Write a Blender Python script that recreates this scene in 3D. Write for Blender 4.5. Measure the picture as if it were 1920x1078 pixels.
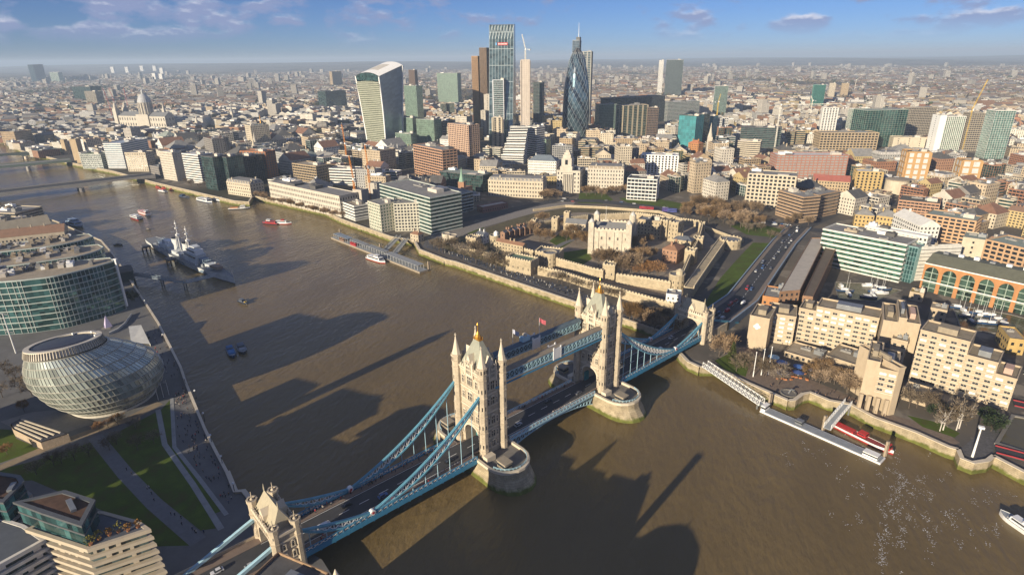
import bpy, bmesh, math, random
import numpy as np
from mathutils import Vector, Matrix
from mathutils.geometry import tessellate_polygon
for o in list(bpy.data.objects): bpy.data.objects.remove(o)
S = bpy.context.scene
COL = S.collection
R = math.radians
rng = random.Random(11)
# ------------------------------------------------------------------ camera, sky, sun, exposure
CAM = dict(x=102.318, y=-248.01, z=179.848, yaw=-25.039, pitch=-21.054, roll=-0.689, f=1121.288)
PW, PH = 1920.0, 1078.0
_y, _p, _r = R(CAM['yaw']), R(CAM['pitch']), R(CAM['roll'])
FW = np.array([math.sin(_y)*math.cos(_p), math.cos(_y)*math.cos(_p), math.sin(_p)])
_rt = np.array([math.cos(_y), -math.sin(_y), 0.0]); _up = np.cross(_rt, FW)
RT = _rt*math.cos(_r)+_up*math.sin(_r); UP = -_rt*math.sin(_r)+_up*math.cos(_r)
CP = np.array([CAM['x'], CAM['y'], CAM['z']])
cam = bpy.data.cameras.new('camera'); camo = bpy.data.objects.new('camera', cam); COL.objects.link(camo)
cam.sensor_width = 36.0; cam.sensor_fit = 'HORIZONTAL'; cam.lens = CAM['f']/PW*36.0
cam.clip_start = 1.0; cam.clip_end = 90000.0
camo.matrix_world = Matrix(((RT[0], UP[0], -FW[0], CP[0]), (RT[1], UP[1], -FW[1], CP[1]), (RT[2], UP[2], -FW[2], CP[2]), (0, 0, 0, 1)))
S.camera = camo
SUN_AZ, SUN_EL = 195.0, 15.5
world = bpy.data.worlds.new('World'); S.world = world; world.use_nodes = True
def setup_world():
 nt = world.node_tree; nt.nodes.clear(); N = nt.nodes.new; L = nt.links.new
 out = N('ShaderNodeOutputWorld'); bg = N('ShaderNodeBackground'); sky = N('ShaderNodeTexSky')
 sky.sky_type = 'NISHITA'; sky.sun_disc = False
 sky.sun_elevation = R(SUN_EL); sky.sun_rotation = R(SUN_AZ)
 sky.altitude = 3000.0; sky.air_density = 1.0; sky.dust_density = 1.0; sky.ozone_density = 5.0
 bg.inputs['Strength'].default_value = SKY_STRENGTH
 # broken low cloud: a layer seen by direction, soft grey with paler tops
 tc = N('ShaderNodeTexCoord'); sep = N('ShaderNodeSeparateXYZ'); L(tc.outputs['Generated'], sep.inputs[0])
 zz = N('ShaderNodeMath'); zz.operation = 'MULTIPLY'; zz.inputs[1].default_value = 2.6; L(sep.outputs['Z'], zz.inputs[0])
 cmb = N('ShaderNodeCombineXYZ'); L(sep.outputs['X'], cmb.inputs[0]); L(sep.outputs['Y'], cmb.inputs[1]); L(zz.outputs[0], cmb.inputs[2])
 def noise(scale, off, det, rough):
  mp = N('ShaderNodeMapping'); mp.inputs['Location'].default_value = off; mp.inputs['Scale'].default_value = (scale,)*3
  L(cmb.outputs[0], mp.inputs[0]); n = N('ShaderNodeTexNoise'); n.inputs['Detail'].default_value = det
  n.inputs['Roughness'].default_value = rough; n.inputs['Scale'].default_value = 1.0; L(mp.outputs[0], n.inputs['Vector']); return n
 n1 = noise(9.5, (3.1, 1.7, 0.35), 7.0, 0.56); n2 = noise(9.5, (3.1, 1.7, 0.35-0.12), 7.0, 0.56); n3 = noise(3.0, (0.4, 5.2, 0.0), 2.0, 0.5)
 def ramp(src, a, b):
  m = N('ShaderNodeMapRange'); m.interpolation_type = 'SMOOTHSTEP'; m.inputs[1].default_value = a; m.inputs[2].default_value = b; L(src, m.inputs[0]); return m
 add = N('ShaderNodeMath'); add.operation = 'MULTIPLY_ADD'; add.inputs[1].default_value = 0.28; L(n3.outputs[0], add.inputs[0]); L(n1.outputs[0], add.inputs[2])
 cov = ramp(add.outputs[0], 0.605, 0.72)
 hz = ramp(sep.outputs['Z'], 0.012, 0.05)
 fac = N('ShaderNodeMath'); fac.operation = 'MULTIPLY'; L(cov.outputs[0], fac.inputs[0]); L(hz.outputs[0], fac.inputs[1])
 fac2 = N('ShaderNodeMath'); fac2.operation = 'MULTIPLY'; fac2.inputs[1].default_value = 0.88; L(fac.outputs[0], fac2.inputs[0])
 dif = N('ShaderNodeMath'); dif.operation = 'SUBTRACT'; L(n2.outputs[0], dif.inputs[0]); L(n1.outputs[0], dif.inputs[1])
 lit = ramp(dif.outputs[0], -0.01, 0.11)
 cc = N('ShaderNodeMix'); cc.data_type = 'RGBA'; cc.inputs['A'].default_value = CLOUD_DARK; cc.inputs['B'].default_value = CLOUD_LIT
 L(lit.outputs[0], cc.inputs['Factor'])
 tint = N('ShaderNodeMix'); tint.data_type = 'RGBA'; tint.blend_type = 'MULTIPLY'; tint.inputs['Factor'].default_value = 1.0
 tint.inputs['B'].default_value = SKY_TINT; L(sky.outputs[0], tint.inputs['A'])
 mix = N('ShaderNodeMix'); mix.data_type = 'RGBA'; L(fac2.outputs[0], mix.inputs['Factor']); L(tint.outputs['Result'], mix.inputs['A']); L(cc.outputs['Result'], mix.inputs['B'])
 L(mix.outputs['Result'], bg.inputs['Color']); L(bg.outputs[0], out.inputs[0])
SKY_STRENGTH = 0.05
SKY_TINT = (0.86, 0.87, 1.10, 1)
CLOUD_DARK = (3.6, 4.3, 7.0, 1); CLOUD_LIT = (9.5, 9.6, 11.0, 1)
setup_world()
sun = bpy.data.lights.new('sun', 'SUN'); sun.energy = 5.0; sun.angle = R(0.5); sun.color = (1.0, 0.87, 0.66)
suno = bpy.data.objects.new('sun', sun); COL.objects.link(suno); suno.location = (0, -400, 600)
_d = Vector((-math.sin(R(SUN_AZ))*math.cos(R(SUN_EL)), -math.cos(R(SUN_AZ))*math.cos(R(SUN_EL)), -math.sin(R(SUN_EL))))
suno.rotation_euler = _d.to_track_quat('-Z', 'Y').to_euler()
S.view_settings.view_transform = 'Standard'; S.view_settings.look = 'None'; S.view_settings.gamma = 1.0
S.view_settings.use_curve_mapping = False; S.view_settings.exposure = 0.68
S.render.engine = 'CYCLES'
S.cycles.max_bounces = 5; S.cycles.diffuse_bounces = 2; S.cycles.glossy_bounces = 3; S.cycles.transmission_bounces = 2
S.cycles.volume_bounces = 0; S.cycles.transparent_max_bounces = 4
S.cycles.caustics_reflective = False; S.cycles.caustics_refractive = False
# ------------------------------------------------------------------ picture point -> place on the ground (survey of the photograph)
GZ = 5.0
def at(px, py, z=GZ):
 d = FW + RT*(px-PW/2)/CAM['f'] - UP*(py-PH/2)/CAM['f']
 t = (z-CP[2])/d[2]
 return np.array([CP[0]+d[0]*t, CP[1]+d[1]*t])
def pix(x, y, z):
 d = np.array([x, y, z])-CP; k = d@FW
 return PW/2+CAM['f']*(d@RT)/k, PH/2-CAM['f']*(d@UP)/k
def height(x, y, py):            # height above datum of a vertical at x, y whose top shows at py
 lo, hi = -20.0, 400.0
 for _ in range(40):
  m = (lo+hi)/2
  if pix(x, y, m)[1] > py: lo = m
  else: hi = m
 return (lo+hi)/2
def top_at(px, py, ybase):       # roof corner seen at px, py whose foot stands at picture height ybase
 lo, hi = GZ+0.5, CP[2]-0.5 if py > 118 else 400.0
 if py <= 118:                # above the eye: foot gives the distance
  g = at(px, ybase)
  return g, height(g[0], g[1], py)
 for _ in range(50):
  m = (lo+hi)/2; q = at(px, py, m)
  if pix(q[0], q[1], GZ)[1] < ybase: lo = m
  else: hi = m
 return at(px, py, lo), lo
BRG = R(23.443); BX, BY = 3.402, 0.256
def bl(u, v):                    # bridge axis (u towards the north bank, v downriver) -> world
 return np.array([BX+u*math.sin(BRG)+v*math.cos(BRG), BY+u*math.cos(BRG)-v*math.sin(BRG)])
# ------------------------------------------------------------------ materials
MATS = {}
def _mat(key):
 m = bpy.data.materials.new(key); m.use_nodes = True
 return m, m.node_tree, m.node_tree.nodes['Principled BSDF']
def paint(name, col, rough=0.75, metal=0.0, var=0.14, scale=0.25, fine=True, bump=0.0, spec=0.35):
 key = (name, tuple(round(c, 3) for c in col), rough, metal)
 if key in MATS: return MATS[key]
 m, nt, b = _mat(name); N = nt.nodes.new; L = nt.links.new
 b.inputs['Roughness'].default_value = rough; b.inputs['Metallic'].default_value = metal
 b.inputs['Specular IOR Level'].default_value = spec
 tc = N('ShaderNodeNewGeometry')
 mp = N('ShaderNodeMapping'); mp.inputs['Scale'].default_value = (scale, scale, scale*0.45); L(tc.outputs['Position'], mp.inputs[0])
 n = N('ShaderNodeTexNoise'); n.inputs['Scale'].default_value = 1.0; n.inputs['Detail'].default_value = 6.0; n.inputs['Roughness'].default_value = 0.7
 L(mp.outputs[0], n.inputs['Vector'])
 mr = N('ShaderNodeMapRange'); mr.inputs[1].default_value = 0.25; mr.inputs[2].default_value = 0.75
 mr.inputs[3].default_value = 1-var*1.6; mr.inputs[4].default_value = 1+var; L(n.outputs[0], mr.inputs[0])
 v = N('ShaderNodeMix'); v.data_type = 'RGBA'; v.blend_type = 'MULTIPLY'; v.inputs['Factor'].default_value = 1.0
 v.inputs['A'].default_value = (*col, 1); cb = N('ShaderNodeCombineColor')
 for i in range(3): L(mr.outputs[0], cb.inputs[i])
 L(cb.outputs[0], v.inputs['B']); L(v.outputs['Result'], b.inputs['Base Color'])
 if name[:4] == 'twig':      # every tree its own tone
  oi = N('ShaderNodeObjectInfo'); hs = N('ShaderNodeHueSaturation'); mm = N('ShaderNodeMapRange'); mm.inputs[3].default_value = 0.55; mm.inputs[4].default_value = 1.3; L(oi.outputs['Random'], mm.inputs[0]); L(mm.outputs[0], hs.inputs['Value']); m2 = N('ShaderNodeMapRange'); m2.inputs[3].default_value = 1.15; m2.inputs[4].default_value = 0.75; L(oi.outputs['Random'], m2.inputs[0]); L(m2.outputs[0], hs.inputs['Saturation']); L(v.outputs['Result'], hs.inputs['Color']); L(hs.outputs[0], b.inputs['Base Color'])
 if bump:
  bp = N('ShaderNodeBump'); bp.inputs['Strength'].default_value = bump; bp.inputs['Distance'].default_value = 0.1
  n2 = N('ShaderNodeTexNoise'); n2.inputs['Scale'].default_value = 1.6; n2.inputs['Detail'].default_value = 4; L(tc.outputs['Position'], n2.inputs['Vector'])
  L(n2.outputs[0], bp.inputs['Height']); L(bp.outputs[0], b.inputs['Normal'])
 MATS[key] = m; return m
def masonry(name, col, mortar, bw=1.4, bh=0.6, var=0.16, rough=0.85):
 key = (name, 'masonry', col)
 if key in MATS: return MATS[key]
 m, nt, b = _mat(name); N = nt.nodes.new; L = nt.links.new
 b.inputs['Roughness'].default_value = rough; b.inputs['Specular IOR Level'].default_value = 0.2
 uv = N('ShaderNodeUVMap'); uv.uv_map = 'UV'
 br = N('ShaderNodeTexBrick'); br.inputs['Scale'].default_value = 1.0; br.inputs['Brick Width'].default_value = bw; br.inputs['Row Height'].default_value = bh
 br.inputs['Mortar Size'].default_value = 0.035; br.inputs['Color1'].default_value = (*[c*(1+var) for c in col], 1); br.inputs['Color2'].default_value = (*[c*(1-var) for c in col], 1)
 br.inputs['Mortar'].default_value = (*mortar, 1); L(uv.outputs[0], br.inputs['Vector'])
 g = N('ShaderNodeNewGeometry'); n = N('ShaderNodeTexNoise'); n.inputs['Scale'].default_value = 0.18; n.inputs['Detail'].default_value = 7; n.inputs['Roughness'].default_value = 0.7
 L(g.outputs['Position'], n.inputs['Vector'])
 mr = N('ShaderNodeMapRange'); mr.inputs[1].default_value = 0.3; mr.inputs[2].default_value = 0.7; mr.inputs[3].default_value = 0.72; mr.inputs[4].default_value = 1.18; L(n.outputs[0], mr.inputs[0])
 cb = N('ShaderNodeCombineColor')
 for i in range(3): L(mr.outputs[0], cb.inputs[i])
 v = N('ShaderNodeMix'); v.data_type = 'RGBA'; v.blend_type = 'MULTIPLY'; v.inputs['Factor'].default_value = 1.0
 L(br.outputs['Color'], v.inputs['A']); L(cb.outputs[0], v.inputs['B']); L(v.outputs['Result'], b.inputs['Base Color'])
 MATS[key] = m; return m
def glass(name, col, rough=0.08, metal=0.55, var=0.35, cell=(1.5, 3.6)):
 key = (name, 'glass', col)
 if key in MATS: return MATS[key]
 m, nt, b = _mat(name); N = nt.nodes.new; L = nt.links.new
 b.inputs['Roughness'].default_value = rough; b.inputs['Metallic'].default_value = metal; b.inputs['Specular IOR Level'].default_value = 0.8
 uv = N('ShaderNodeUVMap'); uv.uv_map = 'UV'
 mp = N('ShaderNodeMapping'); mp.inputs['Scale'].default_value = (1/cell[0], 1/cell[1], 1); L(uv.outputs[0], mp.inputs[0])
 fl = N('ShaderNodeVectorMath'); fl.operation = 'FLOOR'; L(mp.outputs[0], fl.inputs[0])
 wn = N('ShaderNodeTexWhiteNoise'); wn.noise_dimensions = '2D'; L(fl.outputs[0], wn.inputs['Vector'])
 mr = N('ShaderNodeMapRange'); mr.inputs[3].default_value = 1-var; mr.inputs[4].default_value = 1+var*1.3; L(wn.outputs[0], mr.inputs[0])
 cb = N('ShaderNodeCombineColor')
 for i in range(3): L(mr.outputs[0], cb.inputs[i])
 v = N('ShaderNodeMix'); v.data_type = 'RGBA'; v.blend_type = 'MULTIPLY'; v.inputs['Factor'].default_value = 1.0
 v.inputs['A'].default_value = (*col, 1); L(cb.outputs[0], v.inputs['B']); L(v.outputs['Result'], b.inputs['Base Color'])
 MATS[key] = m; return m
# ------------------------------------------------------------------ mesh builder: many shapes into ONE mesh object
ORG = {}
class MB:
 def __init__(s): s.v = []; s.f = []; s.m = []; s.uv = []; s.sm = []
 def face(s, pts, mi=0, uv=None, smooth=False):
  n = len(s.v); s.v.extend([tuple(p) for p in pts]); s.f.append(tuple(range(n, n+len(pts)))); s.m.append(mi); s.sm.append(smooth)
  if uv is None:
   p = [Vector(q) for q in pts[:3]]; nr = (p[1]-p[0]).cross(p[2]-p[0])
   if abs(nr.z) > 0.7*max(nr.length, 1e-9): uv = [(q[0], q[1]) for q in pts]
   else:
    d = Vector((-nr.y, nr.x, 0)); d = d.normalized() if d.length > 1e-9 else Vector((1, 0, 0))
    uv = [(q[0]*d.x+q[1]*d.y, q[2]) for q in pts]
  s.uv.extend(uv)
 def quad(s, a, b, c, d, mi=0, uv=None, smooth=False): s.face((a, b, c, d), mi, uv, smooth)
 def poly(s, pts, z, mi=0, up=True):
  P = [Vector((p[0], p[1], z)) for p in pts]
  if len(P) <= 4 and area(pts) != 0 and convex(pts):
   q = P if area(pts) > 0 else P[::-1]
   s.face(q if up else q[::-1], mi); return
  for t in tessellate_polygon([P]):
   q = [P[i] for i in t]; nz = (q[1]-q[0]).cross(q[2]-q[0]).z
   if (nz < 0) == up: q = q[::-1]
   s.face(q, mi)
 def walls(s, pts, z0, z1, mi=0, close=True):
  pts = ccw(pts) if close else list(pts); n = len(pts); u = 0.0
  for i in range(n if close else n-1):
   a, b = pts[i], pts[(i+1) % n]; l = math.hypot(b[0]-a[0], b[1]-a[1])
   s.face(((a[0], a[1], z0), (b[0], b[1], z0), (b[0], b[1], z1), (a[0], a[1], z1)), mi, [(u, z0), (u+l, z0), (u+l, z1), (u, z1)]); u += l
 def prism(s, pts, z0, z1, mi=0, mtop=None, bottom=False):
  s.walls(pts, z0, z1, mi); s.poly(pts, z1, mi if mtop is None else mtop)
  if bottom: s.poly(pts, z0, mi, up=False)
 def ring(s, pts, d_out, d_in, z0, z1, mi=0):       # a band round a building: out by d_out, inner face d_in inside
  pts = ccw(pts); o = offset(pts, d_out); i_ = offset(pts, -d_in); n = len(pts)
  s.walls(o, z0, z1, mi)
  for k in range(n):
   a, b, c, d = o[k], o[(k+1) % n], i_[(k+1) % n], i_[k]
   s.face([(a[0], a[1], z1), (b[0], b[1], z1), (c[0], c[1], z1), (d[0], d[1], z1)], mi)
   s.face([(d[0], d[1], z0), (c[0], c[1], z0), (b[0], b[1], z0), (a[0], a[1], z0)], mi)
   s.face([(c[0], c[1], z0), (d[0], d[1], z0), (d[0], d[1], z1), (c[0], c[1], z1)], mi)
 def box(s, c, size, rot=0.0, mi=0, base=True):      # c: middle of the underside
  hx, hy = size[0]/2, size[1]/2; ca, sa = math.cos(rot), math.sin(rot)
  P = [(c[0]+x*ca-y*sa, c[1]+x*sa+y*ca) for x, y in ((-hx, -hy), (hx, -hy), (hx, hy), (-hx, hy))]
  s.prism(P, c[2], c[2]+size[2], mi, bottom=base)
 def beam(s, a, b, w, h=None, mi=0):                 # square bar from a to b
  a, b = Vector(a), Vector(b); d = b-a
  if d.length < 1e-6: return
  d.normalize(); up = Vector((0, 0, 1)) if abs(d.z) < 0.95 else Vector((0, 1, 0))
  r = d.cross(up).normalized(); u = r.cross(d); h = h or w; r = r*w/2; u = u*h/2
  A = [a-r-u, a+r-u, a+r+u, a-r+u]; B = [b-r-u, b+r-u, b+r+u, b-r+u]
  for i in range(4): j = (i+1) % 4; s.face((A[j], A[i], B[i], B[j])[::-1], mi)
  s.face(A, mi); s.face(B[::-1], mi)
 def tube(s, a, b, r0, r1=None, n=8, mi=0, cap=True, smooth=True):
  a, b = Vector(a), Vector(b); r1 = r0 if r1 is None else r1; d = (b-a)
  if d.length < 1e-6: return
  d.normalize(); x = d.cross(Vector((0, 0, 1)) if abs(d.z) < 0.95 else Vector((1, 0, 0))).normalized(); y = d.cross(x)
  A = [a+(x*math.cos(2*math.pi*i/n)+y*math.sin(2*math.pi*i/n))*r0 for i in range(n)]
  B = [b+(x*math.cos(2*math.pi*i/n)+y*math.sin(2*math.pi*i/n))*r1 for i in range(n)]
  for i in range(n): j = (i+1) % n; s.face((A[i], A[j], B[j], B[i]), mi, smooth=smooth)
  if cap: s.face(A[::-1], mi); s.face(B, mi)
 def lathe(s, c, prof, n=12, mi=0, smooth=False, rot=0.0, sx=1.0, sy=1.0):   # prof: (r, z)
  ca, sa = math.cos(rot), math.sin(rot)
  def P(r, z, i):
   t = 2*math.pi*i/n; x, y = r*math.cos(t)*sx, r*math.sin(t)*sy
   return (c[0]+x*ca-y*sa, c[1]+x*sa+y*ca, c[2]+z)
  per = 2*math.pi*max(p[0] for p in prof)
  for k in range(len(prof)-1):
   (r0, z0), (r1, z1) = prof[k], prof[k+1]
   for i in range(n):
    u0, u1 = per*i/n, per*(i+1)/n; uv = [(u0, z0), (u1, z0), (u1, z1), (u0, z1)]
    if r1 < 1e-6: s.face((P(r0, z0, i), P(r0, z0, i+1), P(0, z1, 0)), mi, uv[:3], smooth)
    elif r0 < 1e-6: s.face((P(0, z0, 0), P(r1, z1, i+1), P(r1, z1, i)), mi, uv[:3], smooth)
    else: s.face((P(r0, z0, i), P(r0, z0, i+1), P(r1, z1, i+1), P(r1, z1, i)), mi, uv, smooth)
  if prof[-1][0] > 1e-6: s.face([P(prof[-1][0], prof[-1][1], i) for i in range(n)], mi)
 def xform(s, M):
  s.v = [tuple(M @ Vector(p)) for p in s.v]; return s
 def mesh(s, name, mats, org=(0, 0, 0)):
  me = bpy.data.meshes.new(name)
  V = np.array(s.v, dtype=np.float64).reshape(-1, 3)-np.array(org)
  nl = [len(f) for f in s.f]
  me.vertices.add(len(V)); me.vertices.foreach_set('co', V.ravel())
  me.loops.add(len(V)); me.loops.foreach_set('vertex_index', np.arange(len(V), dtype=np.int32))
  me.polygons.add(len(nl)); st = np.concatenate(([0], np.cumsum(nl)[:-1])).astype(np.int32) if nl else np.zeros(0, np.int32)
  me.polygons.foreach_set('loop_start', st)
  me.polygons.foreach_set('material_index', np.array(s.m, np.int32))
  me.polygons.foreach_set('use_smooth', np.array(s.sm, bool))
  ul = me.uv_layers.new(name='UV'); ul.data.foreach_set('uv', np.array(s.uv, np.float32).ravel())
  for m in (mats if isinstance(mats, (list, tuple)) else [mats]): me.materials.append(m)
  me.update(calc_edges=True)
  return me
 def build(s, name, mats, parent=None, **kw):
  if not s.f: return None
  org = ORG.get(parent.name, (0, 0, 0)) if parent else (0, 0, 0)
  o = bpy.data.objects.new(name, s.mesh(name, mats, org)); COL.objects.link(o)
  if parent: o.parent = parent
  ORG[o.name] = tuple(org)
  tag(o, **kw); return o
def weld(o, dist=0.001):
 bm = bmesh.new(); bm.from_mesh(o.data); bmesh.ops.remove_doubles(bm, verts=bm.verts, dist=dist); bm.to_mesh(o.data); bm.free(); return o
def area(p): return 0.5*sum(p[i][0]*p[(i+1) % len(p)][1]-p[(i+1) % len(p)][0]*p[i][1] for i in range(len(p)))
def ccw(p): return list(p) if area(p) > 0 else list(p)[::-1]
def convex(p):
 n = len(p); sg = 0
 for i in range(n):
  a, b, c = p[i], p[(i+1) % n], p[(i+2) % n]; k = (b[0]-a[0])*(c[1]-b[1])-(b[1]-a[1])*(c[0]-b[0])
  if abs(k) > 1e-9:
   if sg and (k > 0) != (sg > 0): return False
   sg = k
 return True
def offset(p, d):
 n = len(p); o = []
 for i in range(n):
  a, b, c = np.array(p[i-1][:2]), np.array(p[i][:2]), np.array(p[(i+1) % n][:2])
  e1 = (b-a)/max(np.linalg.norm(b-a), 1e-9); e2 = (c-b)/max(np.linalg.norm(c-b), 1e-9)
  n1 = np.array([e1[1], -e1[0]]); n2 = np.array([e2[1], -e2[0]]); k = 1+n1@n2
  o.append(tuple(b+(n1+n2)*d/max(k, 0.35)))
 return o
def inside(x, y, p):
 r = False; n = len(p); j = n-1
 for i in range(n):
  if (p[i][1] > y) != (p[j][1] > y) and x < (p[j][0]-p[i][0])*(y-p[i][1])/(p[j][1]-p[i][1])+p[i][0]: r = not r
  j = i
 return r
def tag(o, label=None, cat=None, group=None, kind=None):
 if label: o['label'] = label
 if cat: o['category'] = cat
 if group: o['group'] = group
 if kind: o['kind'] = kind
 return o
def thing(name, label, cat, loc=(0, 0, 0), rz=0.0, group=None):   # an Empty at the base of a thing; parts are built in world axes unless local
 o = bpy.data.objects.new(name, None); COL.objects.link(o); o.empty_display_size = 2.0
 o.location = loc; o.rotation_euler = (0, 0, rz); ORG[o.name] = tuple(loc) if rz == 0 else (0, 0, 0)
 return tag(o, label, cat, group, 'thing')
def copy_tree(o, parent=None):
 c = o.copy(); COL.objects.link(c)
 if parent: c.parent = parent
 for ch in o.children: copy_tree(ch, c)
 return c
def ordinal(n):
 W = ['first', 'second', 'third', 'fourth', 'fifth', 'sixth', 'seventh', 'eighth', 'ninth', 'tenth', 'eleventh', 'twelfth', 'thirteenth', 'fourteenth', 'fifteenth', 'sixteenth', 'seventeenth', 'eighteenth', 'nineteenth']
 T = {2: 'twenty', 3: 'thirty', 4: 'forty', 5: 'fifty', 6: 'sixty', 7: 'seventy', 8: 'eighty', 9: 'ninety'}
 TT = {2: 'twentieth', 3: 'thirtieth', 4: 'fortieth', 5: 'fiftieth', 6: 'sixtieth', 7: 'seventieth', 8: 'eightieth', 9: 'ninetieth'}
 if n <= 19: return W[n-1]
 if n >= 100: return f'{n}th'
 return TT[n//10] if n % 10 == 0 else T[n//10]+'-'+W[n % 10-1]
STONE = masonry('pale_stone', (0.50, 0.42, 0.31), (0.30, 0.25, 0.19), 1.6, 0.8, 0.07)
STONE_TRIM = paint('dressed_stone', (0.60, 0.52, 0.40), 0.8, var=0.10)
GRANITE = masonry('granite_blocks', (0.36, 0.30, 0.21), (0.20, 0.17, 0.12), 2.4, 1.0, 0.12)
ALGAE = paint('algae_green_stone', (0.11, 0.13, 0.03), 0.9, var=0.35, scale=0.6)
SLATE = paint('pale_green_slate', (0.30, 0.30, 0.24), 0.7, var=0.15, scale=0.8)
GOLD = paint('gilded_metal', (0.62, 0.32, 0.06), 0.35, 0.7, var=0.1)
BLUE = paint('sky_blue_paint', (0.055, 0.24, 0.40), 0.5, var=0.12)
PALEBLUE = paint('pale_blue_paint', (0.36, 0.55, 0.64), 0.5, var=0.10)
WHITE = paint('white_paint', (0.78, 0.77, 0.74), 0.5, var=0.08)
REDP = paint('red_paint', (0.50, 0.03, 0.03), 0.5, var=0.1)
DARKWIN = glass('dark_window_glass', (0.022, 0.026, 0.032), 0.08, 0.0, 0.5)
ASPHALT = paint('asphalt', (0.055, 0.055, 0.06), 0.9, var=0.18, scale=0.12)
PAVING = paint('paving', (0.19, 0.175, 0.155), 0.85, var=0.14, scale=0.3)
ROOFDARK = paint('dark_flat_roof', (0.11, 0.105, 0.10), 0.9, var=0.25, scale=0.2)
ROOFGREY = paint('grey_flat_roof', (0.26, 0.25, 0.235), 0.9, var=0.22, scale=0.2)
ROOFTAN = paint('gravel_flat_roof', (0.36, 0.30, 0.22), 0.9, var=0.2, scale=0.2)
BLACK = paint('black_paint', (0.02, 0.02, 0.022), 0.6)
GREYM = paint('grey_metal', (0.25, 0.26, 0.27), 0.45, 0.4)
# ================================================================== THE SETTING
def px(pts, z=GZ): return [tuple(at(a, b, z)) for a, b in pts]
NBANK_PX = [(1960, 908), (1862, 857), (1850, 866), (1824, 870), (1803, 862), (1796, 845), (1778, 840), (1718, 813), (1640, 785), (1594, 760),
   (1555, 753), (1519, 738), (1504, 741), (1489, 752), (1478, 753), (1400, 719), (1340, 690), (1312, 690), (1290, 680), (1262, 650), (1233, 621), (1169, 599),
   (1077, 567), (960, 528), (854, 492), (836, 488), (787, 469), (777, 452), (733, 445), (677, 425), (640, 412), (611, 398), (474, 368), (466, 380), (440, 378),
   (384, 365), (290, 343), (213, 322), (134, 306), (110, 300), (43, 284), (0, 263), (-120, 246)]
SBANK_PX = [(-160, 372), (0, 388), (60, 400), (110, 418), (150, 436), (190, 452), (214, 480), (240, 520), (262, 552), (297, 606), (340, 690), (350, 720), (365, 757),
   (385, 805), (403, 842), (427, 887), (442, 924), (457, 923), (470, 939), (500, 985)]
NB = px(NBANK_PX); SB = px(SBANK_PX)
sb_end = [tuple(bl(-128, 12)), tuple(bl(-131, 60)), tuple(bl(-120, 160)), tuple(bl(-110, 420))]
SB_ALL = SB+sb_end
def ground_material(name, base, speck, tan):
 m, nt, b = _mat(name); N = nt.nodes.new; L = nt.links.new
 b.inputs['Roughness'].default_value = 0.95; b.inputs['Specular IOR Level'].default_value = 0.1
 g = N('ShaderNodeNewGeometry')
 def noise(s, d=4, r=0.6):
  n = N('ShaderNodeTexNoise'); n.inputs['Scale'].default_value = s; n.inputs['Detail'].default_value = d; n.inputs['Roughness'].default_value = r; L(g.outputs['Position'], n.inputs['Vector']); return n
 def ramp(src, a, b_):
  r = N('ShaderNodeMapRange'); r.inputs[1].default_value = a; r.inputs[2].default_value = b_; L(src, r.inputs[0]); return r
 def mix(f, A, B):
  x = N('ShaderNodeMix'); x.data_type = 'RGBA'; L(f, x.inputs['Factor'])
  for k, v in (('A', A), ('B', B)):
   if isinstance(v, tuple): x.inputs[k].default_value = (*v, 1)
   else: L(v, x.inputs[k])
  return x.outputs['Result']
 a = mix(ramp(noise(0.012, 6).outputs[0], 0.42, 0.60).outputs[0], base, tan)
 c = mix(ramp(noise(0.05, 3).outputs[0], 0.56, 0.64).outputs[0], a, speck)
 d = mix(ramp(noise(0.0016, 5).outputs[0], 0.52, 0.62).outputs[0], c, (0.060, 0.055, 0.036))
 L(d, b.inputs['Base Color']); return m
CITYGROUND = ground_material('city_ground', (0.105, 0.095, 0.085), (0.24, 0.21, 0.17), (0.16, 0.135, 0.105))
def water_material(name, col, rough, wave):
 m, nt, b = _mat(name); N = nt.nodes.new; L = nt.links.new
 b.inputs['Roughness'].default_value = rough; b.inputs['IOR'].default_value = 1.33; b.inputs['Specular IOR Level'].default_value = 0.5
 g = N('ShaderNodeNewGeometry'); mp = N('ShaderNodeMapping'); mp.inputs['Rotation'].default_value = (0, 0, R(28)); mp.inputs['Scale'].default_value = (1.0, 0.42, 1.0); L(g.outputs['Position'], mp.inputs[0])
 def noise(s, d, r=0.55):
  n = N('ShaderNodeTexNoise'); n.inputs['Scale'].default_value = s; n.inputs['Detail'].default_value = d; n.inputs['Roughness'].default_value = r; L(mp.outputs[0], n.inputs['Vector']); return n
 n1 = noise(0.35, 5); n2 = noise(0.055, 3); n3 = noise(0.012, 5)
 ad = N('ShaderNodeMath'); ad.operation = 'MULTIPLY_ADD'; ad.inputs[1].default_value = 1.7; L(n2.outputs[0], ad.inputs[0]); L(n1.outputs[0], ad.inputs[2])
 bp = N('ShaderNodeBump'); bp.inputs['Distance'].default_value = wave; st = N('ShaderNodeMapRange'); st.inputs[1].default_value = 0.38; st.inputs[2].default_value = 0.62; st.inputs[3].default_value = 0.45; L(n3.outputs[0], st.inputs[0]); L(st.outputs[0], bp.inputs['Strength']); L(ad.outputs[0], bp.inputs['Height']); L(bp.outputs[0], b.inputs['Normal'])
 mr = N('ShaderNodeMapRange'); mr.inputs[1].default_value = 0.3; mr.inputs[2].default_value = 0.7; L(n3.outputs[0], mr.inputs[0])
 x = N('ShaderNodeMix'); x.data_type = 'RGBA'; L(mr.outputs[0], x.inputs['Factor']); x.inputs['A'].default_value = (*[c*0.80 for c in col], 1); x.inputs['B'].default_value = (*[c*1.12 for c in col], 1)
 L(x.outputs['Result'], b.inputs['Base Color']); return m
WATER = water_material('turbid_river_water', (0.165, 0.116, 0.050), 0.13, 0.7)
DOCKW = water_material('dock_water', (0.10, 0.085, 0.045), 0.12, 0.25)
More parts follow.
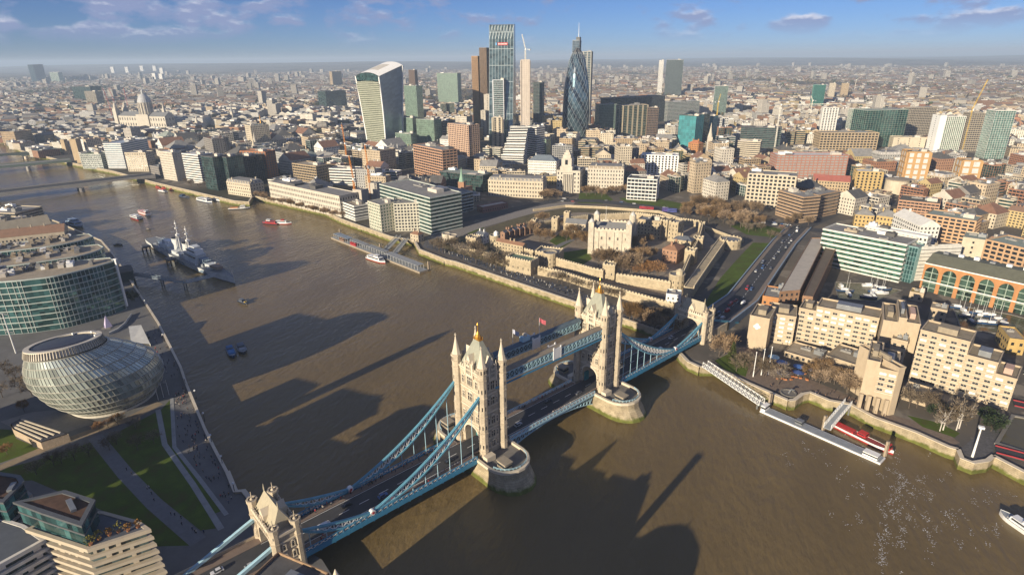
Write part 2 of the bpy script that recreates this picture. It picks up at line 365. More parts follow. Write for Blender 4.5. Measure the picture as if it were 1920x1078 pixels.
def grass_material():
 m, nt, b = _mat('mown_grass'); N = nt.nodes.new; L = nt.links.new
 b.inputs['Roughness'].default_value = 0.95; b.inputs['Specular IOR Level'].default_value = 0.1
 g = N('ShaderNodeNewGeometry'); n = N('ShaderNodeTexNoise'); n.inputs['Scale'].default_value = 0.12; n.inputs['Detail'].default_value = 7; n.inputs['Roughness'].default_value = 0.7; L(g.outputs['Position'], n.inputs['Vector'])
 r = N('ShaderNodeValToRGB'); e = r.color_ramp.elements; e[0].position = 0.3; e[0].color = (0.085, 0.075, 0.026, 1); e[1].position = 0.7; e[1].color = (0.095, 0.140, 0.020, 1)
 k = e.new(0.5); k.color = (0.074, 0.106, 0.018, 1)
 L(n.outputs[0], r.inputs[0]); L(r.outputs[0], b.inputs['Base Color']); return m
GRASS = grass_material()
def river_wall_material():
 m, nt, b = _mat('river_wall_stone'); N = nt.nodes.new; L = nt.links.new
 b.inputs['Roughness'].default_value = 0.85; b.inputs['Specular IOR Level'].default_value = 0.2
 uv = N('ShaderNodeUVMap'); uv.uv_map = 'UV'; br = N('ShaderNodeTexBrick'); br.inputs['Scale'].default_value = 1.0; br.inputs['Brick Width'].default_value = 2.2; br.inputs['Row Height'].default_value = 0.9
 br.inputs['Mortar Size'].default_value = 0.04; br.inputs['Color1'].default_value = (0.40, 0.335, 0.225, 1); br.inputs['Color2'].default_value = (0.34, 0.275, 0.18, 1); br.inputs['Mortar'].default_value = (0.19, 0.16, 0.11, 1); L(uv.outputs[0], br.inputs['Vector'])
 g = N('ShaderNodeNewGeometry'); sp = N('ShaderNodeSeparateXYZ'); L(g.outputs['Position'], sp.inputs[0])
 n = N('ShaderNodeTexNoise'); n.inputs['Scale'].default_value = 0.3; n.inputs['Detail'].default_value = 6; L(g.outputs['Position'], n.inputs['Vector'])
 ma = N('ShaderNodeMath'); ma.operation = 'MULTIPLY_ADD'; ma.inputs[1].default_value = 4.0; L(n.outputs[0], ma.inputs[0]); L(sp.outputs[2], ma.inputs[2])
 mr = N('ShaderNodeMapRange'); mr.inputs[1].default_value = 3.4; mr.inputs[2].default_value = 4.6; L(ma.outputs[0], mr.inputs[0])
 x = N('ShaderNodeMix'); x.data_type = 'RGBA'; x.inputs['A'].default_value = (0.125, 0.135, 0.030, 1); L(br.outputs['Color'], x.inputs['B']); L(mr.outputs[0], x.inputs['Factor'])
 mr2 = N('ShaderNodeMapRange'); mr2.inputs[1].default_value = 0.3; mr2.inputs[2].default_value = 0.7; mr2.inputs[3].default_value = 0.7; mr2.inputs[4].default_value = 1.2; L(n.outputs[0], mr2.inputs[0])
 cb = N('ShaderNodeCombineColor'); [L(mr2.outputs[0], cb.inputs[i]) for i in range(3)]
 v = N('ShaderNodeMix'); v.data_type = 'RGBA'; v.blend_type = 'MULTIPLY'; v.inputs['Factor'].default_value = 1.0; L(x.outputs['Result'], v.inputs['A']); L(cb.outputs[0], v.inputs['B'])
 L(v.outputs['Result'], b.inputs['Base Color']); return m
RIVERWALL = river_wall_material()
FAR = 32000.0
mb = MB()      # north bank out to the horizon
east = NB[0]; west = NB[-1]
npoly = [(FAR, east[1]-3000)] + [(east[0]+700, east[1]-260), (east[0]+60, east[1]-22)] + NB + [(west[0]-700, west[1]+160), (-FAR, west[1]-2500), (-FAR, FAR), (FAR, FAR)]
mb.poly(npoly, GZ); mb.build('ground', CITYGROUND, kind='structure')
mb = MB()
s0 = SB_ALL[0]
spoly = [(-FAR, s0[1]-4000), (s0[0]-1500, s0[1]-200)]+SB_ALL+[(1500, -560), (FAR, -6000), (FAR, -FAR), (-FAR, -FAR)]
mb.poly(spoly, GZ); mb.build('ground', paint('riverside_paving', (0.15, 0.145, 0.14), 0.9, var=0.18, scale=0.08), kind='structure')
mb = MB(); mb.poly([(-6000, -9000), (6000, -9000), (6000, 3000), (-6000, 3000)], 0.0); mb.build('river', WATER, kind='structure')
def sheet(name, pts_px, mat, z=5.03, kind='structure'):
 m = MB(); m.poly(px(pts_px, z), z); return m.build(name, mat, kind=kind)
def ribbon(pts, w, z, mat, name='path', edges=None):
 pts = [np.array(p[:2], float) for p in pts]; m = MB(); Lf, Rt = [], []
 for i, p in enumerate(pts):
  d = pts[min(i+1, len(pts)-1)]-pts[max(i-1, 0)]; d = d/np.linalg.norm(d); n = np.array([-d[1], d[0]]); Lf.append(p+n*w/2); Rt.append(p-n*w/2)
 zz = z if hasattr(z, '__len__') else [z]*len(pts)
 for i in range(len(pts)-1):
  m.face([(*Rt[i], zz[i]), (*Rt[i+1], zz[i+1]), (*Lf[i+1], zz[i+1]), (*Lf[i], zz[i])])
 o = m.build(name, mat, kind='structure'); return o, Lf, Rt
# hills beyond the city: a low rolling ridge along the horizon
def hills():
 m = MB(); nr, na = 12, 90; P = {}
 r_ = random.Random(5); ph = [(r_.uniform(2, 9), r_.uniform(0, 6.3), r_.uniform(0.3, 1)) for _ in range(9)]
 for i in range(nr+1):
  d = 9300+i*1100
  for j in range(na+1):
   a = R(-95+140*j/na); k = math.sin(math.pi*min(i/7.0, 1)/2)
   h = sum(w*math.sin(f*a*2.2+p+i*0.35) for f, p, w in ph)*14+46+40*math.exp(-((math.degrees(a)+38)/22)**2)
   P[i, j] = (CP[0]+d*math.sin(a), CP[1]+d*math.cos(a), GZ-0.8+max(h, 4)*k)
 for i in range(nr):
  for j in range(na): m.face((P[i, j], P[i, j+1], P[i+1, j+1], P[i+1, j])[::-1], smooth=True)
 o = m.build('hills', ground_material('far_hills', (0.20, 0.17, 0.14), (0.42, 0.38, 0.33), (0.13, 0.11, 0.08)), kind='structure'); weld(o)
hills()
# park, lawns and paths on the near bank
sheet('lawn', [(190, 826), (293, 772), (305, 832), (358, 909), (405, 990), (376, 994), (266, 906)], GRASS)
sheet('lawn', [(302, 768), (318, 750), (324, 838), (366, 890), (414, 958), (403, 962), (314, 832)], GRASS)
sheet('lawn', [(-30, 905), (0, 880), (70, 862), (173, 828), (207, 868), (252, 912), (305, 960), (358, 1022), (290, 1024), (200, 960), (60, 900)], GRASS)
sheet('lawn', [(-30, 802), (0, 804), (24, 806), (30, 822), (60, 834), (74, 842), (-30, 878)], GRASS)
PATHTAN = paint('gravel_path', (0.27, 0.21, 0.14), 0.9, var=0.15, scale=0.4)
PATHGREY = paint('stone_path', (0.17, 0.17, 0.175), 0.9, var=0.12, scale=0.4)
ribbon(px([(-40, 895), (30, 864), (90, 838), (180, 806), (240, 786), (300, 755)]), 5.5, 5.05, PATHTAN)
ribbon(px([(178, 818), (235, 888), (290, 945), (372, 1015)]), 6.2, 5.07, PATHGREY)
ribbon(px([(296, 768), (309, 833), (362, 908), (415, 992)]), 2.4, 5.09, paint('pale_paving', (0.30, 0.30, 0.29), 0.9))
ribbon(px([(322, 746), (327, 838), (372, 895), (425, 965)]), 1.8, 5.11, paint('pale_paving', (0.30, 0.30, 0.29), 0.9))
sheet('path', [(0, 790), (60, 772), (110, 768), (180, 792), (120, 812), (60, 800), (20, 800)], paint('forecourt', (0.24, 0.22, 0.20), 0.9), 5.04)
# castle grounds and squares on the far bank
sheet('lawn', [(1316, 577), (1345, 590), (1400, 520), (1452, 456), (1412, 455), (1388, 480), (1350, 522)], GRASS)
sheet('lawn', [(1080, 470), (1104, 466), (1112, 484), (1088, 500), (1052, 488), (1046, 474)], GRASS)
sheet('lawn', [(1030, 452), (1050, 437), (1092, 432), (1085, 446), (1052, 466)], GRASS)
sheet('lawn', [(1086, 362), (1134, 362), (1150, 375), (1130, 382), (1084, 381)], GRASS)
sheet('lawn', [(1160, 371), (1230, 372), (1290, 384), (1280, 392), (1190, 388)], GRASS)
sheet('lawn', [(1370, 424), (1400, 414), (1466, 430), (1456, 446), (1400, 440)], GRASS)
sheet('lawn', [(866, 432), (890, 420), (908, 427), (880, 440)], GRASS)
sheet('lawn', [(812, 452), (838, 444), (850, 458), (826, 464)], GRASS)
MOATBROWN = paint('winter_moat_grass', (0.115, 0.095, 0.045), 0.95, var=0.3, scale=0.15)
sheet('lawn', [(850, 470), (905, 430), (1010, 394), (1075, 385), (1240, 392), (1232, 404), (1080, 398), (1010, 412), (925, 448), (920, 480)], MOATBROWN, 5.02)
sheet('lawn', [(800, 455), (860, 440), (950, 480), (958, 516), (850, 480)], MOATBROWN, 5.04)
sheet('path', [(792, 462), (960, 522), (1076, 560), (1180, 600), (1232, 618), (1228, 606), (1080, 544), (960, 506), (840, 470), (800, 448)], paint('cobbled_wharf', (0.11, 0.105, 0.105), 0.9, var=0.3, scale=0.8), 5.06)
sheet('path', [(798, 446), (820, 440), (1010, 384), (1080, 378), (1072, 388), (1000, 400), (900, 428), (850, 448)], paint('plaza_paving', (0.24, 0.215, 0.19), 0.9, var=0.2, scale=0.5), 5.08)
ribbon(px([(860, 414), (935, 400), (1040, 376), (1120, 377), (1200, 386), (1300, 398), (1400, 412), (1500, 428), (1600, 440)]), 17, 5.10, ASPHALT, 'road')
ribbon(px([(1030, 470), (1060, 455), (1100, 440)]), 6, 5.12, PATHGREY)
ribbon(px([(1500, 430), (1560, 402), (1700, 380)]), 14, 5.13, ASPHALT, 'road')
sheet('path', [(1340, 680), (1400, 645), (1470, 690), (1600, 745), (1640, 770), (1760, 800), (1800, 830), (1780, 836), (1640, 780), (1594, 756), (1520, 734), (1490, 746), (1400, 712)], paint('quay_paving', (0.20, 0.15, 0.115), 0.9, var=0.2, scale=0.4), 5.02)
sheet('path', [(1800, 842), (1850, 800), (1880, 810), (1860, 852), (1824, 866)], paint('cobbled_wharf', (0.11, 0.105, 0.105), 0.9, var=0.3, scale=0.8), 5.04)
sheet('lawn', [(1340, 676), (1372, 660), (1408, 672), (1398, 706), (1360, 694)], GRASS, 5.05)
sheet('lawn', [(1700, 778), (1760, 792), (1800, 812), (1790, 820), (1730, 800)], GRASS, 5.05)
# river walls: each run of wall is a thing with its coping
def river_wall(pts, label, top=5.9, th=1.6, inward=1):
 t = thing('river_wall', label, 'river wall', (*pts[0], 0), group='river walls'); n = len(pts)
 def off(d):
  o = []
  for i, p in enumerate(pts):
   a = np.array(pts[max(i-1, 0)]); b = np.array(pts[min(i+1, n-1)]); e = (b-a)/np.linalg.norm(b-a); o.append(np.array(p)+np.array([-e[1], e[0]])*d)
  return o
 A = off(-inward*0.7); B = off(inward*(th-0.7)); w = MB(); c = MB(); u = 0
 for i in range(n-1):
  l = math.hypot(*(A[i+1]-A[i]))
  for (P, Q, k) in ((A[i], A[i+1], 1), (B[i], B[i+1], -1)):
   f = [(*P, -0.8), (*Q, -0.8), (*Q, top), (*P, top)]; uv = [(u, -0.8), (u+l, -0.8), (u+l, top), (u, top)]
   fl = (inward*k) < 0
   w.face(f[::-1] if fl else f, 0, uv[::-1] if fl else uv)
  u += l
  f = [(*A[i], top), (*A[i+1], top), (*B[i+1], top), (*B[i], top)]; w.face(f if inward > 0 else f[::-1])
 A2 = off(-inward*0.95); B2 = off(inward*(th-0.5))
 for i in range(n-1):
  P = [(*A2[i],), (*A2[i+1],), (*B2[i+1],), (*B2[i],)]; c.prism(P, top+0.004, top+0.3, bottom=True)
 w.build('wall', RIVERWALL, t); c.build('coping', STONE_TRIM, t)
 return t
NBr = NB[::-1]   # west to east with water on the downriver hand
def seg(pts, a, b): return pts[a:b]
iN = {p: i for i, p in enumerate(NBANK_PX)}
def nseg(p, q): return NB[iN[p]:iN[q]+1]
river_wall(nseg((1960, 908), (1862, 857)), 'river wall downriver of the lock beside the red swing bridge')
river_wall(nseg((1862, 857), (1796, 845)), 'rounded green-stained river wall of the bastion carrying the white mast')
river_wall(nseg((1796, 845), (1594, 760)), 'long buttressed river wall below the cream slab hotel')
river_wall(nseg((1594, 760), (1478, 753)), 'recessed river wall of the small inlet behind the white pontoon')
river_wall(nseg((1478, 753), (1312, 690)), 'yellow river wall on posts behind the white lattice walkway')
river_wall(nseg((1312, 690), (1077, 567)), 'river wall in the shade of the far bridge span')
river_wall(nseg((1077, 567), (777, 452)), 'long sunlit river wall along the castle wharf')
river_wall(nseg((777, 452), (640, 412)), 'river wall before the arched white apartment building')
river_wall(nseg((640, 412), (474, 368)), 'river wall under the turquoise hoarding')
river_wall(nseg((474, 368), (290, 343)), 'river wall below the dark green glass offices')
river_wall(nseg((290, 343), (-120, 246)), 'river wall upriver of the flat arched road bridge')
river_wall(SB[9:16], 'promenade river wall with lamp posts beside the park', 6.0, .9)
river_wall(SB[0:10], 'river wall below the curved green glass offices', 6.0, .9)
river_wall(SB[15:], 'stepped river wall at the foot of the near bridge gateway', inward=1)
sheet('courtyard', [(860, 462), (930, 425), (1000, 402), (1100, 398), (1240, 408), (1320, 432), (1360, 470), (1290, 565), (1160, 540), (1000, 500)], paint('castle_courtyard', (0.27, 0.22, 0.165), 0.9, var=0.22, scale=0.25), 5.015)
# ================================================================== THE GREAT BRIDGE (local axes: x downriver, y towards the far bank)
def build_bridge():
 root = thing('suspension_bridge', 'twin-towered stone bascule bridge with blue suspension chains crossing the whole river', 'bridge')
 root.location = (BX, BY, 0); root.rotation_euler = (0, 0, -BRG); ORG[root.name] = (0, 0, 0)
 DZ = 10.0; T = 41.15; TU = 5.7; TV = 9.1; AB = 134.5
 def oct_(x, y, r): return [(x+r*math.cos(R(22.5+45*i)), y+r*math.sin(R(22.5+45*i))) for i in range(8)]
 def window_part(parent, o, ax, w, h, name='window', lights=2, arch=True):
  # window: recessed dark glass between stone mullions in a projecting frame; o: middle of sill, ax: outward unit
  ox, oy, oz = o; nx, ny = ax; tx, ty = -ny, nx
  def P(s, d, z): return (ox+tx*s+nx*d, oy+ty*s+ny*d, oz+z)
  g = MB(); hw = w/2
  g.face([P(-hw, 0.06, 0), P(hw, 0.06, 0), P(hw, 0.06, h), P(-hw, 0.06, h)][::1], 0)
  f = MB()
  for s0, s1, z0, z1, d in [(-hw-0.3, -hw, -0.2, h+0.2, 0.4), (hw, hw+0.3, -0.2, h+0.2, 0.4), (-hw, hw, h, h+0.35, 0.4), (-hw-0.4, hw+0.4, -0.5, -0.2, 0.55)]+[(-hw+w*k/lights-0.12, -hw+w*k/lights+0.12, 0, h, 0.3) for k in range(1, lights)]+[(-hw, hw, h*0.55, h*0.55+0.2, 0.27)]:
   q = [P(s0, 0, z0), P(s1, 0, z0), P(s1, d, z0), P(s0, d, z0)]; r_ = [(p[0], p[1], oz+z1) for p in q]
   for a in range(4): b = (a+1) % 4; f.face((q[a], q[b], r_[b], r_[a]))
   f.face(r_); f.face(q[::-1])
  if arch: f.face([P(-hw-0.3, 0.4, h+0.35), P(hw+0.3, 0.4, h+0.35), P(0, 0.4, h+0.35+w*0.35)]); f.face([P(-hw-0.3, 0.4, h+0.35), P(0, 0.4, h+0.35+w*0.35), P(0, 0.0, h+0.35+w*0.35), P(-hw-0.3, 0.0, h+0.35)]); f.face([P(hw+0.3, 0.4, h+0.35), P(hw+0.3, 0, h+0.35), P(0, 0.0, h+0.35+w*0.35), P(0, 0.4, h+0.35+w*0.35)])
  w_ = f.build(name, STONE_TRIM, parent); g.build('pane', DARKWIN, w_); return w_
 def cone_spire(mb, x, y, z, r, h): mb.lathe((x, y, z), [(r, 0), (r*0.62, h*0.35), (r*0.22, h*0.82), (0.28, h)], 8, rot=R(22.5)); mb.box((x, y, z+h), (0.3, 0.3, 1.6)); mb.box((x, y, z+h+0.7), (1.0, 0.24, 0.25)); mb.box((x, y, z+h+0.72), (0.24, 1.0, 0.25))
 towers = []
 for s in (-1, 1):
  # ---- river pier with rounded cutwaters
  y0 = s*T; pier = MB()
  def outline(k, hw, hl, n=9):
   P = []
   for i in range(n+1): a = -math.pi/2+math.pi*i/n; P.append((hl-hw+hw*math.cos(a)*k, y0+hw*math.sin(a)))
   for i in range(n+1): a = math.pi/2+math.pi*i/n; P.append((-(hl-hw)+hw*math.cos(a)*k, y0+hw*math.sin(a)))
   return P
  prof = [(-0.9, 11.8, 31.8, 1.15), (1.5, 11.4, 31.0, 1.12), (3.5, 10.9, 30.0, 1.06), (5.5, 10.6, 28.9, 1.0), (8.6, 10.5, 28.3, 1.0)]
  O = [(z, outline(k, hw, hl)) for z, hw, hl, k in prof]
  for (z0, A), (z1, B) in zip(O, O[1:]):
   n = len(A); u = 0
   for i in range(n):
    j = (i+1) % n; l = math.hypot(A[j][0]-A[i][0], A[j][1]-A[i][1])
    pier.face([(*A[i], z0), (*A[j], z0), (*B[j], z1), (*B[i], z1)], 0, [(u, z0), (u+l, z0), (u+l, z1), (u, z1)]); u += l
  pier.poly(O[-1][1], 8.6, 1)
  po = pier.build('river_pier', [RIVERWALL, PAVING], root)
  cp = MB(); cp.ring(O[-1][1], 0.35, 0.9, 8.604, 9.9); cp.build('parapet', STONE_TRIM, po)
  # ---- main tower: legs, archway, upper storeys
  tw = MB(); bx, by = 8.9, 5.3; zc = 24.0; ax_ = 5.2; top = 50.0
  for sx in (-1, 1):
   tw.prism([(sx*ax_, y0-by), (sx*bx, y0-by), (sx*bx, y0+by), (sx*ax_, y0+by)], 8.604, zc)
  # pointed arch soffit over the road
  na = 10
  A = [(ax_*math.cos(math.pi*i/na), 15.5+5.2*math.sin(math.pi*i/na)**0.8) for i in range(na+1)]
  for i in range(na):
   (xa, za), (xb, zb) = A[i], A[i+1]
   tw.face([(xa, y0-by, za), (xa, y0-by, zc), (xb, y0-by, zc), (xb, y0-by, zb)]); tw.face([(xa, y0+by, zc), (xa, y0+by, za), (xb, y0+by, zb), (xb, y0+by, zc)]); tw.face([(xa, y0-by, za), (xb, y0-by, zb), (xb, y0+by, zb), (xa, y0+by, za)])
  tw.prism([(-bx, y0-by), (bx, y0-by), (bx, y0+by), (-bx, y0+by)], zc, top, bottom=True)
  to = tw.build('main_tower', STONE, root); towers.append(to)
  tr = MB()      # string courses, cornice, parapet, arch moulding
  for z, d, h in [(21.6, 0.30, 0.6), (30.2, 0.32, 0.7), (33.4, 0.25, 0.4), (39.6, 0.35, 0.7), (48.4, 0.5, 0.7), (49.6, 0.8, 0.9)]:
   tr.ring([(-bx, y0-by), (bx, y0-by), (bx, y0+by), (-bx, y0+by)], d, 0.05, z, z+h)
  for sy in (-1, 1):
   for i in range(na):
    (xa, za), (xb, zb) = A[i], A[i+1]; k = 1.16; yy = y0+sy*(by+0.35); yi = y0+sy*by
    oa, ob = (xa*k, 15.5+(za-15.5)*k+0.2), (xb*k, 15.5+(zb-15.5)*k+0.2)
    q = [(xa, yy, za), (oa[0], yy, oa[1]), (ob[0], yy, ob[1]), (xb, yy, zb)]
    tr.face(q if sy < 0 else q[::-1]); q2 = [(oa[0], yi, oa[1]), (ob[0], yi, ob[1]), (ob[0], yy, ob[1]), (oa[0], yy, oa[1])]; tr.face(q2 if sy > 0 else q2[::-1])
  tr.build('stone_banding', STONE_TRIM, to)
  par = MB()
  for sy in (-1, 1):
   for i in range(9): par.box((-6.0+i*1.5, y0+sy*(by+0.3), 50.5), (0.8, 0.5, 1.1))
  for sx in (-1, 1):
   for i in range(4): par.box((sx*(bx+0.3), y0-2.2+i*1.5, 50.5), (0.5, 0.8, 1.1))
  par.build('battlement', STONE_TRIM, to)
  for sx in (-1, 1):
   for sy in (-1, 1):
    x, y = sx*TV, y0+sy*TU; tb = MB(); tb.prism(oct_(x, y, 2.15), 8.608, 54.5)
    for z in (12.0, 21.6, 30.2, 39.6, 48.4, 51.5): tb.ring(oct_(x, y, 2.15), 0.22, 0.05, z, z+0.6)
    tb.ring(oct_(x, y, 2.15), 0.45, 0.1, 54.1, 55.0)
    tu = tb.build('turret', STONE, to)
    sp = MB(); cone_spire(sp, x, y, 55.0, 2.1, 8.4); sp.build('spire', STONE_TRIM, tu)
    sl = MB()
    for z in (14, 24, 33.8, 42.5, 51.9):
     for a in (0, 45, 90, 135, 180, 225, 270, 315):
      c_, s_ = math.cos(R(a)), math.sin(R(a)); d = 2.15*math.cos(R(22.5))+0.03
      if (c_*sx < -0.3 or s_*sy < -0.3): continue
      P = lambda k, z_: (x+c_*d-s_*k, y+s_*d+c_*k, z_)
      sl.face([P(-0.25, z), P(0.25, z), P(0.25, z+2.0), P(-0.25, z+2.0)])
    sl.build('slit_window', DARKWIN, tu)
  # roof: steep truncated pyramid, cresting, gold crown finial
  rf = MB(); A4 = [(-7.9, y0-4.6), (7.9, y0-4.6), (7.9, y0+4.6), (-7.9, y0+4.6)]; B4 = [(-1.9, y0-0.9), (1.9, y0-0.9), (1.9, y0+0.9), (-1.9, y0+0.9)]
  rf.poly([(-bx, y0-by), (bx, y0-by), (bx, y0+by), (-bx, y0+by)], 50.004, 1)
  for i in range(4):
   j = (i+1) % 4; rf.face([(*A4[i], 50.008), (*A4[j], 50.008), (*B4[j], 63.2), (*B4[i], 63.2)])
  rf.poly(B4, 63.2); ro = rf.build('roof', [SLATE, ROOFGREY], to)
  cr = MB(); cr.box((0, y0, 63.2), (4.2, 2.2, 0.5));
  for i in range(6): cr.box((-1.9+i*0.76, y0-1.0, 63.7), (0.3, 0.2, 1.1)); cr.box((-1.9+i*0.76, y0+1.0, 63.7), (0.3, 0.2, 1.1))
  cr.lathe((0, y0, 63.7), [(1.6, 0), (1.5, 1.2), (0.8, 2.2), (0.5, 2.8), (0.25, 3.4), (0.2, 6.2), (0.5, 6.6), (0.1, 7.6)], 8)
  cr.build('crown_finial', GOLD, ro)
  # gabled dormers on all four faces
  for (ax, w) in (((0, -1), 4.8), ((0, 1), 4.8), ((1, 0), 3.4), ((-1, 0), 3.4)):
   dm = MB(); d0 = by if ax[0] == 0 else bx; nx, ny = ax; tx, ty = -ny, nx
   def P(s_, d, z): return (nx*(d0+d)+tx*s_, y0+ny*(d0+d)+ty*s_, z)
   hw = w/2
   front = [P(-hw, 0.65, 46.5), P(hw, 0.65, 46.5), P(hw, 0.65, 52.6), P(hw*0.5, 0.65, 54.6), P(0, 0.65, 57.6), P(-hw*0.5, 0.65, 54.6), P(-hw, 0.65, 52.6)]
   back = [P(-hw, -2.9, 46.5), P(hw, -2.9, 46.5), P(hw, -2.9, 52.6), P(hw*0.5, -2.9, 54.6), P(0, -2.9, 57.6), P(-hw*0.5, -2.9, 54.6), P(-hw, -2.9, 52.6)]
   dm.face(front)
   for i in range(7): j = (i+1) % 7; dm.face([front[j], front[i], back[i], back[j]][::-1] if False else [front[i], back[i], back[j], front[j]][::-1])
   for q in (-hw-0.3, hw+0.3): dm.box((*P(q, 0.5, 0)[:2], 46.5), (0.8, 0.8, 7.2), 0); dm.lathe((*P(q, 0.5, 0)[:2], 53.7), [(0.6, 0), (0.05, 2.2)], 4)
   do = dm.build('gable', STONE_TRIM, to)
   window_part(do, (*P(0, 0.70, 0)[:2], 48.6), ax, w*0.5, 3.2, lights=3)
   for q in (-w*0.16, w*0.16):
    p = P(q, 0.70, 0); window_part(do, (p[0], p[1], 53.0), ax, 0.7, 1.3, lights=1, arch=False)
  # windows storey by storey
  for sy in (-1, 1):
   yy = y0+sy*(by+0.02)
   for z, h in ((24.2, 4.2), (34.2, 4.0), (42.0, 4.6)):
    window_part(to, (0, yy, z), (0, sy), 3.4, h, lights=3)
    for x in (-4.8, 4.8): window_part(to, (x, yy, z+0.3), (0, sy), 1.7, h*0.72)
   for x in (-6.1, 6.1): window_part(to, (x, yy, 15.0), (0, sy), 0.8, 2.6, lights=1)
  for sx in (-1, 1):
   xx = sx*(bx+0.02)
   for z, h in ((12.0, 3.0), (17.2, 3.2), (24.2, 4.0), (34.2, 3.8), (42.0, 4.2)):
    window_part(to, (xx, y0, z), (sx, 0), 2.0, h, lights=2)
    for q in (-2.4, 2.4): window_part(to, (xx, y0+q, z+0.2), (sx, 0), 0.8, h*0.75, lights=1)
  # blue gates in the arch, control cabin and railings on the pier
  gt = MB()
  for sx in (-1, 1): gt.box((sx*4.7, y0-s*2.5, 10), (0.9, 3.0, 5.2))
  gt.build('road_gate', paint('turquoise_paint', (0.03, 0.22, 0.25), 0.5), to)
  for sx in (-1, 1):
   cb = MB(); cb.box((sx*21.5, y0-4.2, 8.61), (5.5, 4.0, 3.6)); cb.box((sx*21.5, y0-4.2, 12.21), (6.2, 4.7, 0.35)); co = cb.build('control_cabin', paint('cabin_stone', (0.33, 0.28, 0.21), 0.8), po)
   cw = MB(); cw.box((sx*21.5, y0-4.2, 10.2), (5.56, 4.06, 1.1)); cw.build('cabin_glazing', DARKWIN, co)
   rl = MB()
   for i in range(15):
    a = R(-78+156*i/14); x_, y_ = sx*(17.8+9.4*math.cos(a)), y0+9.4*math.sin(a)
    rl.beam((x_, y_, 9.9), (x_, y_, 11.0), 0.16)
    if i: rl.beam((xp, yp, 10.95), (x_, y_, 10.95), 0.14); rl.beam((xp, yp, 10.45), (x_, y_, 10.45), 0.12)
    xp, yp = x_, y_
   rl.build('railing', PALEBLUE, po)
   st = MB(); st.prism([(sx*10.9, y0-8), (sx*14, y0-8), (sx*14, y0-3), (sx*10.9, y0-3)], 8.61, 11.2); st.build('stair_house', STONE_TRIM, po)
 # ---- high level walkways
 for sx in (-1, 1):
  yA, yB = -T+TU+1.9, T-TU-1.9; xo = sx*7.4
  wk = MB(); wk.box((xo, 0, 43.0), (3.3, yB-yA, 0.6)); wk.build
  wo = wk.build('high_walkway', GREYM, root)
  r_ = MB(); r_.prism([(xo-2.0, yA), (xo+2.0, yA), (xo+2.0, yB), (xo-2.0, yB)], 47.4, 47.7, bottom=True)
  for k in (-1, 1): r_.face([(xo+k*2.0, yA if k > 0 else yB, 47.7), (xo+k*2.0, yB if k > 0 else yA, 47.7), (xo, yB if k > 0 else yA, 48.5), (xo, yA if k > 0 else yB, 48.5)])
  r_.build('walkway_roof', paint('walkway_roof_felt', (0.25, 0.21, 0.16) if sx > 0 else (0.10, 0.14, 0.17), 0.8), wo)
  gl = MB(); gl.box((xo, 0, 43.6), (2.9, yB-yA, 3.8)); gl.build('walkway_glazing', glass('walkway_glass', (0.05, 0.09, 0.10), 0.15, 0.2), wo)
  la = MB(); n = 24
  for k in (-1, 1):
   x_ = xo+k*1.72
   la.beam((x_, yA, 43.3), (x_, yB, 43.3), 0.32, 0.7); la.beam((x_, yA, 47.1), (x_, yB, 47.1), 0.32, 0.6)
   for i in range(n):
    a, b = yA+(yB-yA)*i/n, yA+(yB-yA)*(i+1)/n
    la.beam((x_, a, 43.6), (x_, b, 46.9), 0.2); la.beam((x_, b, 43.6), (x_, a, 46.9), 0.2); la.beam((x_, a, 43.4), (x_, a, 47.0), 0.26)
  la.build('lattice', PALEBLUE, wo)
  ct = MB()
  for k in (-1, 1):
   ct.box((xo+k*1.95, 0, 42.6), (0.35, 4.0, 5.6)); ct.box((xo+k*1.95, -2.4, 42.4), (0.4, 0.8, 6.6)); ct.box((xo+k*1.95, 2.4, 42.4), (0.4, 0.8, 6.6))
  ct.build('crest_panel', WHITE, wo)
  tie = MB(); tie.beam((sx*9.3, yA-6, 41.8), (sx*9.3, yB+6, 41.8), 0.35, 0.8); tie.build('tie_bar', BLUE, wo)
 # ---- decks
 def deck(name, ya, yb, hw, depth):
  m = MB(); m.prism([(-hw, ya), (hw, ya), (hw, yb), (-hw, yb)], DZ-depth, DZ-0.02, 1, 0, bottom=True)
  o = m.build(name, [ASPHALT, BLUE], root)
  f = MB()
  for sx in (-1, 1): f.prism([(sx*6.0, ya), (sx*(hw-0.1), ya), (sx*(hw-0.1), yb), (sx*6.0, yb)], DZ-0.016, DZ+0.14)
  f.build('footway', paint('footway_paving', (0.20, 0.15, 0.12), 0.9), o)
  mk = MB(); L_ = abs(yb-ya); n = int(L_/9)
  for i in range(n):
   y_ = min(ya, yb)+i*9+2; mk.poly([(-0.12, y_), (0.12, y_), (0.12, y_+4.5), (-0.12, y_+4.5)], DZ-0.014)
  for x_ in (-5.6, 5.6): mk.poly([(x_-0.1, ya), (x_+0.1, ya), (x_+0.1, yb), (x_-0.1, yb)], DZ-0.014)
  mk.build('lane_marking', WHITE, o)
  return o
 def lattice_parapet(parent, ya, yb, x_, mat1, mat2, z=DZ+0.1, h=1.5):
  p = MB(); q = MB(); n = max(int(abs(yb-ya)/2.4), 1); th = 0.22
  p.beam((x_, ya, z+h), (x_, yb, z+h), 0.34, 0.22); p.beam((x_, ya, z-0.6), (x_, yb, z-0.6), 0.4, 1.0)
  for i in range(n+1):
   y_ = ya+(yb-ya)*i/n; p.beam((x_, y_, z), (x_, y_, z+h+0.12), 0.3)
   if i < n:
    y2 = ya+(yb-ya)*(i+1)/n; q.beam((x_, y_, z+0.15), (x_, y2, z+h-0.15), 0.16); q.beam((x_, y2, z+0.15), (x_, y_, z+h-0.15), 0.16)
  o = p.build('parapet', mat1, parent); q.build('lattice', mat2, o)
 bas = deck('bascule_deck', -30.6, 30.6, 8.4, 0.9)
 und = MB()
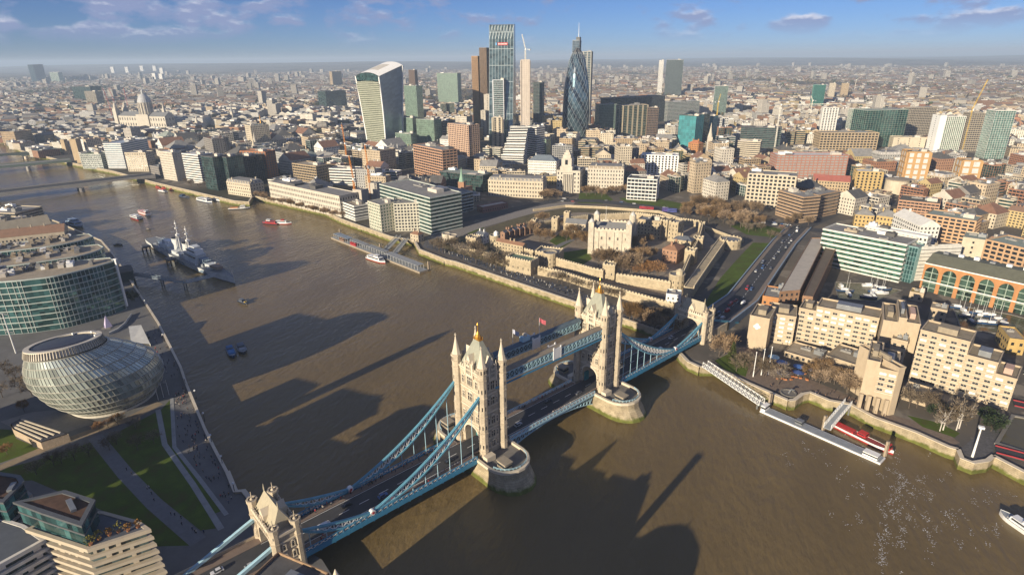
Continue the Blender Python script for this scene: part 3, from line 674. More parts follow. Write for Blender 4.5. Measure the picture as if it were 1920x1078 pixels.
 for x_ in (-7.6, -2.6, 2.6, 7.6):
  for i in range(24):
   a, b = -30.5+61*i/24, -30.5+61*(i+1)/24
   da, db = 1.3+4.6*(abs(a)/30.5)**2, 1.3+4.6*(abs(b)/30.5)**2
   und.beam((x_, a, DZ-0.9-da), (x_, b, DZ-0.9-db), 0.4, 0.5); und.beam((x_, a, DZ-0.9-da), (x_, a, DZ-0.9), 0.3)
   und.beam((x_, a, DZ-0.9-da), (x_, b, DZ-0.9), 0.25)
 und.build('bascule_girder', PALEBLUE, bas)
 for sx in (-1, 1): lattice_parapet(bas, -30.6, 30.6, sx*8.5, PALEBLUE, WHITE)
 for s in (-1, 1):
  dk = deck('side_span_deck', s*51.7, s*(AB+9), 9.0, 1.5)
  for sx in (-1, 1): lattice_parapet(dk, s*51.7, s*AB, sx*9.9, BLUE, WHITE)
  fl = MB()
  for i in range(15): y_ = s*(54+i*5.6); fl.beam((-10, y_, DZ-2.0), (10, y_, DZ-2.0), 0.5, 1.3)
  for x_ in (-9.9, 9.9): fl.beam((x_, s*51.7, DZ-1.5), (x_, s*AB, DZ-1.5), 0.5, 1.3)
  fl.build('floor_beam', BLUE, dk)
  pd = deck('pier_deck', s*30.6, s*51.7, 5.15, 0.8)
  # ---- chains: long and short trussed lengths meeting at a pin, hangers, land tie
  yT, zT, yP, zP, yA, zA = 47.2, 42.0, 104.6, 11.6, 133.5, 20.3
  for sx in (-1, 1):
   x_ = sx*9.28; ch = MB(); wb = MB(); hg = []
   def chain(y0, z0, y1, z1, sag_t, sag_b, n):
    P, Q = [], []
    for i in range(n+1):
     t = i/n; z = z0+(z1-z0)*t; k = 4*t*(1-t); P.append((x_, s*(y0+(y1-y0)*t), z-sag_t*k)); Q.append((x_, s*(y0+(y1-y0)*t), z-sag_b*k))
    for i in range(n):
     for dx in (-0.32, 0.32):
      ch.beam((P[i][0]+dx, *P[i][1:]), (P[i+1][0]+dx, *P[i+1][1:]), 0.32, 0.75); ch.beam((Q[i][0]+dx, *Q[i][1:]), (Q[i+1][0]+dx, *Q[i+1][1:]), 0.32, 0.75)
     if i: wb.beam(P[i], Q[i], 0.3)
     if 0 < i < n-1: wb.beam(P[i], Q[i+1], 0.26); wb.beam(Q[i], P[i+1], 0.26)
    return P, Q
   P, Q = chain(yT, zT, yP, zP, 3.6, 8.2, 18); hg += Q[2:-1:2]
   P2, Q2 = chain(yA, zA, yP, zP, 0.7, 3.6, 9); hg += Q2[1:-1:2]
   co = ch.build('suspension_chain', BLUE if s*0 else paint('chain_blue_paint', (0.15, 0.38, 0.50), 0.45), root); wb.build('chain_web', WHITE, co)
   for p in hg:
    if p[2] > DZ+1.0 and abs(abs(p[1])-yP) > 2.2:
     h_ = MB(); h_.tube((x_, p[1], DZ), (x_, p[1], p[2]), 0.17, n=6); h_.build('hanger', PALEBLUE, co)
   pn = MB(); pn.tube((x_-0.9, s*yP, zP), (x_+0.9, s*yP, zP), 1.15, n=14); pn.box((x_, s*yP, DZ-1.5), (1.0, 1.4, 2.4)); pn.build('link_pin', WHITE, co)
   pr = MB()
   for k in (-1, 1): pr.tube((x_+k*0.9, s*yP, zP), (x_+k*0.98, s*yP, zP), 0.55, n=12)
   pr.build('pin_roundel', REDP, co)
   tie = MB()
   for dx in (-0.4, 0.4): tie.beam((x_+dx, s*(AB+5.5), zA), (x_+dx, s*(AB+47), 5.2), 0.4, 1.3)
   tie.beam((x_, s*(AB+5.5), zA+0.5), (x_, s*(AB+47), 5.7), 1.2, 0.15)
   tie.build('land_tie', paint('chain_blue_paint', (0.10, 0.33, 0.46), 0.45) if s > 0 else PALEBLUE, root)
  # ---- abutment gateway tower
  y0 = s*(AB+4.0); ab = MB()
  for sx in (-1, 1):
   ab.prism([(sx*6.2, y0-4.6), (sx*11.2, y0-4.6), (sx*11.2, y0+4.6), (sx*6.2, y0+4.6)], -0.8, 21.0)
  na = 10; A = [(6.2*math.cos(math.pi*i/na), 15.0+5.0*math.sin(math.pi*i/na)) for i in range(na+1)]
  for i in range(na):
   (xa, za), (xb, zb) = A[i], A[i+1]; zc = 21.0
   ab.face([(xa, y0-4.6, za), (xa, y0-4.6, zc), (xb, y0-4.6, zc), (xb, y0-4.6, zb)]); ab.face([(xa, y0+4.6, zc), (xa, y0+4.6, za), (xb, y0+4.6, zb), (xb, y0+4.6, zc)]); ab.face([(xa, y0-4.6, za), (xb, y0-4.6, zb), (xb, y0+4.6, zb), (xa, y0+4.6, za)])
  ab.prism([(-11.2, y0-4.6), (11.2, y0-4.6), (11.2, y0+4.6), (-11.2, y0+4.6)], 21.0, 24.0, bottom=True)
  ao = ab.build('abutment_tower', STONE, root)
  bt = MB(); bt.ring([(-11.2, y0-4.6), (11.2, y0-4.6), (11.2, y0+4.6), (-11.2, y0+4.6)], 0.4, 0.1, 20.4, 21.1); bt.ring([(-11.2, y0-4.6), (11.2, y0-4.6), (11.2, y0+4.6), (-11.2, y0+4.6)], 0.55, 0.4, 23.6, 24.6)
  for sy in (-1, 1):
   for i in range(11): bt.box((-7.5+i*1.5, y0+sy*4.9, 24.6), (0.8, 0.5, 1.0))
  bt.build('battlement', STONE_TRIM, ao)
  for sx in (-1, 1):
   for sy in (-1, 1):
    q = MB(); q.prism(oct_(sx*10.2, y0+sy*3.9, 1.75), -0.78 if sx else 0, 26.5); q.ring(oct_(sx*10.2, y0+sy*3.9, 1.75), 0.3, 0.3, 26.0, 27.6); q.ring(oct_(sx*10.2, y0+sy*3.9, 1.75), 0.2, 0.05, 20.6, 21.2)
    q.lathe((sx*10.2, y0+sy*3.9, 26.6), [(1.4, 0), (0.2, 1.6), (0.12, 4.2)], 8)
    q.build('turret', STONE, ao)
  rr = MB(); a, b, hh = 8.6, 3.9, 31.6
  E_ = [(-a, y0-b, 24.05), (a, y0-b, 24.05), (a, y0+b, 24.05), (-a, y0+b, 24.05)]; L1, L2 = (-a+2.0, y0, hh), (a-2.0, y0, hh)
  rr.face([E_[0], E_[1], L2, L1]); rr.face([E_[2], E_[3], L1, L2]); rr.face([E_[1], E_[2], L2]); rr.face([E_[3], E_[0], L1])
  for sx in (-1, 1): rr.lathe((sx*(a-2), y0, hh-0.2), [(0.25, 0), (0.3, 1), (0.05, 3.2)], 6)
  rr.build('roof', paint('buff_slate', (0.40, 0.35, 0.25), 0.7, var=0.12, scale=0.8), ao)
  for sy in (-1, 1):
   for x in (-3.6, 0, 3.6): window_part(ao, (x, y0+sy*4.62, 21.4), (0, sy), 1.5, 1.6, arch=False)
   dmm = MB(); yy = y0+sy*4.3
   f1 = [(-1.8, yy, 24.0), (1.8, yy, 24.0), (1.8, yy, 27.2), (0, yy, 29.6), (-1.8, yy, 27.2)]; f2 = [(p[0], yy-sy*3.2, p[2]) for p in f1]
   dmm.face(f1 if sy < 0 else f1[::-1])
   for i in range(5): j = (i+1) % 5; q = [f1[i], f2[i], f2[j], f1[j]]; dmm.face(q if sy > 0 else q[::-1])
   do = dmm.build('gable', STONE_TRIM, ao); window_part(do, (0, yy+sy*0.03, 24.6), (0, sy), 1.6, 1.8, arch=False)
   for sx in (-1, 1): window_part(ao, (sx*8.3, y0+sy*4.62, 12.5), (0, sy), 1.0, 2.8, lights=1); window_part(ao, (sx*8.3, y0+sy*4.62, 17.2), (0, sy), 1.0, 2.2, lights=1)
  for sx in (-1, 1):
   for q in (-1.6, 1.6):
    for z in (8, 13, 17.5): window_part(ao, (sx*11.22, y0+q, z), (sx, 0), 0.9, 2.0, lights=1)
  # approach viaduct behind the gateway
  vi = MB(); vi.prism([(-10.5, s*(AB+9)), (10.5, s*(AB+9)), (10.5, s*(AB+(60 if s < 0 else 30))), (-10.5, s*(AB+(60 if s < 0 else 30)))], 4.0, DZ-0.02, 1, 0)
  for sx in (-1, 1): vi.prism([(sx*10.0, s*(AB+9)), (sx*10.6, s*(AB+9)), (sx*10.6, s*(AB+(60 if s < 0 else 30))), (sx*10.0, s*(AB+(60 if s < 0 else 30)))], DZ-0.02, DZ+1.2, 1)
  vo = vi.build('approach_viaduct', [ASPHALT, STONE], root)
  fw = MB()
  for sx in (-1, 1): fw.prism([(sx*6, s*(AB+9)), (sx*9.9, s*(AB+9)), (sx*9.9, s*(AB+(60 if s < 0 else 30))), (sx*6, s*(AB+(60 if s < 0 else 30)))], DZ-0.016, DZ+0.12)
  fw.build('footway', paint('footway_paving', (0.20, 0.15, 0.12), 0.9), vo)
 return root
bridge = build_bridge()
# flags and cabins standing on the upriver high walkway
def local_flag(u, v, z, h, col, label):
 p = bl(u, v); t = thing('flag', label, 'flag', (p[0], p[1], z), group='flags on the high walkway')
 m = MB(); m.tube((p[0], p[1], z), (p[0], p[1], z+h), 0.12, 0.06, 6); m.build('flagpole', WHITE, t)
 f = MB(); n = 6
 for i in range(n):
  a = (i/n*3.4, math.sin(i*1.3)*0.25); b = ((i+1)/n*3.4, math.sin((i+1)*1.3)*0.25)
  f.face([(p[0]+a[0], p[1]+a[1], z+h-2.3-a[0]*0.35), (p[0]+b[0], p[1]+b[1], z+h-2.3-b[0]*0.35), (p[0]+b[0], p[1]+b[1], z+h-0.1-b[0]*0.3), (p[0]+a[0], p[1]+a[1], z+h-0.1-a[0]*0.3)])
 f.build('flag_cloth', paint('flag_'+label.split()[1], col, 0.8), t)
local_flag(-14, -7.4, 48.5, 8.5, (0.45, 0.46, 0.55), 'small pale flag flying from the high walkway')
local_flag(4, -7.4, 48.5, 9.0, (0.45, 0.10, 0.12), 'small red flag flying from the high walkway')
def roof_kiosk():
 p = bl(-6, -7.4); t = thing('lift_housing', 'pale blue and cream housing on top of the high walkway roof', 'housing', (p[0], p[1], 48.4))
 m = MB(); m.box((p[0], p[1], 48.3), (2.6, 5.0, 2.4), -BRG); m.build('body', PALEBLUE, t); k = MB(); k.box((p[0], p[1]+0.2, 50.7), (1.6, 1.6, 1.4), -BRG); k.build('vent', STONE_TRIM, t)
roof_kiosk()
# ================================================================== BUILDERS FOR BUILDINGS
WINMESH = {}
def facing(a, b, z=20):           # does the wall a-b (ccw) look towards the viewer's side of the city?
 n = np.array([b[1]-a[1], -(b[0]-a[0])]); m = (np.array(a[:2])+np.array(b[:2]))/2
 v = CP[:2]-m; return n@v/(np.linalg.norm(n)*np.linalg.norm(v)+1e-9)
def edge_windows(mb, a, b, z0, z1, fh, bay, w, h, sill, proud=0.05, mi=0, skip=None):
 a, b = np.array(a[:2], float), np.array(b[:2], float); L_ = np.linalg.norm(b-a)
 if L_ < bay*0.8: return
 e = (b-a)/L_; n = np.array([e[1], -e[0]]); k = max(int(L_/bay), 1); st = L_/k; fl = max(int((z1-z0)/fh), 1); fs = (z1-z0)/fl
 for f in range(fl):
  zz = z0+f*fs+sill*fs/fh
  for i in range(k):
   if skip and skip(f, i): continue
   c = a+e*st*(i+0.5)+n*proud; p, q = c-e*w/2, c+e*w/2
   mb.face([(*p, zz), (*q, zz), (*q, zz+h), (*p, zz+h)], mi, [(i*1.5+.2, f*3.6+.2), (i*1.5+1.2, f*3.6+.2), (i*1.5+1.2, f*3.6+3), (i*1.5+.2, f*3.6+3)])
def window_objects(parent, a, b, z0, z1, fh, bay, w, h, sill, frame_mat, glass_mat, limit=300, skip=None, depth=0.22, name='window'):
 # each window an object of its own sharing one mesh: pane set between reveals, sill and head
 key = (w, h, frame_mat.name, glass_mat.name, depth); org = ORG.get(parent.name, (0, 0, 0))
 if key not in WINMESH:
  m = MB(); hw = w/2
  for x0, x1, q0, q1 in ((-hw-0.16, -hw, -0.16, h+0.16), (hw, hw+0.16, -0.16, h+0.16), (-hw, hw, h, h+0.16), (-hw, hw, -0.16, 0), (-0.06, 0.06, 0, h)):
   m.face([(x0, -depth, q0), (x1, -depth, q0), (x1, -depth, q1), (x0, -depth, q1)], 0)
   m.face([(x1, -depth, q0), (x1, 0, q0), (x1, 0, q1), (x1, -depth, q1)], 0); m.face([(x0, 0, q0), (x0, -depth, q0), (x0, -depth, q1), (x0, 0, q1)], 0); m.face([(x0, -depth, q1), (x1, -depth, q1), (x1, 0, q1), (x0, 0, q1)], 0)
  m.face([(-hw, -0.03, 0), (hw, -0.03, 0), (hw, -0.03, h), (-hw, -0.03, h)], 1, [(0.2, .2), (1.2, .2), (1.2, 3), (.2, 3)])
  WINMESH[key] = m.mesh(name, [frame_mat, glass_mat])
 a, b = np.array(a[:2], float), np.array(b[:2], float); L_ = np.linalg.norm(b-a); e = (b-a)/L_; ang = math.atan2(e[1], e[0])
 k = max(int(L_/bay), 1); st = L_/k; fl = max(int((z1-z0)/fh), 1); fs = (z1-z0)/fl; made = 0
 for f in range(fl-1, -1, -1):
  for i in range(k):
   if made >= limit: return made
   if skip and skip(f, i): continue
   c = a+e*st*(i+0.5); o = bpy.data.objects.new(name, WINMESH[key]); COL.objects.link(o); o.parent = parent
   o.location = (c[0]-org[0], c[1]-org[1], z0+f*fs+sill-org[2]); o.rotation_euler = (0, 0, ang); made += 1
 return made
def band_facade(mb_w, mb_g, poly, z0, z1, fh, band, out=0.35, bay=None, pw=0.5, band_objs=None, mats=None):
 poly = ccw(poly); mb_g.walls(poly, z0, z1, 0); fl = max(round((z1-z0)/fh), 1); fs = (z1-z0)/fl
 for f in range(fl+1):
  zb = z0+f*fs-(band*0.35 if f else 0)
  if band_objs is not None:
   m = MB(); m.ring(poly, out+0.15, 0.05, zb, min(zb+band, z1+0.9)); m.build('floor_band', mats, band_objs)
  else: mb_w.ring(poly, out+0.1, 0.05, zb, zb+band)
 if bay:
  n = len(poly)
  for i in range(n):
   a, b = np.array(poly[i]), np.array(poly[(i+1) % n]); L_ = np.linalg.norm(b-a)
   if L_ < 2.0 or facing(a, b) < -0.25: continue
   e = (b-a)/L_; nn = np.array([e[1], -e[0]]); k = max(round(L_/bay), 1)
   for j in range(k+1):
    c = a+e*L_*j/k; p, q = c-e*pw/2, c+e*pw/2; P, Q = p+nn*out, q+nn*out
    mb_w.face([(*P, z0), (*Q, z0), (*Q, z1), (*P, z1)]); mb_w.face([(*Q, z0), (*q, z0), (*q, z1), (*Q, z1)]); mb_w.face([(*p, z0), (*P, z0), (*P, z1), (*p, z1)])
def roof_on(t, poly, z, mat, par_mat, kind='flat', par=0.9, plant=3, seed=0, extra=None):
 r_ = random.Random(seed); poly = ccw(poly)
 if kind == 'flat':
  m = MB(); m.poly(offset(poly, -0.28), z); ro = m.build('roof', mat, t)
  if par: m = MB(); m.ring(poly, 0.06, 0.3, z-0.3, z+par); m.build('parapet', par_mat, t)
  xs = [p[0] for p in poly]; ys = [p[1] for p in poly]; e = np.array(poly[1])-np.array(poly[0]); ang = math.atan2(e[1], e[0]); tries = 0; made = 0
  pm = [ROOFGREY, ROOFTAN, WHITE, ROOFDARK, GREYM, paint('pale_render', (0.55, 0.50, 0.43), 0.8)]
  sz = math.sqrt(abs(area(poly)))
  while made < plant and tries < 40:
   tries += 1; x, y = r_.uniform(min(xs), max(xs)), r_.uniform(min(ys), max(ys)); w, d = r_.uniform(0.12, 0.34)*sz, r_.uniform(0.10, 0.24)*sz; h = r_.uniform(1.2, 4.0)
   ca, sa = math.cos(ang), math.sin(ang)
   if all(inside(x+u*w*ca-v*d*sa, y+u*w*sa+v*d*ca, poly) for u in (-.55, .55) for v in (-.55, .55)):
    m = MB(); m.box((x, y, z+0.003+made*0.004), (w, d, h), ang, base=False)
    for q in range(r_.randint(0, 3)): m.box((x+r_.uniform(-.3, .3)*w, y+r_.uniform(-.3, .3)*d, z+h+0.005*(q+1)), (w*0.2, d*0.25, r_.uniform(0.5, 1.4)), ang, base=False)
    m.build('roof_plant', r_.choice(pm), ro); made += 1
 elif kind in ('hip', 'gable') and len(poly) == 4:
  l0 = math.hypot(poly[1][0]-poly[0][0], poly[1][1]-poly[0][1]); l1 = math.hypot(poly[2][0]-poly[1][0], poly[2][1]-poly[1][1])
  if l0 < l1: poly = poly[1:]+poly[:1]; l0, l1 = l1, l0
  P = [np.array(p) for p in offset(poly, 0.35)]; h = l1*0.33; s = 0.0 if kind == 'gable' else min(l1/2, l0*0.4)
  a, b = (P[0]+P[3])/2, (P[1]+P[2])/2; e = (b-a)/np.linalg.norm(b-a); A, B = a+e*s, b-e*s
  m = MB(); T3 = lambda p, zz: (p[0], p[1], zz)
  m.face([T3(P[0], z), T3(P[1], z), T3(B, z+h), T3(A, z+h)]); m.face([T3(P[2], z), T3(P[3], z), T3(A, z+h), T3(B, z+h)])
  m.face([T3(P[1], z), T3(P[2], z), T3(B, z+h)], 0 if kind == 'hip' else 1); m.face([T3(P[3], z), T3(P[0], z), T3(A, z+h)], 0 if kind == 'hip' else 1)
  ro = m.build('roof', [mat, par_mat], t)
  for q in range(plant):
   c = a+(b-a)*r_.uniform(0.12, 0.88); k = MB(); k.box((c[0], c[1], z+h*0.6), (1.1, 1.6, h*0.4+2.2), math.atan2(e[1], e[0]), base=False); k.build('chimney', par_mat, ro)
 elif kind == 'mansard':
  inn = offset(poly, -2.2); m = MB(); n = len(poly); h = 3.6
  for i in range(n): j = (i+1) % n; m.face([(*poly[i], z), (*poly[j], z), (*inn[j], z+h), (*inn[i], z+h)], 0)
  m.poly(inn, z+h, 1); ro = m.build('roof', [mat, ROOFGREY], t); dm = MB()
  for i in range(n):
   a, b = np.array(poly[i]), np.array(poly[(i+1) % n]); L_ = np.linalg.norm(b-a); k = int(L_/5.0)
   if facing(a, b) < 0 or k < 1: continue
   e = (b-a)/L_; nn = np.array([e[1], -e[0]])
   for j in range(k): c = a+e*L_*(j+0.5)/k-nn*1.1; dm.box((c[0], c[1], z+0.5), (1.5, 1.6, 2.2), math.atan2(e[1], e[0]), base=False)
  dm.build('dormer', par_mat, ro, kind='stuff')
  for q in range(plant):
   i = r_.randrange(n); c = np.array(inn[i])*0.8+np.array(inn[(i+1) % n])*0.2; k = MB(); k.box((c[0], c[1], z+h-0.5), (1.4, 2.6, 3.0), 0.3, base=False); k.build('chimney', par_mat, ro)
 return ro
FOOT = []
def block(label, cat, poly, z1, style='punch', wall=STONE_TRIM, glz=DARKWIN, roof=ROOFGREY, fh=3.7, bay=3.2, z0=GZ-0.5, group=None, name='office_building', rkind='flat', par=0.9, plant=3, seed=1, band=1.3, near=False, pw=0.55, win=(1.5, 1.9), par_mat=None, limit=300, wframe=None, vis=None):
 poly = ccw([tuple(p) for p in poly]); c = np.mean(np.array(poly), axis=0); n = len(poly); FOOT.append((poly, z1, vis))
 t = thing(name, label, cat, (c[0], c[1], GZ), group=group)
 if style in ('band', 'grid'):
  w, g = MB(), MB(); band_facade(w, g, poly, z0, z1, fh, band, bay=bay if style == 'grid' else None, pw=pw, band_objs=t if near else None, mats=wall)
  g.build('glazing', glz, t)
  if w.f: w.build('facade_frame', wall, t, kind='stuff' if not near or style == 'grid' else None)
 elif style == 'curtain':
  w, g = MB(), MB(); g.walls(poly, z0, z1); fl = max(round((z1-z0)/fh), 1)
  for f in range(1, fl+1): w.ring(poly, 0.10, 0.02, z0+(z1-z0)*f/fl-0.30, z0+(z1-z0)*f/fl)
  for i in range(n):
   a, b = np.array(poly[i]), np.array(poly[(i+1) % n]); L_ = np.linalg.norm(b-a)
   if L_ < 2 or facing(a, b) < -0.2: continue
   e = (b-a)/L_; nn = np.array([e[1], -e[0]]); k = max(round(L_/bay), 1)
   for j in range(k+1):
    cc = a+e*L_*j/k; p, q = cc-e*pw/4+nn*0.22, cc+e*pw/4+nn*0.22; w.face([(*p, z0), (*q, z0), (*q, z1), (*p, z1)]); q2 = q-nn*0.22; p2 = p-nn*0.22
    w.face([(*q, z0), (*q2, z0), (*q2, z1), (*q, z1)]); w.face([(*p2, z0), (*p, z0), (*p, z1), (*p2, z1)])
  g.build('glazing', glz, t); w.build('facade_frame', wall, t, kind='stuff')
 else:
  w = MB(); w.walls(poly, z0, z1); w.build('wall', wall, t); g = MB(); left = limit
  for i in range(n):
   a, b = poly[i], poly[(i+1) % n]
   if facing(a, b) < -0.25: continue
   if near and left > 0 and facing(a, b) > 0.1: left -= window_objects(t, a, b, GZ+0.6, z1-0.6, fh, bay, win[0], win[1], (fh-win[1])*0.5, wframe or wall, glz, left)
   else: edge_windows(g, a, b, GZ+0.4, z1-0.3, fh, bay, win[0], win[1], (fh-win[1])*0.45)
  if g.f: g.build('glazing', glz, t, kind='stuff')
  if z1-GZ > 14 and rkind != 'none':
   m = MB(); m.ring(poly, 0.3, 0.02, z1-1.0, z1-0.55); m.build('cornice', par_mat or wall, t)
 if rkind != 'none': roof_on(t, poly, z1, roof, par_mat or wall, rkind, par, plant, seed)
 return t
def front(pl, pr, yb, depth, z=None):     # footprint from the two roof corners of its sunlit front, foot height yb and depth in metres
 A, h = (top_at(pl[0], pl[1], yb) if z is None else (at(pl[0], pl[1], z), z)); B = at(pr[0], pr[1], h) if pr[1] > 118 else None
 if B is None:                          # corner above the eye line: same distance as the first corner
  e = A-CP[:2]; lo, hi = 0.2, 3.0; d = FW+RT*(pr[0]-PW/2)/CAM['f']-UP*(pr[1]-PH/2)/CAM['f']; k = np.linalg.norm(e)/math.hypot(d[0], d[1]); B = CP[:2]+d[:2]*k
 e = B-A; e = e/np.linalg.norm(e); n = np.array([-e[1], e[0]])
 if n@(A-CP[:2]) < 0: n = -n
 return [tuple(A), tuple(B), tuple(B+n*depth), tuple(A+n*depth)], h
# ================================================================== THE NEAR (SOUTH) BANK
def egg_building():
 c = (-221, -82); t = thing('glass_egg_building', 'leaning egg-shaped glass building with dark oval roof beside the riverside park', 'building', (*c, GZ))
 st = [(6.0, -222.6, -79.0, 19.8), (9.0, -222.2, -79.4, 22.8), (13.0, -221.6, -80.3, 25.6), (17.0, -221.1, -81.4, 27.6), (21.0, -220.6, -82.6, 28.6), (25.0, -220.2, -84.2, 28.9), (29.0, -219.8, -86.2, 28.4), (33.0, -219.3, -88.5, 26.8), (37.0, -218.8, -91.0, 24.3), (41.0, -218.3, -93.6, 21.0), (44.6, -217.9, -96.0, 17.6)]
 n = 84; glz = glass('egg_glass', (0.40, 0.44, 0.39), 0.2, 0.3, 0.35, (2.1, 1.0)); fr = paint('egg_frame', (0.42, 0.41, 0.36), 0.45, 0.2)
 def ringpts(s, k=0.0): return [(s[1]+(s[3]+k)*math.cos(2*math.pi*i/n), s[2]+(s[3]+k)*math.sin(2*math.pi*i/n)) for i in range(n)]
 def lift(p, a): k = max(0, (a-12)/37)**1.5*0.15; return k*((p[0]+216.5)*0.89-(p[1]+96)*0.46)
 for a, b in zip(st, st[1:]):
  A, B = ringpts(a), ringpts(b); A2 = ringpts(a, 0.5 if a[3] < 28 else 0.35); g = MB()
  for i in range(n):
   j = (i+1) % n; u = i*2.1; g.face([(*A[i], a[0]), (*A[j], a[0]), (*B[j], b[0]), (*B[i], b[0])], 0, [(u+.1, a[0]), (u+2.0, a[0]), (u+2.0, a[0]+.9), (u+.1, a[0]+.9)])
  g.v = [(x, y, z+lift((x, y), z)) for x, y, z in g.v]; go = g.build('glazed_storey', glz, t); m = MB()
  m.ring(B, 0.35, 0.6, b[0]-0.25, b[0]+0.15)
  for i in range(n):
   p, q = Vector((*A[i], a[0])), Vector((*B[i], b[0])); o = Vector((A[i][0]-a[1], A[i][1]-a[2], 0)).normalized()
   if o.y < 0.8: m.beam(p+o*0.1, q+o*0.1, 0.2, 0.2)
  m.v = [(x, y, z+lift((x, y), z)) for x, y, z in m.v]; m.build('storey_frame', fr, go, kind='stuff')
 s = st[-1]; cr = MB(); P = ringpts((0, s[1]-0.2, s[2]-1.0, 17.2)); Q = ringpts((0, s[1]-0.2, s[2]-1.0, 16.2));
 for i in range(n): j = (i+1) % n; cr.face([(*P[i], 44.9), (*P[j], 44.9), (*Q[j], 48.4), (*Q[i], 48.4)])
 cr.ring(Q, 0.3, 2.2, 48.4, 49.0)
 cr.v = [(x, y, z+lift((x, y), 49)) for x, y, z in cr.v]; co = cr.build('roof_crown', paint('crown_louvre', (0.62, 0.56, 0.46), 0.6), t); lv = MB()
 for i in range(0, n): o = (P[i][0]-s[1], P[i][1]-s[2]); l = math.hypot(*o); lv.beam((P[i][0]+o[0]/l*0.15, P[i][1]+o[1]/l*0.15, 45.0), (Q[i][0]+o[0]/l*0.25, Q[i][1]+o[1]/l*0.25, 48.3), 0.35)
 lv.v = [(x, y, z+lift((x, y), 49)) for x, y, z in lv.v]; lv.build('louvre', paint('louvre_shade', (0.30, 0.27, 0.22), 0.6), co, kind='stuff')
 rf = MB(); rf.lathe((s[1]-0.2, s[2]-1.0, 48.2), [(14.4, 0), (10, 0.9), (4, 1.3), (0.01, 1.4)], 48, smooth=True); rf.v = [(x, y, z+lift((x, y), 49)) for x, y, z in rf.v]; rf.build('roof', paint('dark_solar_roof', (0.045, 0.045, 0.055), 0.4, 0.2), t)
 for k in (0.8, 1.6, 2.4):
  h = MB(); h.box((s[1]+13*math.cos(k), s[2]+13*math.sin(k), 48.6), (1.2, 0.8, 1.0)); h.v = [(x, y, z+lift((x, y), 49)) for x, y, z in h.v]; h.build('roof_hatch', WHITE, t)
 ba = MB(); ba.ring(ringpts(st[0]), 1.2, 2.0, 5.2, 6.3); ba.build('base_rim', paint('pale_rim', (0.58, 0.54, 0.46), 0.6), t)
 for i in range(10):
  a = math.pi*2*i/10; p = MB(); p.tube((st[0][1]+14.5*math.cos(a), st[0][2]+14.5*math.sin(a), 4.9), (st[0][1]+18.8*math.cos(a), st[0][2]+18.8*math.sin(a), 8.0), 0.45, n=6); p.build('raking_column', WHITE, t)
egg_building()
GREENG = glass('green_office_glass', (0.045, 0.115, 0.115), 0.12, 0.45, 0.6, (3.0, 3.9))
def wedge(front_px, back_px, z, label, seed, near=True):
 F = px(front_px, z); Bk = px(back_px, z); P = []; G = np.array(F)
 for i in range(len(F)-1):
  p0, p1, p2, p3 = G[max(i-1, 0)], G[i], G[i+1], G[min(i+2, len(F)-1)]
  for k in range(6): t_ = k/6; P.append(tuple(0.5*(2*p1+(p2-p0)*t_+(2*p0-5*p1+4*p2-p3)*t_**2+(3*p1-p0-3*p2+p3)*t_**3)))
 P += [F[-1]]+Bk
 t = block(label, 'office block', P, z, 'grid', paint('pale_spandrel', (0.42, 0.47, 0.44), 0.5), GREENG, ROOFTAN, fh=4.1, bay=3.6, band=0.6, near=near, plant=0, group='curved green glass offices', name='office_building', par=0.6, pw=0.3)
 r_ = random.Random(seed); F_, Bm = np.array(F), np.array(Bk)
 fm = F_[len(F_)//2-1]; bm_ = Bm[len(Bm)//2]; e = F_[-2]-F_[0]; ang = math.atan2(e[1], e[0]); L_ = np.linalg.norm(e)
 for i in range(26):
  u = 0.03+0.036*i; base = F_[0]+e*u; mid = base+(bm_-fm)*r_.uniform(0.2, 0.8); m = MB(); h = r_.uniform(0.8, 3.0)
  if not inside(mid[0], mid[1], P): continue
  m.box((*mid, z+0.01+i*0.003), (L_*r_.uniform(0.02, 0.06), np.linalg.norm(bm_-fm)*r_.uniform(0.1, 0.4), h), ang, base=False)
  for q in range(3): m.box((mid[0]+r_.uniform(-3, 3), mid[1]+r_.uniform(-2, 2), z+h+0.02+q*0.01), (1.6, 1.6, 0.9), ang, base=False)
  m.build('roof_plant', [ROOFGREY, WHITE, ROOFTAN, GREYM, ROOFDARK, paint('pale_render', (0.55, 0.50, 0.43), 0.8)][i % 6 if r_.random() < .8 else 2], t)
 return t
wedge([(-60, 533), (22, 528), (60, 524), (100, 519), (150, 508), (192, 497), (213, 490)], [(206, 484), (150, 489), (90, 495), (30, 503), (-60, 516)], 43, 'curved green glass office block with a white fin beside the glass egg', 3)
wedge([(-60, 508), (30, 498), (107, 487), (150, 480), (182, 471), (194, 464)], [(184, 459), (120, 466), (60, 474), (-60, 490)], 38, 'second curved green glass office block upriver of the glass egg', 5)
wedge([(-60, 480), (65, 466), (110, 460), (150, 452), (174, 444)], [(166, 439), (110, 446), (60, 452), (-60, 465)], 34, 'third curved green glass office block upriver, with long grey roof', 8)
def fin():
 a, b = at(213, 489, 44), at(214, 492, 44); t = thing('facade_fin', 'tall white fin at the river corner of the curved glass office', 'fin', (*a, GZ))
 m = MB(); m.box((a[0]+1.2, a[1]+0.6, 8), (1.0, 1.0, 37), 0.3); m.build('mast', WHITE, t); k = MB(); k.box((a[0]+1.2, a[1]+0.6, 45), (2.6, 1.6, 0.5), 0.3); k.build('cap', WHITE, t)
fin()
TANROOF = paint('tan_ribbed_roof', (0.34, 0.29, 0.21), 0.8)
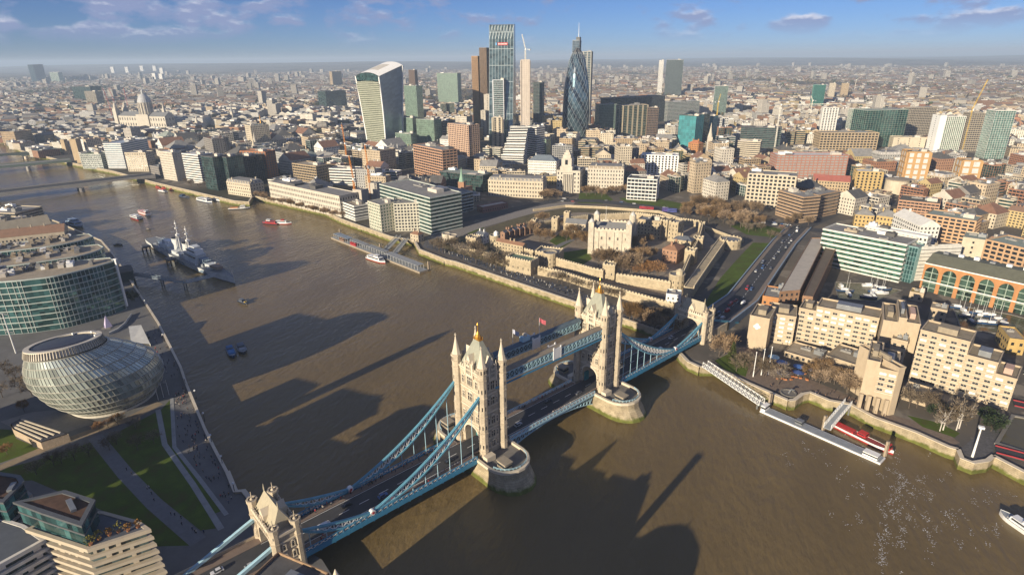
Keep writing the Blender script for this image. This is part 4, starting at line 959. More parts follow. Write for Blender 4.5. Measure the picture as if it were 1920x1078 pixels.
# low warehouses and offices upriver along the near bank
for (a, b, yb, d, kd, lab, rm) in [((-30, 440), (96, 420), 452, 26, 'gable', 'long low warehouse with tan ridged roof on the near bank', TANROOF), ((-30, 424), (62, 408), 436, 30, 'flat', 'stepped pale office with roof plant beyond the tan warehouse', ROOFTAN),
        ((-30, 450), (120, 434), 462, 20, 'gable', 'low brick warehouse with chimneys behind the third curved office', paint('rust_roof', (0.24, 0.14, 0.09), 0.8)), ((-40, 398), (28, 401), 418, 34, 'flat', 'pale green stepped office block at the water edge near the road bridge', ROOFGREY)]:
 P, h = front(a, b, yb, d); block(lab, 'office' if kd == 'flat' else 'warehouse', P, h, 'band' if kd == 'flat' else 'punch', paint('buff_wall', (0.42, 0.36, 0.27), 0.85), DARKWIN, rm, rkind=kd, plant=4, seed=int(yb), name='warehouse' if kd == 'gable' else 'office_building')
def terrace_block(poly_px, z, label, seed, mat, extra_px=None, ez=8.0, garden=False):
 P = ccw(px(poly_px, z)); t = thing('apartment_block', label, 'apartment block', (*np.mean(P, axis=0), GZ), group='banded apartment blocks by the park')
 g = MB(); g.walls(offset(P, -1.1), GZ-0.5, z-0.3); g.build('glazing', glass('flat_glass', (0.07, 0.10, 0.10), 0.1, 0.35, 0.8, (2.2, 2.9)), t)
 f = 0; zz = z-1.4
 while zz > GZ:
  m = MB(); m.ring(P, 0.12*f, 1.2, zz, zz+1.4 if f == 0 else zz+1.15); m.build('balcony_band', mat, t); f += 1; zz -= 2.95
 r_ = random.Random(seed); n = len(P)
 for i in range(n):          # wall panels between windows, and balcony drums
  a, b = np.array(P[i]), np.array(P[(i+1) % n]); L_ = np.linalg.norm(b-a); e = (b-a)/L_; nn = np.array([e[1], -e[0]])
  if facing(a, b) < 0: continue
  w = MB()
  for lv in range(int((z-GZ)/2.95)):
   for j in range(int(L_/3.2)):
    if r_.random() < 0.5: c = a+e*(j+0.5)*3.2-nn*0.85; w.box((c[0], c[1], z-2.95*(lv+1)+0.02), (r_.uniform(0.8, 2.2), 0.5, 1.7), math.atan2(e[1], e[0]))
  w.build('wall_panel', mat, t, kind='stuff')
 m = MB(); m.poly(offset(P, -1.15), z-0.25); m.build('roof_terrace', paint('terrace_decking', (0.10, 0.11, 0.13), 0.8), t)
 if extra_px:
  Q = ccw(px(extra_px, z+ez)); g = MB(); g.walls(Q, z-0.24, z+ez); po = g.build('penthouse', glass('penthouse_glass', (0.06, 0.15, 0.15), 0.1, 0.5, 0.8, (2.4, 3.6)), t)
  m = MB(); m.poly(offset(Q, -0.9), z+ez-0.15); m.build('penthouse_roof', paint('sedum_roof', (0.10, 0.055, 0.035), 0.95, var=0.3), po)
  m = MB(); m.ring(Q, 0.5, 1.0, z+ez-0.5, z+ez+0.3); m.ring(Q, 0.25, 0.1, z+ez/2-0.2, z+ez/2+0.4); m.build('penthouse_fascia', paint('dark_fascia', (0.10, 0.105, 0.11), 0.5), po)
  k = MB(); a, b = np.array(Q[0]), np.array(Q[2]); c1, c2 = a*0.3+b*0.7, a*0.62+b*0.38
  k.beam((*c1, z+ez+0.4), (*c2, z+ez+0.4), 1.6, 0.9); k.build('roof_duct', GREYM, po)
 return t, P
WARMBAND = paint('warm_limestone_band', (0.46, 0.39, 0.29), 0.8, var=0.08)
t, P = terrace_block([(163, 1030), (283, 991), (262, 976), (196, 958), (120, 955), (46, 992)], 36.0, 'tan banded apartment block with roof garden and dark glass penthouse by the park', 4, WARMBAND, [(152, 984), (176, 939), (120, 921), (30, 942), (82, 961)], 8.0)
for i, (gx, gy, s, cl) in enumerate([(170, 1018, 1.6, 0), (186, 1008, 1.5, 0), (222, 994, 1.7, 0), (240, 992, 1.2, 1), (258, 985, 1.1, 1), (205, 1000, 1.0, 1)]):
 q = at(gx, gy, 36.5); tr = thing('potted_shrub', f'{["round yellow-green", "small ochre"][cl]} potted shrub on the tan apartment roof garden, {ordinal(i+1)} from its corner', 'shrub', (*q, 35.8), group='roof garden shrubs')
 m = MB(); m.lathe((*q, 35.76), [(0.5, 0), (0.7, 0.8)], 8); m.build('pot', paint('terracotta', (0.30, 0.13, 0.06), 0.8), tr)
 f = MB(); r_ = random.Random(i)
 for k in range(90):
  a, b_, rr = r_.uniform(0, 6.28), r_.uniform(-0.6, 1.5), s*r_.uniform(0.6, 1.0); c = Vector((q[0]+rr*math.cos(a)*math.cos(b_), q[1]+rr*math.sin(a)*math.cos(b_), 37.2+s*0.5+rr*math.sin(b_)))
  d1, d2 = Vector((r_.uniform(-1, 1), r_.uniform(-1, 1), r_.uniform(-1, 1)))*0.35, Vector((r_.uniform(-1, 1), r_.uniform(-1, 1), r_.uniform(-1, 1)))*0.35
  f.face([c, c+d1, c+d1+d2, c+d2])
 f.build('foliage', paint('shrub_leaf', (0.16, 0.14, 0.02) if cl == 0 else (0.22, 0.11, 0.02), 0.9), tr, kind='stuff')
terrace_block([(46, 983), (86, 1010), (-60, 1090), (-160, 1010), (-20, 962)], 34.0, 'white banded apartment block in the corner below the green glass penthouse', 9, paint('white_band', (0.66, 0.62, 0.55), 0.7), None)
terrace_block([(8, 968), (60, 925), (30, 905), (-60, 900), (-90, 960)], 34.0, 'apartment block with bright green glass penthouse and brown roof', 12, paint('grey_band', (0.30, 0.28, 0.25), 0.7), [(6, 941), (43, 903), (36, 893), (-60, 878), (-80, 930)], 8.0)
def pavilion():
 z = 9.6; P = px([(18, 794), (38, 783), (128, 812), (76, 828), (24, 803)], z); t = thing('park_pavilion', 'low timber pavilion with striped dark roof on the lawn by the glass egg', 'pavilion', (*np.mean(P, axis=0), GZ))
 m = MB(); m.walls(P, GZ-0.2, z-0.5); m.build('wall', paint('larch_cladding', (0.42, 0.33, 0.24), 0.8, var=0.25, scale=1.5), t)
 m = MB(); m.prism(offset(P, 0.6), z-0.5, z, bottom=True); ro = m.build('roof', paint('bitumen_roof', (0.07, 0.07, 0.085), 0.8), t)
 a, b, c, d = np.array(P[1]), np.array(P[2]), np.array(P[4]), np.array(P[3])
 for k in range(4):
  u = 0.14+0.24*k; s, e = a+(c-a)*u, b+(d-b)*u; m = MB(); m.beam((*(s+(e-s)*0.05), z+0.25), (*(s+(e-s)*0.92), z+0.25), 0.7, 0.5); m.build('roof_light', STONE_TRIM, ro)
 m = MB(); q = (np.array(P[3])*0.75+np.array(P[4])*0.25); m.box((*q, GZ), (2.2, 1.4, 2.6), 0.5); m.build('doorway', BLACK, t)
pavilion()
def stage():
 P = px([(246, 643), (281, 642), (267, 619), (244, 623)], 8); t = thing('stage_tent', 'pale grey stage tent with sloping roof on the promenade', 'tent', (*np.mean(P, axis=0), GZ))
 m = MB(); zs = [8.0, 7.0, 12.0, 12.5]
 m.face([(*P[i], zs[i]) for i in range(4)]);
 for i in (1, 2, 3): j = (i+1) % 4; m.face([(*P[i], GZ), (*P[j], GZ), (*P[j], zs[j]), (*P[i], zs[i])])
 m.build('canopy', paint('tent_canvas', (0.55, 0.54, 0.50), 0.8), t); m = MB(); m.box((*(np.mean(P, axis=0)), GZ), (9, 9, 1.2), 0.4); m.build('platform', BLACK, t)
stage()
def cone_tent():
 q = at(203, 613); t = thing('pyramid_sculpture', 'slim pale lilac pyramid standing in the sunken terrace', 'sculpture', (*q, GZ)); m = MB()
 h = height(*q, 592); m.lathe((*q, GZ), [(3.2, 0), (2.2, (h-GZ)*0.35), (0.15, h-GZ)], 4, rot=0.5); m.build('cone', paint('lilac_canvas', (0.48, 0.42, 0.58), 0.7), t); m = MB(); m.box((*q, GZ), (6, 6, 0.4), 0.5); m.build('plinth', PAVING, t)
cone_tent()
def scoop():
 pts = [at(a, b) for a, b in ((205, 628), (222, 620), (236, 608), (247, 592))]; t = thing('curved_terrace_wall', 'curved pale wall of the sunken terrace between the glass egg and offices', 'wall', (*pts[0], GZ))
 m = MB(); m.prism([tuple(p) for p in pts]+[tuple(p+np.array([-1.6, 1.2])) for p in pts[::-1]], GZ, GZ+1.6); m.build('parapet', paint('pale_concrete', (0.42, 0.42, 0.40), 0.8), t)
scoop()
def light_mast():
 q = at(30, 662); h = height(*q, 588); t = thing('lighting_mast', 'tall slim lighting mast with crossbars in the shade of the offices', 'mast', (*q, GZ)); m = MB()
 m.tube((*q, GZ), (*q, h), 0.45, 0.28, 8); m.build('pole', WHITE, t)
 for z, l in ((h-0.5, 7), (h-13, 6)): b = MB(); b.beam((q[0]-l/2, q[1], z), (q[0]+l/2, q[1]+1, z), 0.4, 0.5); b.build('crossbar', GREYM, t)
light_mast()
for i, (a, b) in enumerate([(351, 723), (371, 747), (387, 790), (401, 832), (421, 872), (444, 924), (310, 640), (276, 575)]):
 q = at(a, b); q = q+np.array([-0.8, -0.3]); t = thing('lamp_post', f'promenade lamp post with white globe, {ordinal(i+1)} along the river wall from the glass egg' if i < 6 else f'lamp post on the shaded promenade {["beside the stage tent", "below the curved offices"][i-6]}', 'lamp post', (*q, GZ), group='promenade lamp posts')
 m = MB(); m.lathe((*q, GZ), [(0.35, 0), (0.16, 0.8), (0.12, 4.6)], 8); m.build('post', BLACK, t); m = MB(); m.lathe((*q, GZ+4.6), [(0.15, 0), (0.5, 0.35), (0.5, 0.7), (0.15, 1.05), (0.0, 1.1)], 8, smooth=True); m.build('globe', WHITE, t)
for i, (a, b, yb, cl, w) in enumerate([(290, 722, 747, (0.75, 0.05, 0.16), 'pink-red'), (303, 716, 742, (0.7, 0.7, 0.7), 'pale'), (315, 712, 738, (0.35, 0.35, 0.4), 'grey')]):
 q = at(297+i*10, 750-i*5); t = thing('flag', f'{w} flag on a white pole at the foot of the glass egg', 'flag', (*q, GZ), group='flags by the glass egg'); h = height(*q, b)
 m = MB(); m.tube((*q, GZ), (*q, h), 0.13, 0.07, 6); m.build('flagpole', WHITE, t); f = MB()
 for k in range(5):
  x0, x1 = -k*0.7, -(k+1)*0.7; w0, w1 = 0.3*math.sin(k*1.4), 0.3*math.sin((k+1)*1.4); f.face([(q[0]+x0, q[1]+w0, h-2.2-k*0.1), (q[0]+x1, q[1]+w1, h-2.3-k*0.1), (q[0]+x1, q[1]+w1, h-0.3-k*0.12), (q[0]+x0, q[1]+w0, h-0.2-k*0.12)][::-1])
 f.build('flag_cloth', paint('flag_'+w, cl, 0.8), t)
# riverside blocks just below the frame whose long shadows reach the water
def shadow_row():
 BR = masonry('warehouse_brick', (0.30, 0.19, 0.11), (0.25, 0.2, 0.15), 0.9, 0.4)
 def sq(x0, x1, y0, y1): return [(x0, y0), (x1, y0), (x1, y1), (x0, y1)]
 W = [([(-242, -266), (-200, -266), (-188, -212), (-225, -212)], 44, 'broad brick apartment block far beyond the corner of the view by the park'), (sq(-195, -176, -200, -174), 45, 'brick apartment block standing behind the tan banded block, out of the view'), (sq(-165, -136, -214, -189), 50, 'tall brick apartment block beyond the corner of the view by the park'),
   (sq(-278, -248, -170, -143), 58, 'tall office slab beyond the edge of the view behind the glass egg'), (sq(-26, -6, -172, -148), 36, 'brick riverside warehouse beside the near bridge gateway'),
   (sq(-5.9, 14, -176, -149), 34, 'second brick riverside warehouse downriver of the near bridge gateway'), (sq(14.1, 31, -180, -150), 35.5, 'third brick riverside warehouse downriver of the near bridge gateway'), (sq(31.1, 65, -182, -154), 27, 'wide riverside warehouse downriver of the near bridge gateway')]
 for i, (P, h, lab) in enumerate(W): block(lab, 'warehouse' if i > 3 else 'block', P, h, 'punch', BR, DARKWIN, ROOFDARK, plant=2, seed=i, name='warehouse' if i > 3 else 'apartment_block', group='riverside blocks out of the view')
 def tower(x, y, h, r, label, name, spire):
  t = thing(name, label, 'tower', (x, y, GZ)); m = MB(); m.lathe((x, y, GZ), [(r, 0), (r*0.85, h-GZ-spire)], 8 if spire else 12); m.build('shaft', BR, t); k = MB(); k.lathe((x, y, h-spire-0.01), [(r, 0), (r*0.9, 0.6), (r*0.5 if spire else r*0.9, max(spire*0.5, 1.0)), (0.1, max(spire, 1.4))], 8); k.build('cap', STONE_TRIM, t)
 tower(-170, -180, 76, 4.2, 'slim brick campanile among the blocks by the park', 'bell_tower', 6)
 tower(1, -152, 45, 3.4, 'pointed stair tower of the riverside warehouses', 'stair_tower', 9)
 tower(39, -153, 45, 2.0, 'tall slim brick chimney of the riverside warehouses', 'chimney_stack', 0)
 c = (51, -168); t = thing('roof_cupola', 'broad rounded cupola over the wide riverside warehouse', 'cupola', (*c, 27)); m = MB(); m.lathe((*c, 27.01), [(13, 0), (12.4, 3), (10, 5.5), (5, 7.6), (0.1, 8.4)], 20, smooth=True); m.build('dome', SLATE, t); m = MB(); m.lathe((*c, 35.3), [(0.5, 0), (0.1, 2)], 6); m.build('finial', GOLD, t)
shadow_row()
# ================================================================== ON THE RIVER
def loft_hull(mb, L_, W, D, draft=0.6, bow=0.30, stern=0.85, sheer=0.8, mi_top=0, mi_low=1, low=0.9, n=12):
 # hull along +x (bow), waterline z=0; returns deck outline
 st = []
 for i in range(n+1):
  t = i/n; x = -L_/2+L_*t
  w = W/2*((stern+(1-stern)*min(t/0.25, 1)**0.7) if t < 0.5 else (1-max((t-(1-bow))/bow, 0)**1.9)); z = D+sheer*max(t-0.5, 0)**2*4*0.5
  st.append((x, max(w, 0.03), z))
 for s in (-1, 1):
  for a, b in zip(st, st[1:]):
   for (k0, f0, k1, f1, mi) in ((-draft, 0.72, low, 0.90, mi_low), (low, 0.90, None, 1.0, mi_top)):
    za1, zb1 = (a[2], b[2]) if k1 is None else (k1, k1); q = [(a[0], s*a[1]*f0, k0), (b[0], s*b[1]*f0, k0), (b[0], s*b[1]*f1, zb1), (a[0], s*a[1]*f1, za1)]
    mb.face(q if s < 0 else q[::-1], mi)
 a = st[0]; mb.face([(a[0], a[1]*0.72, -draft), (a[0], -a[1]*0.72, -draft), (a[0], -a[1], a[2]), (a[0], a[1], a[2])], mi_top)
 return st
def deck_face(mb, st, mi=0, dz=-0.15, k=0.97):
 for a, b in zip(st, st[1:]): mb.face([(a[0], -a[1]*k, a[2]+dz), (b[0], -b[1]*k, b[2]+dz), (b[0], b[1]*k, b[2]+dz), (a[0], a[1]*k, a[2]+dz)], mi)
HULLW = paint('white_gelcoat', (0.75, 0.75, 0.74), 0.3); HULLK = paint('dark_hull', (0.03, 0.035, 0.05), 0.4); HULLB = paint('navy_hull', (0.03, 0.07, 0.16), 0.4); HULLR = paint('red_hull', (0.36, 0.035, 0.035), 0.4)
DECKT = paint('deck_tan', (0.32, 0.25, 0.17), 0.8); DECKG = paint('deck_grey', (0.27, 0.29, 0.31), 0.7)
def boat(label, cat, c_px, bow_px, L_, W, hull, low, cabins, deck=DECKG, D=2.0, name='boat', group=None, mast=0, extra=None):
 c = at(*c_px, 0); b = at(*bow_px, 0); rz = math.atan2(b[1]-c[1], b[0]-c[0])
 t = thing(name, label, cat, (c[0], c[1], 0), rz, group)
 m = MB(); st = loft_hull(m, L_, W, D); m.build('hull', [hull, low], t); m = MB(); deck_face(m, st); m.build('deck', deck, t)
 for i, (x0, x1, w, z0, z1, mat, glazed) in enumerate(cabins):
  m = MB(); X0, X1 = x0*L_, x1*L_; sl = (z1-z0)*0.25
  P0 = [(X0, -w/2), (X1, -w/2), (X1, w/2), (X0, w/2)]; P1 = [(X0+sl*.4, -w/2+.1), (X1-sl, -w/2+.1), (X1-sl, w/2-.1), (X0+sl*.4, w/2-.1)]
  for k in range(4): j = (k+1) % 4; m.face([(*P0[k], z0), (*P0[j], z0), (*P1[j], z1), (*P1[k], z1)])
  m.poly(P1, z1); co = m.build('cabin' if glazed else 'deckhouse', mat, t)
  if glazed:
   g = MB(); f0, f1 = 0.42, 0.86; lp = lambda a, b_, f: (a[0]+(b_[0]-a[0])*f, a[1]+(b_[1]-a[1])*f)
   for k in range(4):
    j = (k+1) % 4; q = [lp(P0[k], P1[k], f0), lp(P0[j], P1[j], f0), lp(P0[j], P1[j], f1), lp(P0[k], P1[k], f1)]; nx, ny = P0[j][1]-P0[k][1], -(P0[j][0]-P0[k][0]); l = math.hypot(nx, ny); nx, ny = nx/l*.05, ny/l*.05
    q = [(p[0]+nx, p[1]+ny) for p in q]; e = 0.06; A, B, C_, D_ = q
    g.face([(A[0]*(1-e)+B[0]*e, A[1]*(1-e)+B[1]*e, z0+(z1-z0)*f0), (A[0]*e+B[0]*(1-e), A[1]*e+B[1]*(1-e), z0+(z1-z0)*f0), (D_[0]*e+C_[0]*(1-e), D_[1]*e+C_[1]*(1-e), z0+(z1-z0)*f1), (D_[0]*(1-e)+C_[0]*e, D_[1]*(1-e)+C_[1]*e, z0+(z1-z0)*f1)])
   g.build('glazing', DARKWIN, co)
 if mast: m = MB(); m.tube((0, 0, D), (0, 0, D+mast), 0.12, 0.06, 6); m.beam((-0.1, -0.9, D+mast*0.75), (-0.1, 0.9, D+mast*0.75), 0.1); m.build('mast', WHITE, t)
 if extra: extra(t, L_, W, D)
 return t
def rail(t, L_, W, D):
 m = MB()
 for s in (-1, 1):
  for i in range(9): x = -L_*0.46+L_*0.7*i/8; m.beam((x, s*W*0.45, D), (x, s*W*0.45, D+1.0), 0.07)
  m.beam((-L_*0.46, s*W*0.45, D+1.0), (L_*0.24, s*W*0.45, D+1.0), 0.07)
 m.build('railing', WHITE, t, kind='stuff')
boat('red and white passenger boat moored at the grey pontoon before the arched apartments', 'passenger boat', (706, 489), (732, 497), 26, 7, HULLW, HULLR, [(-.42, .30, 5.6, 1.8, 4.4, HULLW, True), (-.05, .18, 3.6, 4.4, 6.4, HULLW, True)], extra=rail, name='passenger_boat')
boat('long white catamaran river bus below the green glass offices', 'river bus', (385, 378), (408, 383), 34, 9, HULLW, HULLB, [(-.44, .34, 7.6, 1.8, 4.6, HULLW, True), (.10, .26, 4.4, 4.6, 6.4, HULLW, True)], name='river_bus', extra=rail)
boat('shorter white catamaran river bus just downriver of the long one', 'river bus', (412, 377), (424, 379), 22, 7, HULLW, HULLB, [(-.44, .30, 6, 1.8, 4.2, HULLW, True), (.06, .22, 3.6, 4.2, 5.8, HULLW, True)], name='river_bus')
boat('dark work barge moored upriver of the white catamarans', 'barge', (347, 371), (360, 374), 24, 7.5, HULLK, HULLK, [(-.4, -.1, 5, 1.8, 4.2, HULLB, True), (.1, .35, 5, 1.8, 2.6, paint('cargo_grey', (0.12, 0.13, 0.15)), False)], name='work_barge')
boat('white topped boat with red life rafts near the road bridge', 'boat', (304, 360), (290, 358), 20, 6, HULLW, HULLK, [(-.35, .2, 4.8, 1.8, 4.0, HULLW, True), (-.3, -.1, 3, 4.0, 5.0, REDP, False), (.0, .14, 3, 4.0, 5.0, REDP, False)], name='passenger_boat', group='boats by the road bridge')
for i, (a, b, w) in enumerate([(308, 354, 'orange'), (322, 357, 'red'), (296, 352, 'pale red')]): boat(f'tiny {w} buoy boat bobbing near the road bridge', 'boat', (a, b), (a+6, b+1), 9, 3.5, paint('orange_hull', (0.55, 0.10, 0.03)), HULLR, [(-.3, .1, 2.4, 1.6, 3.0, REDP, True)], name='small_boat', group='boats by the road bridge', D=1.4)
boat('tug with orange deck cargo below the turquoise hoarding', 'tug', (449, 392), (468, 391), 26, 7, HULLW, HULLK, [(.05, .3, 4.6, 1.8, 4.6, HULLW, True), (-.42, -.05, 5.5, 1.8, 2.6, paint('orange_cargo', (0.55, 0.22, 0.08)), False)], deck=DECKT, name='tug_boat')
boat('white and red tour boat in midriver, bow downriver', 'tour boat', (531, 420), (546, 420), 20, 6, HULLW, HULLR, [(-.4, .25, 4.8, 1.8, 4.2, HULLW, True), (-.1, .1, 3, 4.2, 5.6, REDP, True)], name='tour_boat', group='midriver tour boats')
boat('red and white tour boat in midriver, stern to stern with its twin', 'tour boat', (507, 420), (495, 419), 22, 6, HULLR, HULLK, [(-.4, .25, 4.8, 1.8, 4.0, HULLR, True), (-.05, .2, 3.2, 4.0, 5.6, HULLW, True)], name='tour_boat', group='midriver tour boats')
boat('black hulled passenger boat with white cabin upriver of the warship', 'passenger boat', (255, 410), (240, 405), 27, 7.5, HULLK, HULLR, [(-.42, .34, 6, 1.8, 4.2, HULLW, True), (-.3, .0, 4, 4.2, 5.6, HULLW, True)], name='passenger_boat', extra=rail)
boat('pink and white passenger boat lying beyond the black hulled one', 'passenger boat', (270, 401), (254, 396), 28, 7.5, HULLW, paint('pink_hull', (0.60, 0.22, 0.22)), [(-.42, .34, 6, 1.8, 4.2, paint('pink_cabin', (0.70, 0.42, 0.40)), True), (-.42, -.2, 4, 4.2, 5.8, HULLW, True)], name='passenger_boat')
boat('dark blue moored vessel with tall deckhouse beside the near bank', 'vessel', (140, 424), (164, 430), 36, 10, HULLB, HULLK, [(-.30, .30, 8, 2.2, 6.0, paint('blue_grey_house', (0.22, 0.30, 0.42)), True), (-.15, .2, 6, 6.0, 9.0, paint('blue_grey_house', (0.22, 0.30, 0.42)), True), (-.48, -.32, 8, 2.0, 3.0, DECKG, False)], D=2.4, name='moored_vessel', mast=9)
boat('small black dinghy alone near the curved offices', 'dinghy', (222, 460), (230, 460), 9, 3.4, HULLK, HULLK, [(-.25, .15, 2, 1.0, 1.7, BLACK, False)], D=1.1, name='dinghy')
boat('small brown dinghy upriver of the warship', 'dinghy', (278, 431), (284, 431), 6, 2.6, DECKT, HULLK, [(-.2, .2, 1.6, .9, 1.5, DECKT, False)], D=0.9, name='dinghy')
boat('small dark tug with yellow bow in the lit strip of midriver', 'tug', (456, 568), (469, 573), 11, 4.2, HULLK, HULLK, [(-.3, .1, 2.8, 1.4, 3.2, paint('tug_grey', (0.12, 0.14, 0.18)), True), (.28, .40, 2.0, 1.4, 2.2, paint('tug_yellow', (0.6, 0.4, 0.05)), False)], D=1.5, name='tug_boat')
boat('blue covered moored boat, the upriver one of the midriver pair', 'boat', (434, 663), (443, 682), 17, 5.2, HULLB, HULLK, [(-.42, -.12, 4, 1.6, 3.4, paint('blue_cover', (0.05, 0.14, 0.30)), True), (-.08, .28, 4, 1.6, 2.8, paint('blue_cover', (0.06, 0.18, 0.38)), False)], D=1.7, name='moored_boat', group='moored midriver pair')
boat('black moored boat with grey cabins, the downriver one of the midriver pair', 'boat', (454, 657), (462, 672), 15, 5.6, HULLK, HULLK, [(-.4, 0, 4.2, 1.6, 3.6, paint('tug_grey', (0.12, 0.14, 0.18)), True), (.05, .3, 4, 1.6, 2.6, DECKG, False)], D=1.7, name='moored_boat', group='moored midriver pair')
boat('white motor cruiser heading upriver at the lower edge of the water', 'motor cruiser', (1912, 990), (1886, 972), 17, 5, HULLW, HULLW, [(-.40, .22, 3.8, 1.8, 3.8, HULLW, True), (-.3, -.05, 2.8, 3.8, 5.0, HULLW, True)], name='motor_cruiser', extra=rail)
def warship():
 s, b = at(284, 455, 0), at(441, 533, 0); c = (s+b)/2; L_ = np.linalg.norm(b-s); rz = math.atan2(b[1]-s[1], b[0]-s[0])
 t = thing('museum_warship', 'grey museum warship with gun turrets and two masts moored in midriver', 'warship', (c[0], c[1], 0), rz)
 G1 = paint('pale_ship_grey', (0.56, 0.58, 0.58), 0.5); G2 = paint('blue_ship_grey', (0.16, 0.21, 0.27), 0.5); DK = paint('ship_deck', (0.20, 0.21, 0.22), 0.8);
 m = MB(); st = loft_hull(m, L_, 19.5, 5.4, bow=0.42, stern=0.55, sheer=2.6, low=1.0, n=24); m.build('hull', [G1, HULLK], t); m = MB(); deck_face(m, st, 0, -0.2); m.build('deck', DK, t)
 cam_ = MB()                                         # dark disruptive panels proud of the hull sides
 for x0, x1 in ((-62, -34), (-8, 18), (42, 60)):
  for sd in (-1, 1):
   y = lambda x: sd*(np.interp(x, [q[0] for q in st], [q[1] for q in st])*0.962+0.12); q = [(x0, y(x0), 1.4), (x1, y(x1), 1.4), (x1-6, y(x1-6), 4.4), (x0+8, y(x0+8), 4.4)]; cam_.face(q if sd < 0 else q[::-1])
 cam_.build('camouflage_panel', G2, t, kind='stuff')
 def house(x0, x1, w, z0, z1, mat, nm='deckhouse', par=t):
  k = MB(); k.prism([(x0, -w/2), (x1, -w/2+.8), (x1, w/2-.8), (x0, w/2)], z0, z1); return k.build(nm, mat, par)
 h1 = house(-30, 34, 13, 5.2, 8.2, G1, 'main_superstructure'); house(8, 33, 11, 8.2, 13.5, G1, 'bridge_block'); house(14, 31, 9, 13.5, 17.5, WHITE, 'bridge_tower'); house(18, 28, 7, 17.5, 20.0, G1, 'director_platform')
 w_ = MB()
 for z in (10.5, 15.2): w_.box((20, 0, z), (24 if z < 12 else 17.4, 11.1 if z < 12 else 9.1, 1.0))
 w_.build('bridge_glazing', DARKWIN, t)
 house(-54, -32, 11, 5.2, 9.6, G1, 'aft_superstructure'); house(-48, -38, 7, 9.6, 13.0, WHITE, 'aft_director')
 for x, z in ((2, 8.2), (-24, 8.2)):
  k = MB(); k.lathe((x, 0, z), [(3.6, 0), (3.3, 9.5), (3.5, 10), (3.5, 10.6)], 16, sx=1.35); fo = k.build('funnel', G1, t); k = MB(); k.lathe((x, 0, z+10.4), [(3.4, 0), (3.3, 0.5)], 16, sx=1.33); k.build('funnel_cap', BLACK, fo)
 for x, top, r in ((8, 36, 5), (-15, 38, 5.5)):
  k = MB(); k.tube((x, 0, 8), (x, 0, top), 0.45, 0.2, 6)
  for sy in (-1, 1): k.tube((x-5, sy*3.2, 8), (x, 0, top*0.72), 0.35, 0.25, 6)
  k.beam((x, -r, top*0.72), (x, r, top*0.72), 0.3); k.beam((x, -r*.6, top*0.85), (x, r*.6, top*0.85), 0.25); k.box((x, 0, top*0.6), (3, 3, 1.6)); k.box((x, 0, top*0.78), (2.2, 2.2, 1.2)); k.lathe((x, 0, top*.9), [(0.8, 0), (1.0, 1.0), (0.3, 1.6)], 8)
  k.build('tripod_mast', WHITE, t)
 for x, z, d in ((52, 6.2, 1), (40, 8.8, 1), (-62, 5.4, -1), (-50, 9.8, -1)):
  k = MB(); k.lathe((x, 0, z-1.2), [(4.2, 0), (4.2, 1.3)], 14);
  P0 = [(x-4.2*d, -3.6), (x+3.6*d, -3.0), (x+3.6*d, 3.0), (x-4.2*d, 3.6)]; k.prism(P0, z+0.1, z+2.7, bottom=True); g = k.build('gun_turret', G1 if x > 45 else G2, t)
  for y in (-1.6, 0, 1.6): q = MB(); q.tube((x+3.4*d, y, z+1.5), (x+11*d, y, z+2.8), 0.32, 0.22, 8); q.build('gun_barrel', G2, g)
 for x in (-6, 4):
  for sy in (-1, 1):
   k = MB(); k.lathe((x, sy*7, 8.2), [(1.9, 0), (1.9, 1.8), (0.8, 2.4)], 10); g = k.build('secondary_turret', G1, t); q = MB(); q.tube((x+1.5, sy*7.2, 9.3), (x+5, sy*8.6, 10.2), 0.16, n=6); q.build('gun_barrel', G2, g)
 for x in (-34, -10):
  k = MB(); k.tube((x, 2, 8), (x+6, 5, 17), 0.3, 0.2, 6); k.build('boat_crane', WHITE, t)
  lb = MB(); s2 = loft_hull(lb, 9, 2.6, 1.2, n=6); deck_face(lb, s2); lb.v = [(p[0]+x+6, p[1]+5, p[2]+8.9) for p in lb.v]; lb.build('ship_boat', [WHITE, G2], t)
 ft = MB(); q_ = random.Random(3)
 for i in range(70): x, y = q_.uniform(-70, 62), q_.uniform(-6.5, 6.5); ft.box((x, y, 5.0 if abs(x) > 34 else 8.0), (q_.uniform(.8, 3), q_.uniform(.8, 2), q_.uniform(1.2, 2.6)), q_.random()*3)
 ft.build('deck_fitting', [G1], t, kind='stuff')
 tn = MB(); tn.prism([(60, -4), (72, -2.4), (72, 2.4), (60, 4)], 8.0, 10.2); tn.build('foredeck_awning', paint('awning_brown', (0.28, 0.20, 0.15), 0.8), t)
 q = MB(); q.tube((L_/2-2, 0, 7.5), (L_/2-1.5, 0, 12.5), 0.12, n=6); q.build('jackstaff', WHITE, t)
 for x, sy in ((-66, -1), (-2, -1)):                 # mooring dolphins under the quarter
  d = MB(); o = np.array([math.cos(rz), math.sin(rz)]); n_ = np.array([-o[1], o[0]]); p = c+o*x+n_*sy*15
  dt = thing('mooring_dolphin', f'dark mooring dolphin beside the warship {"near its stern" if x < -30 else "amidships"}', 'dolphin', (*p, 0), group='mooring dolphins')
  for a, b_ in ((-3, -2), (3, -2), (3, 2), (-3, 2)): d.tube((p[0]+a, p[1]+b_, -0.9), (p[0]+a, p[1]+b_, 5), 0.6, n=8)
  d.build('pile', BLACK, dt, kind='stuff'); e = MB(); e.box((*p, 5.0), (9, 7, 1.6), rz); e.build('platform', paint('dolphin_deck', (0.10, 0.10, 0.11), 0.8), dt)
warship()
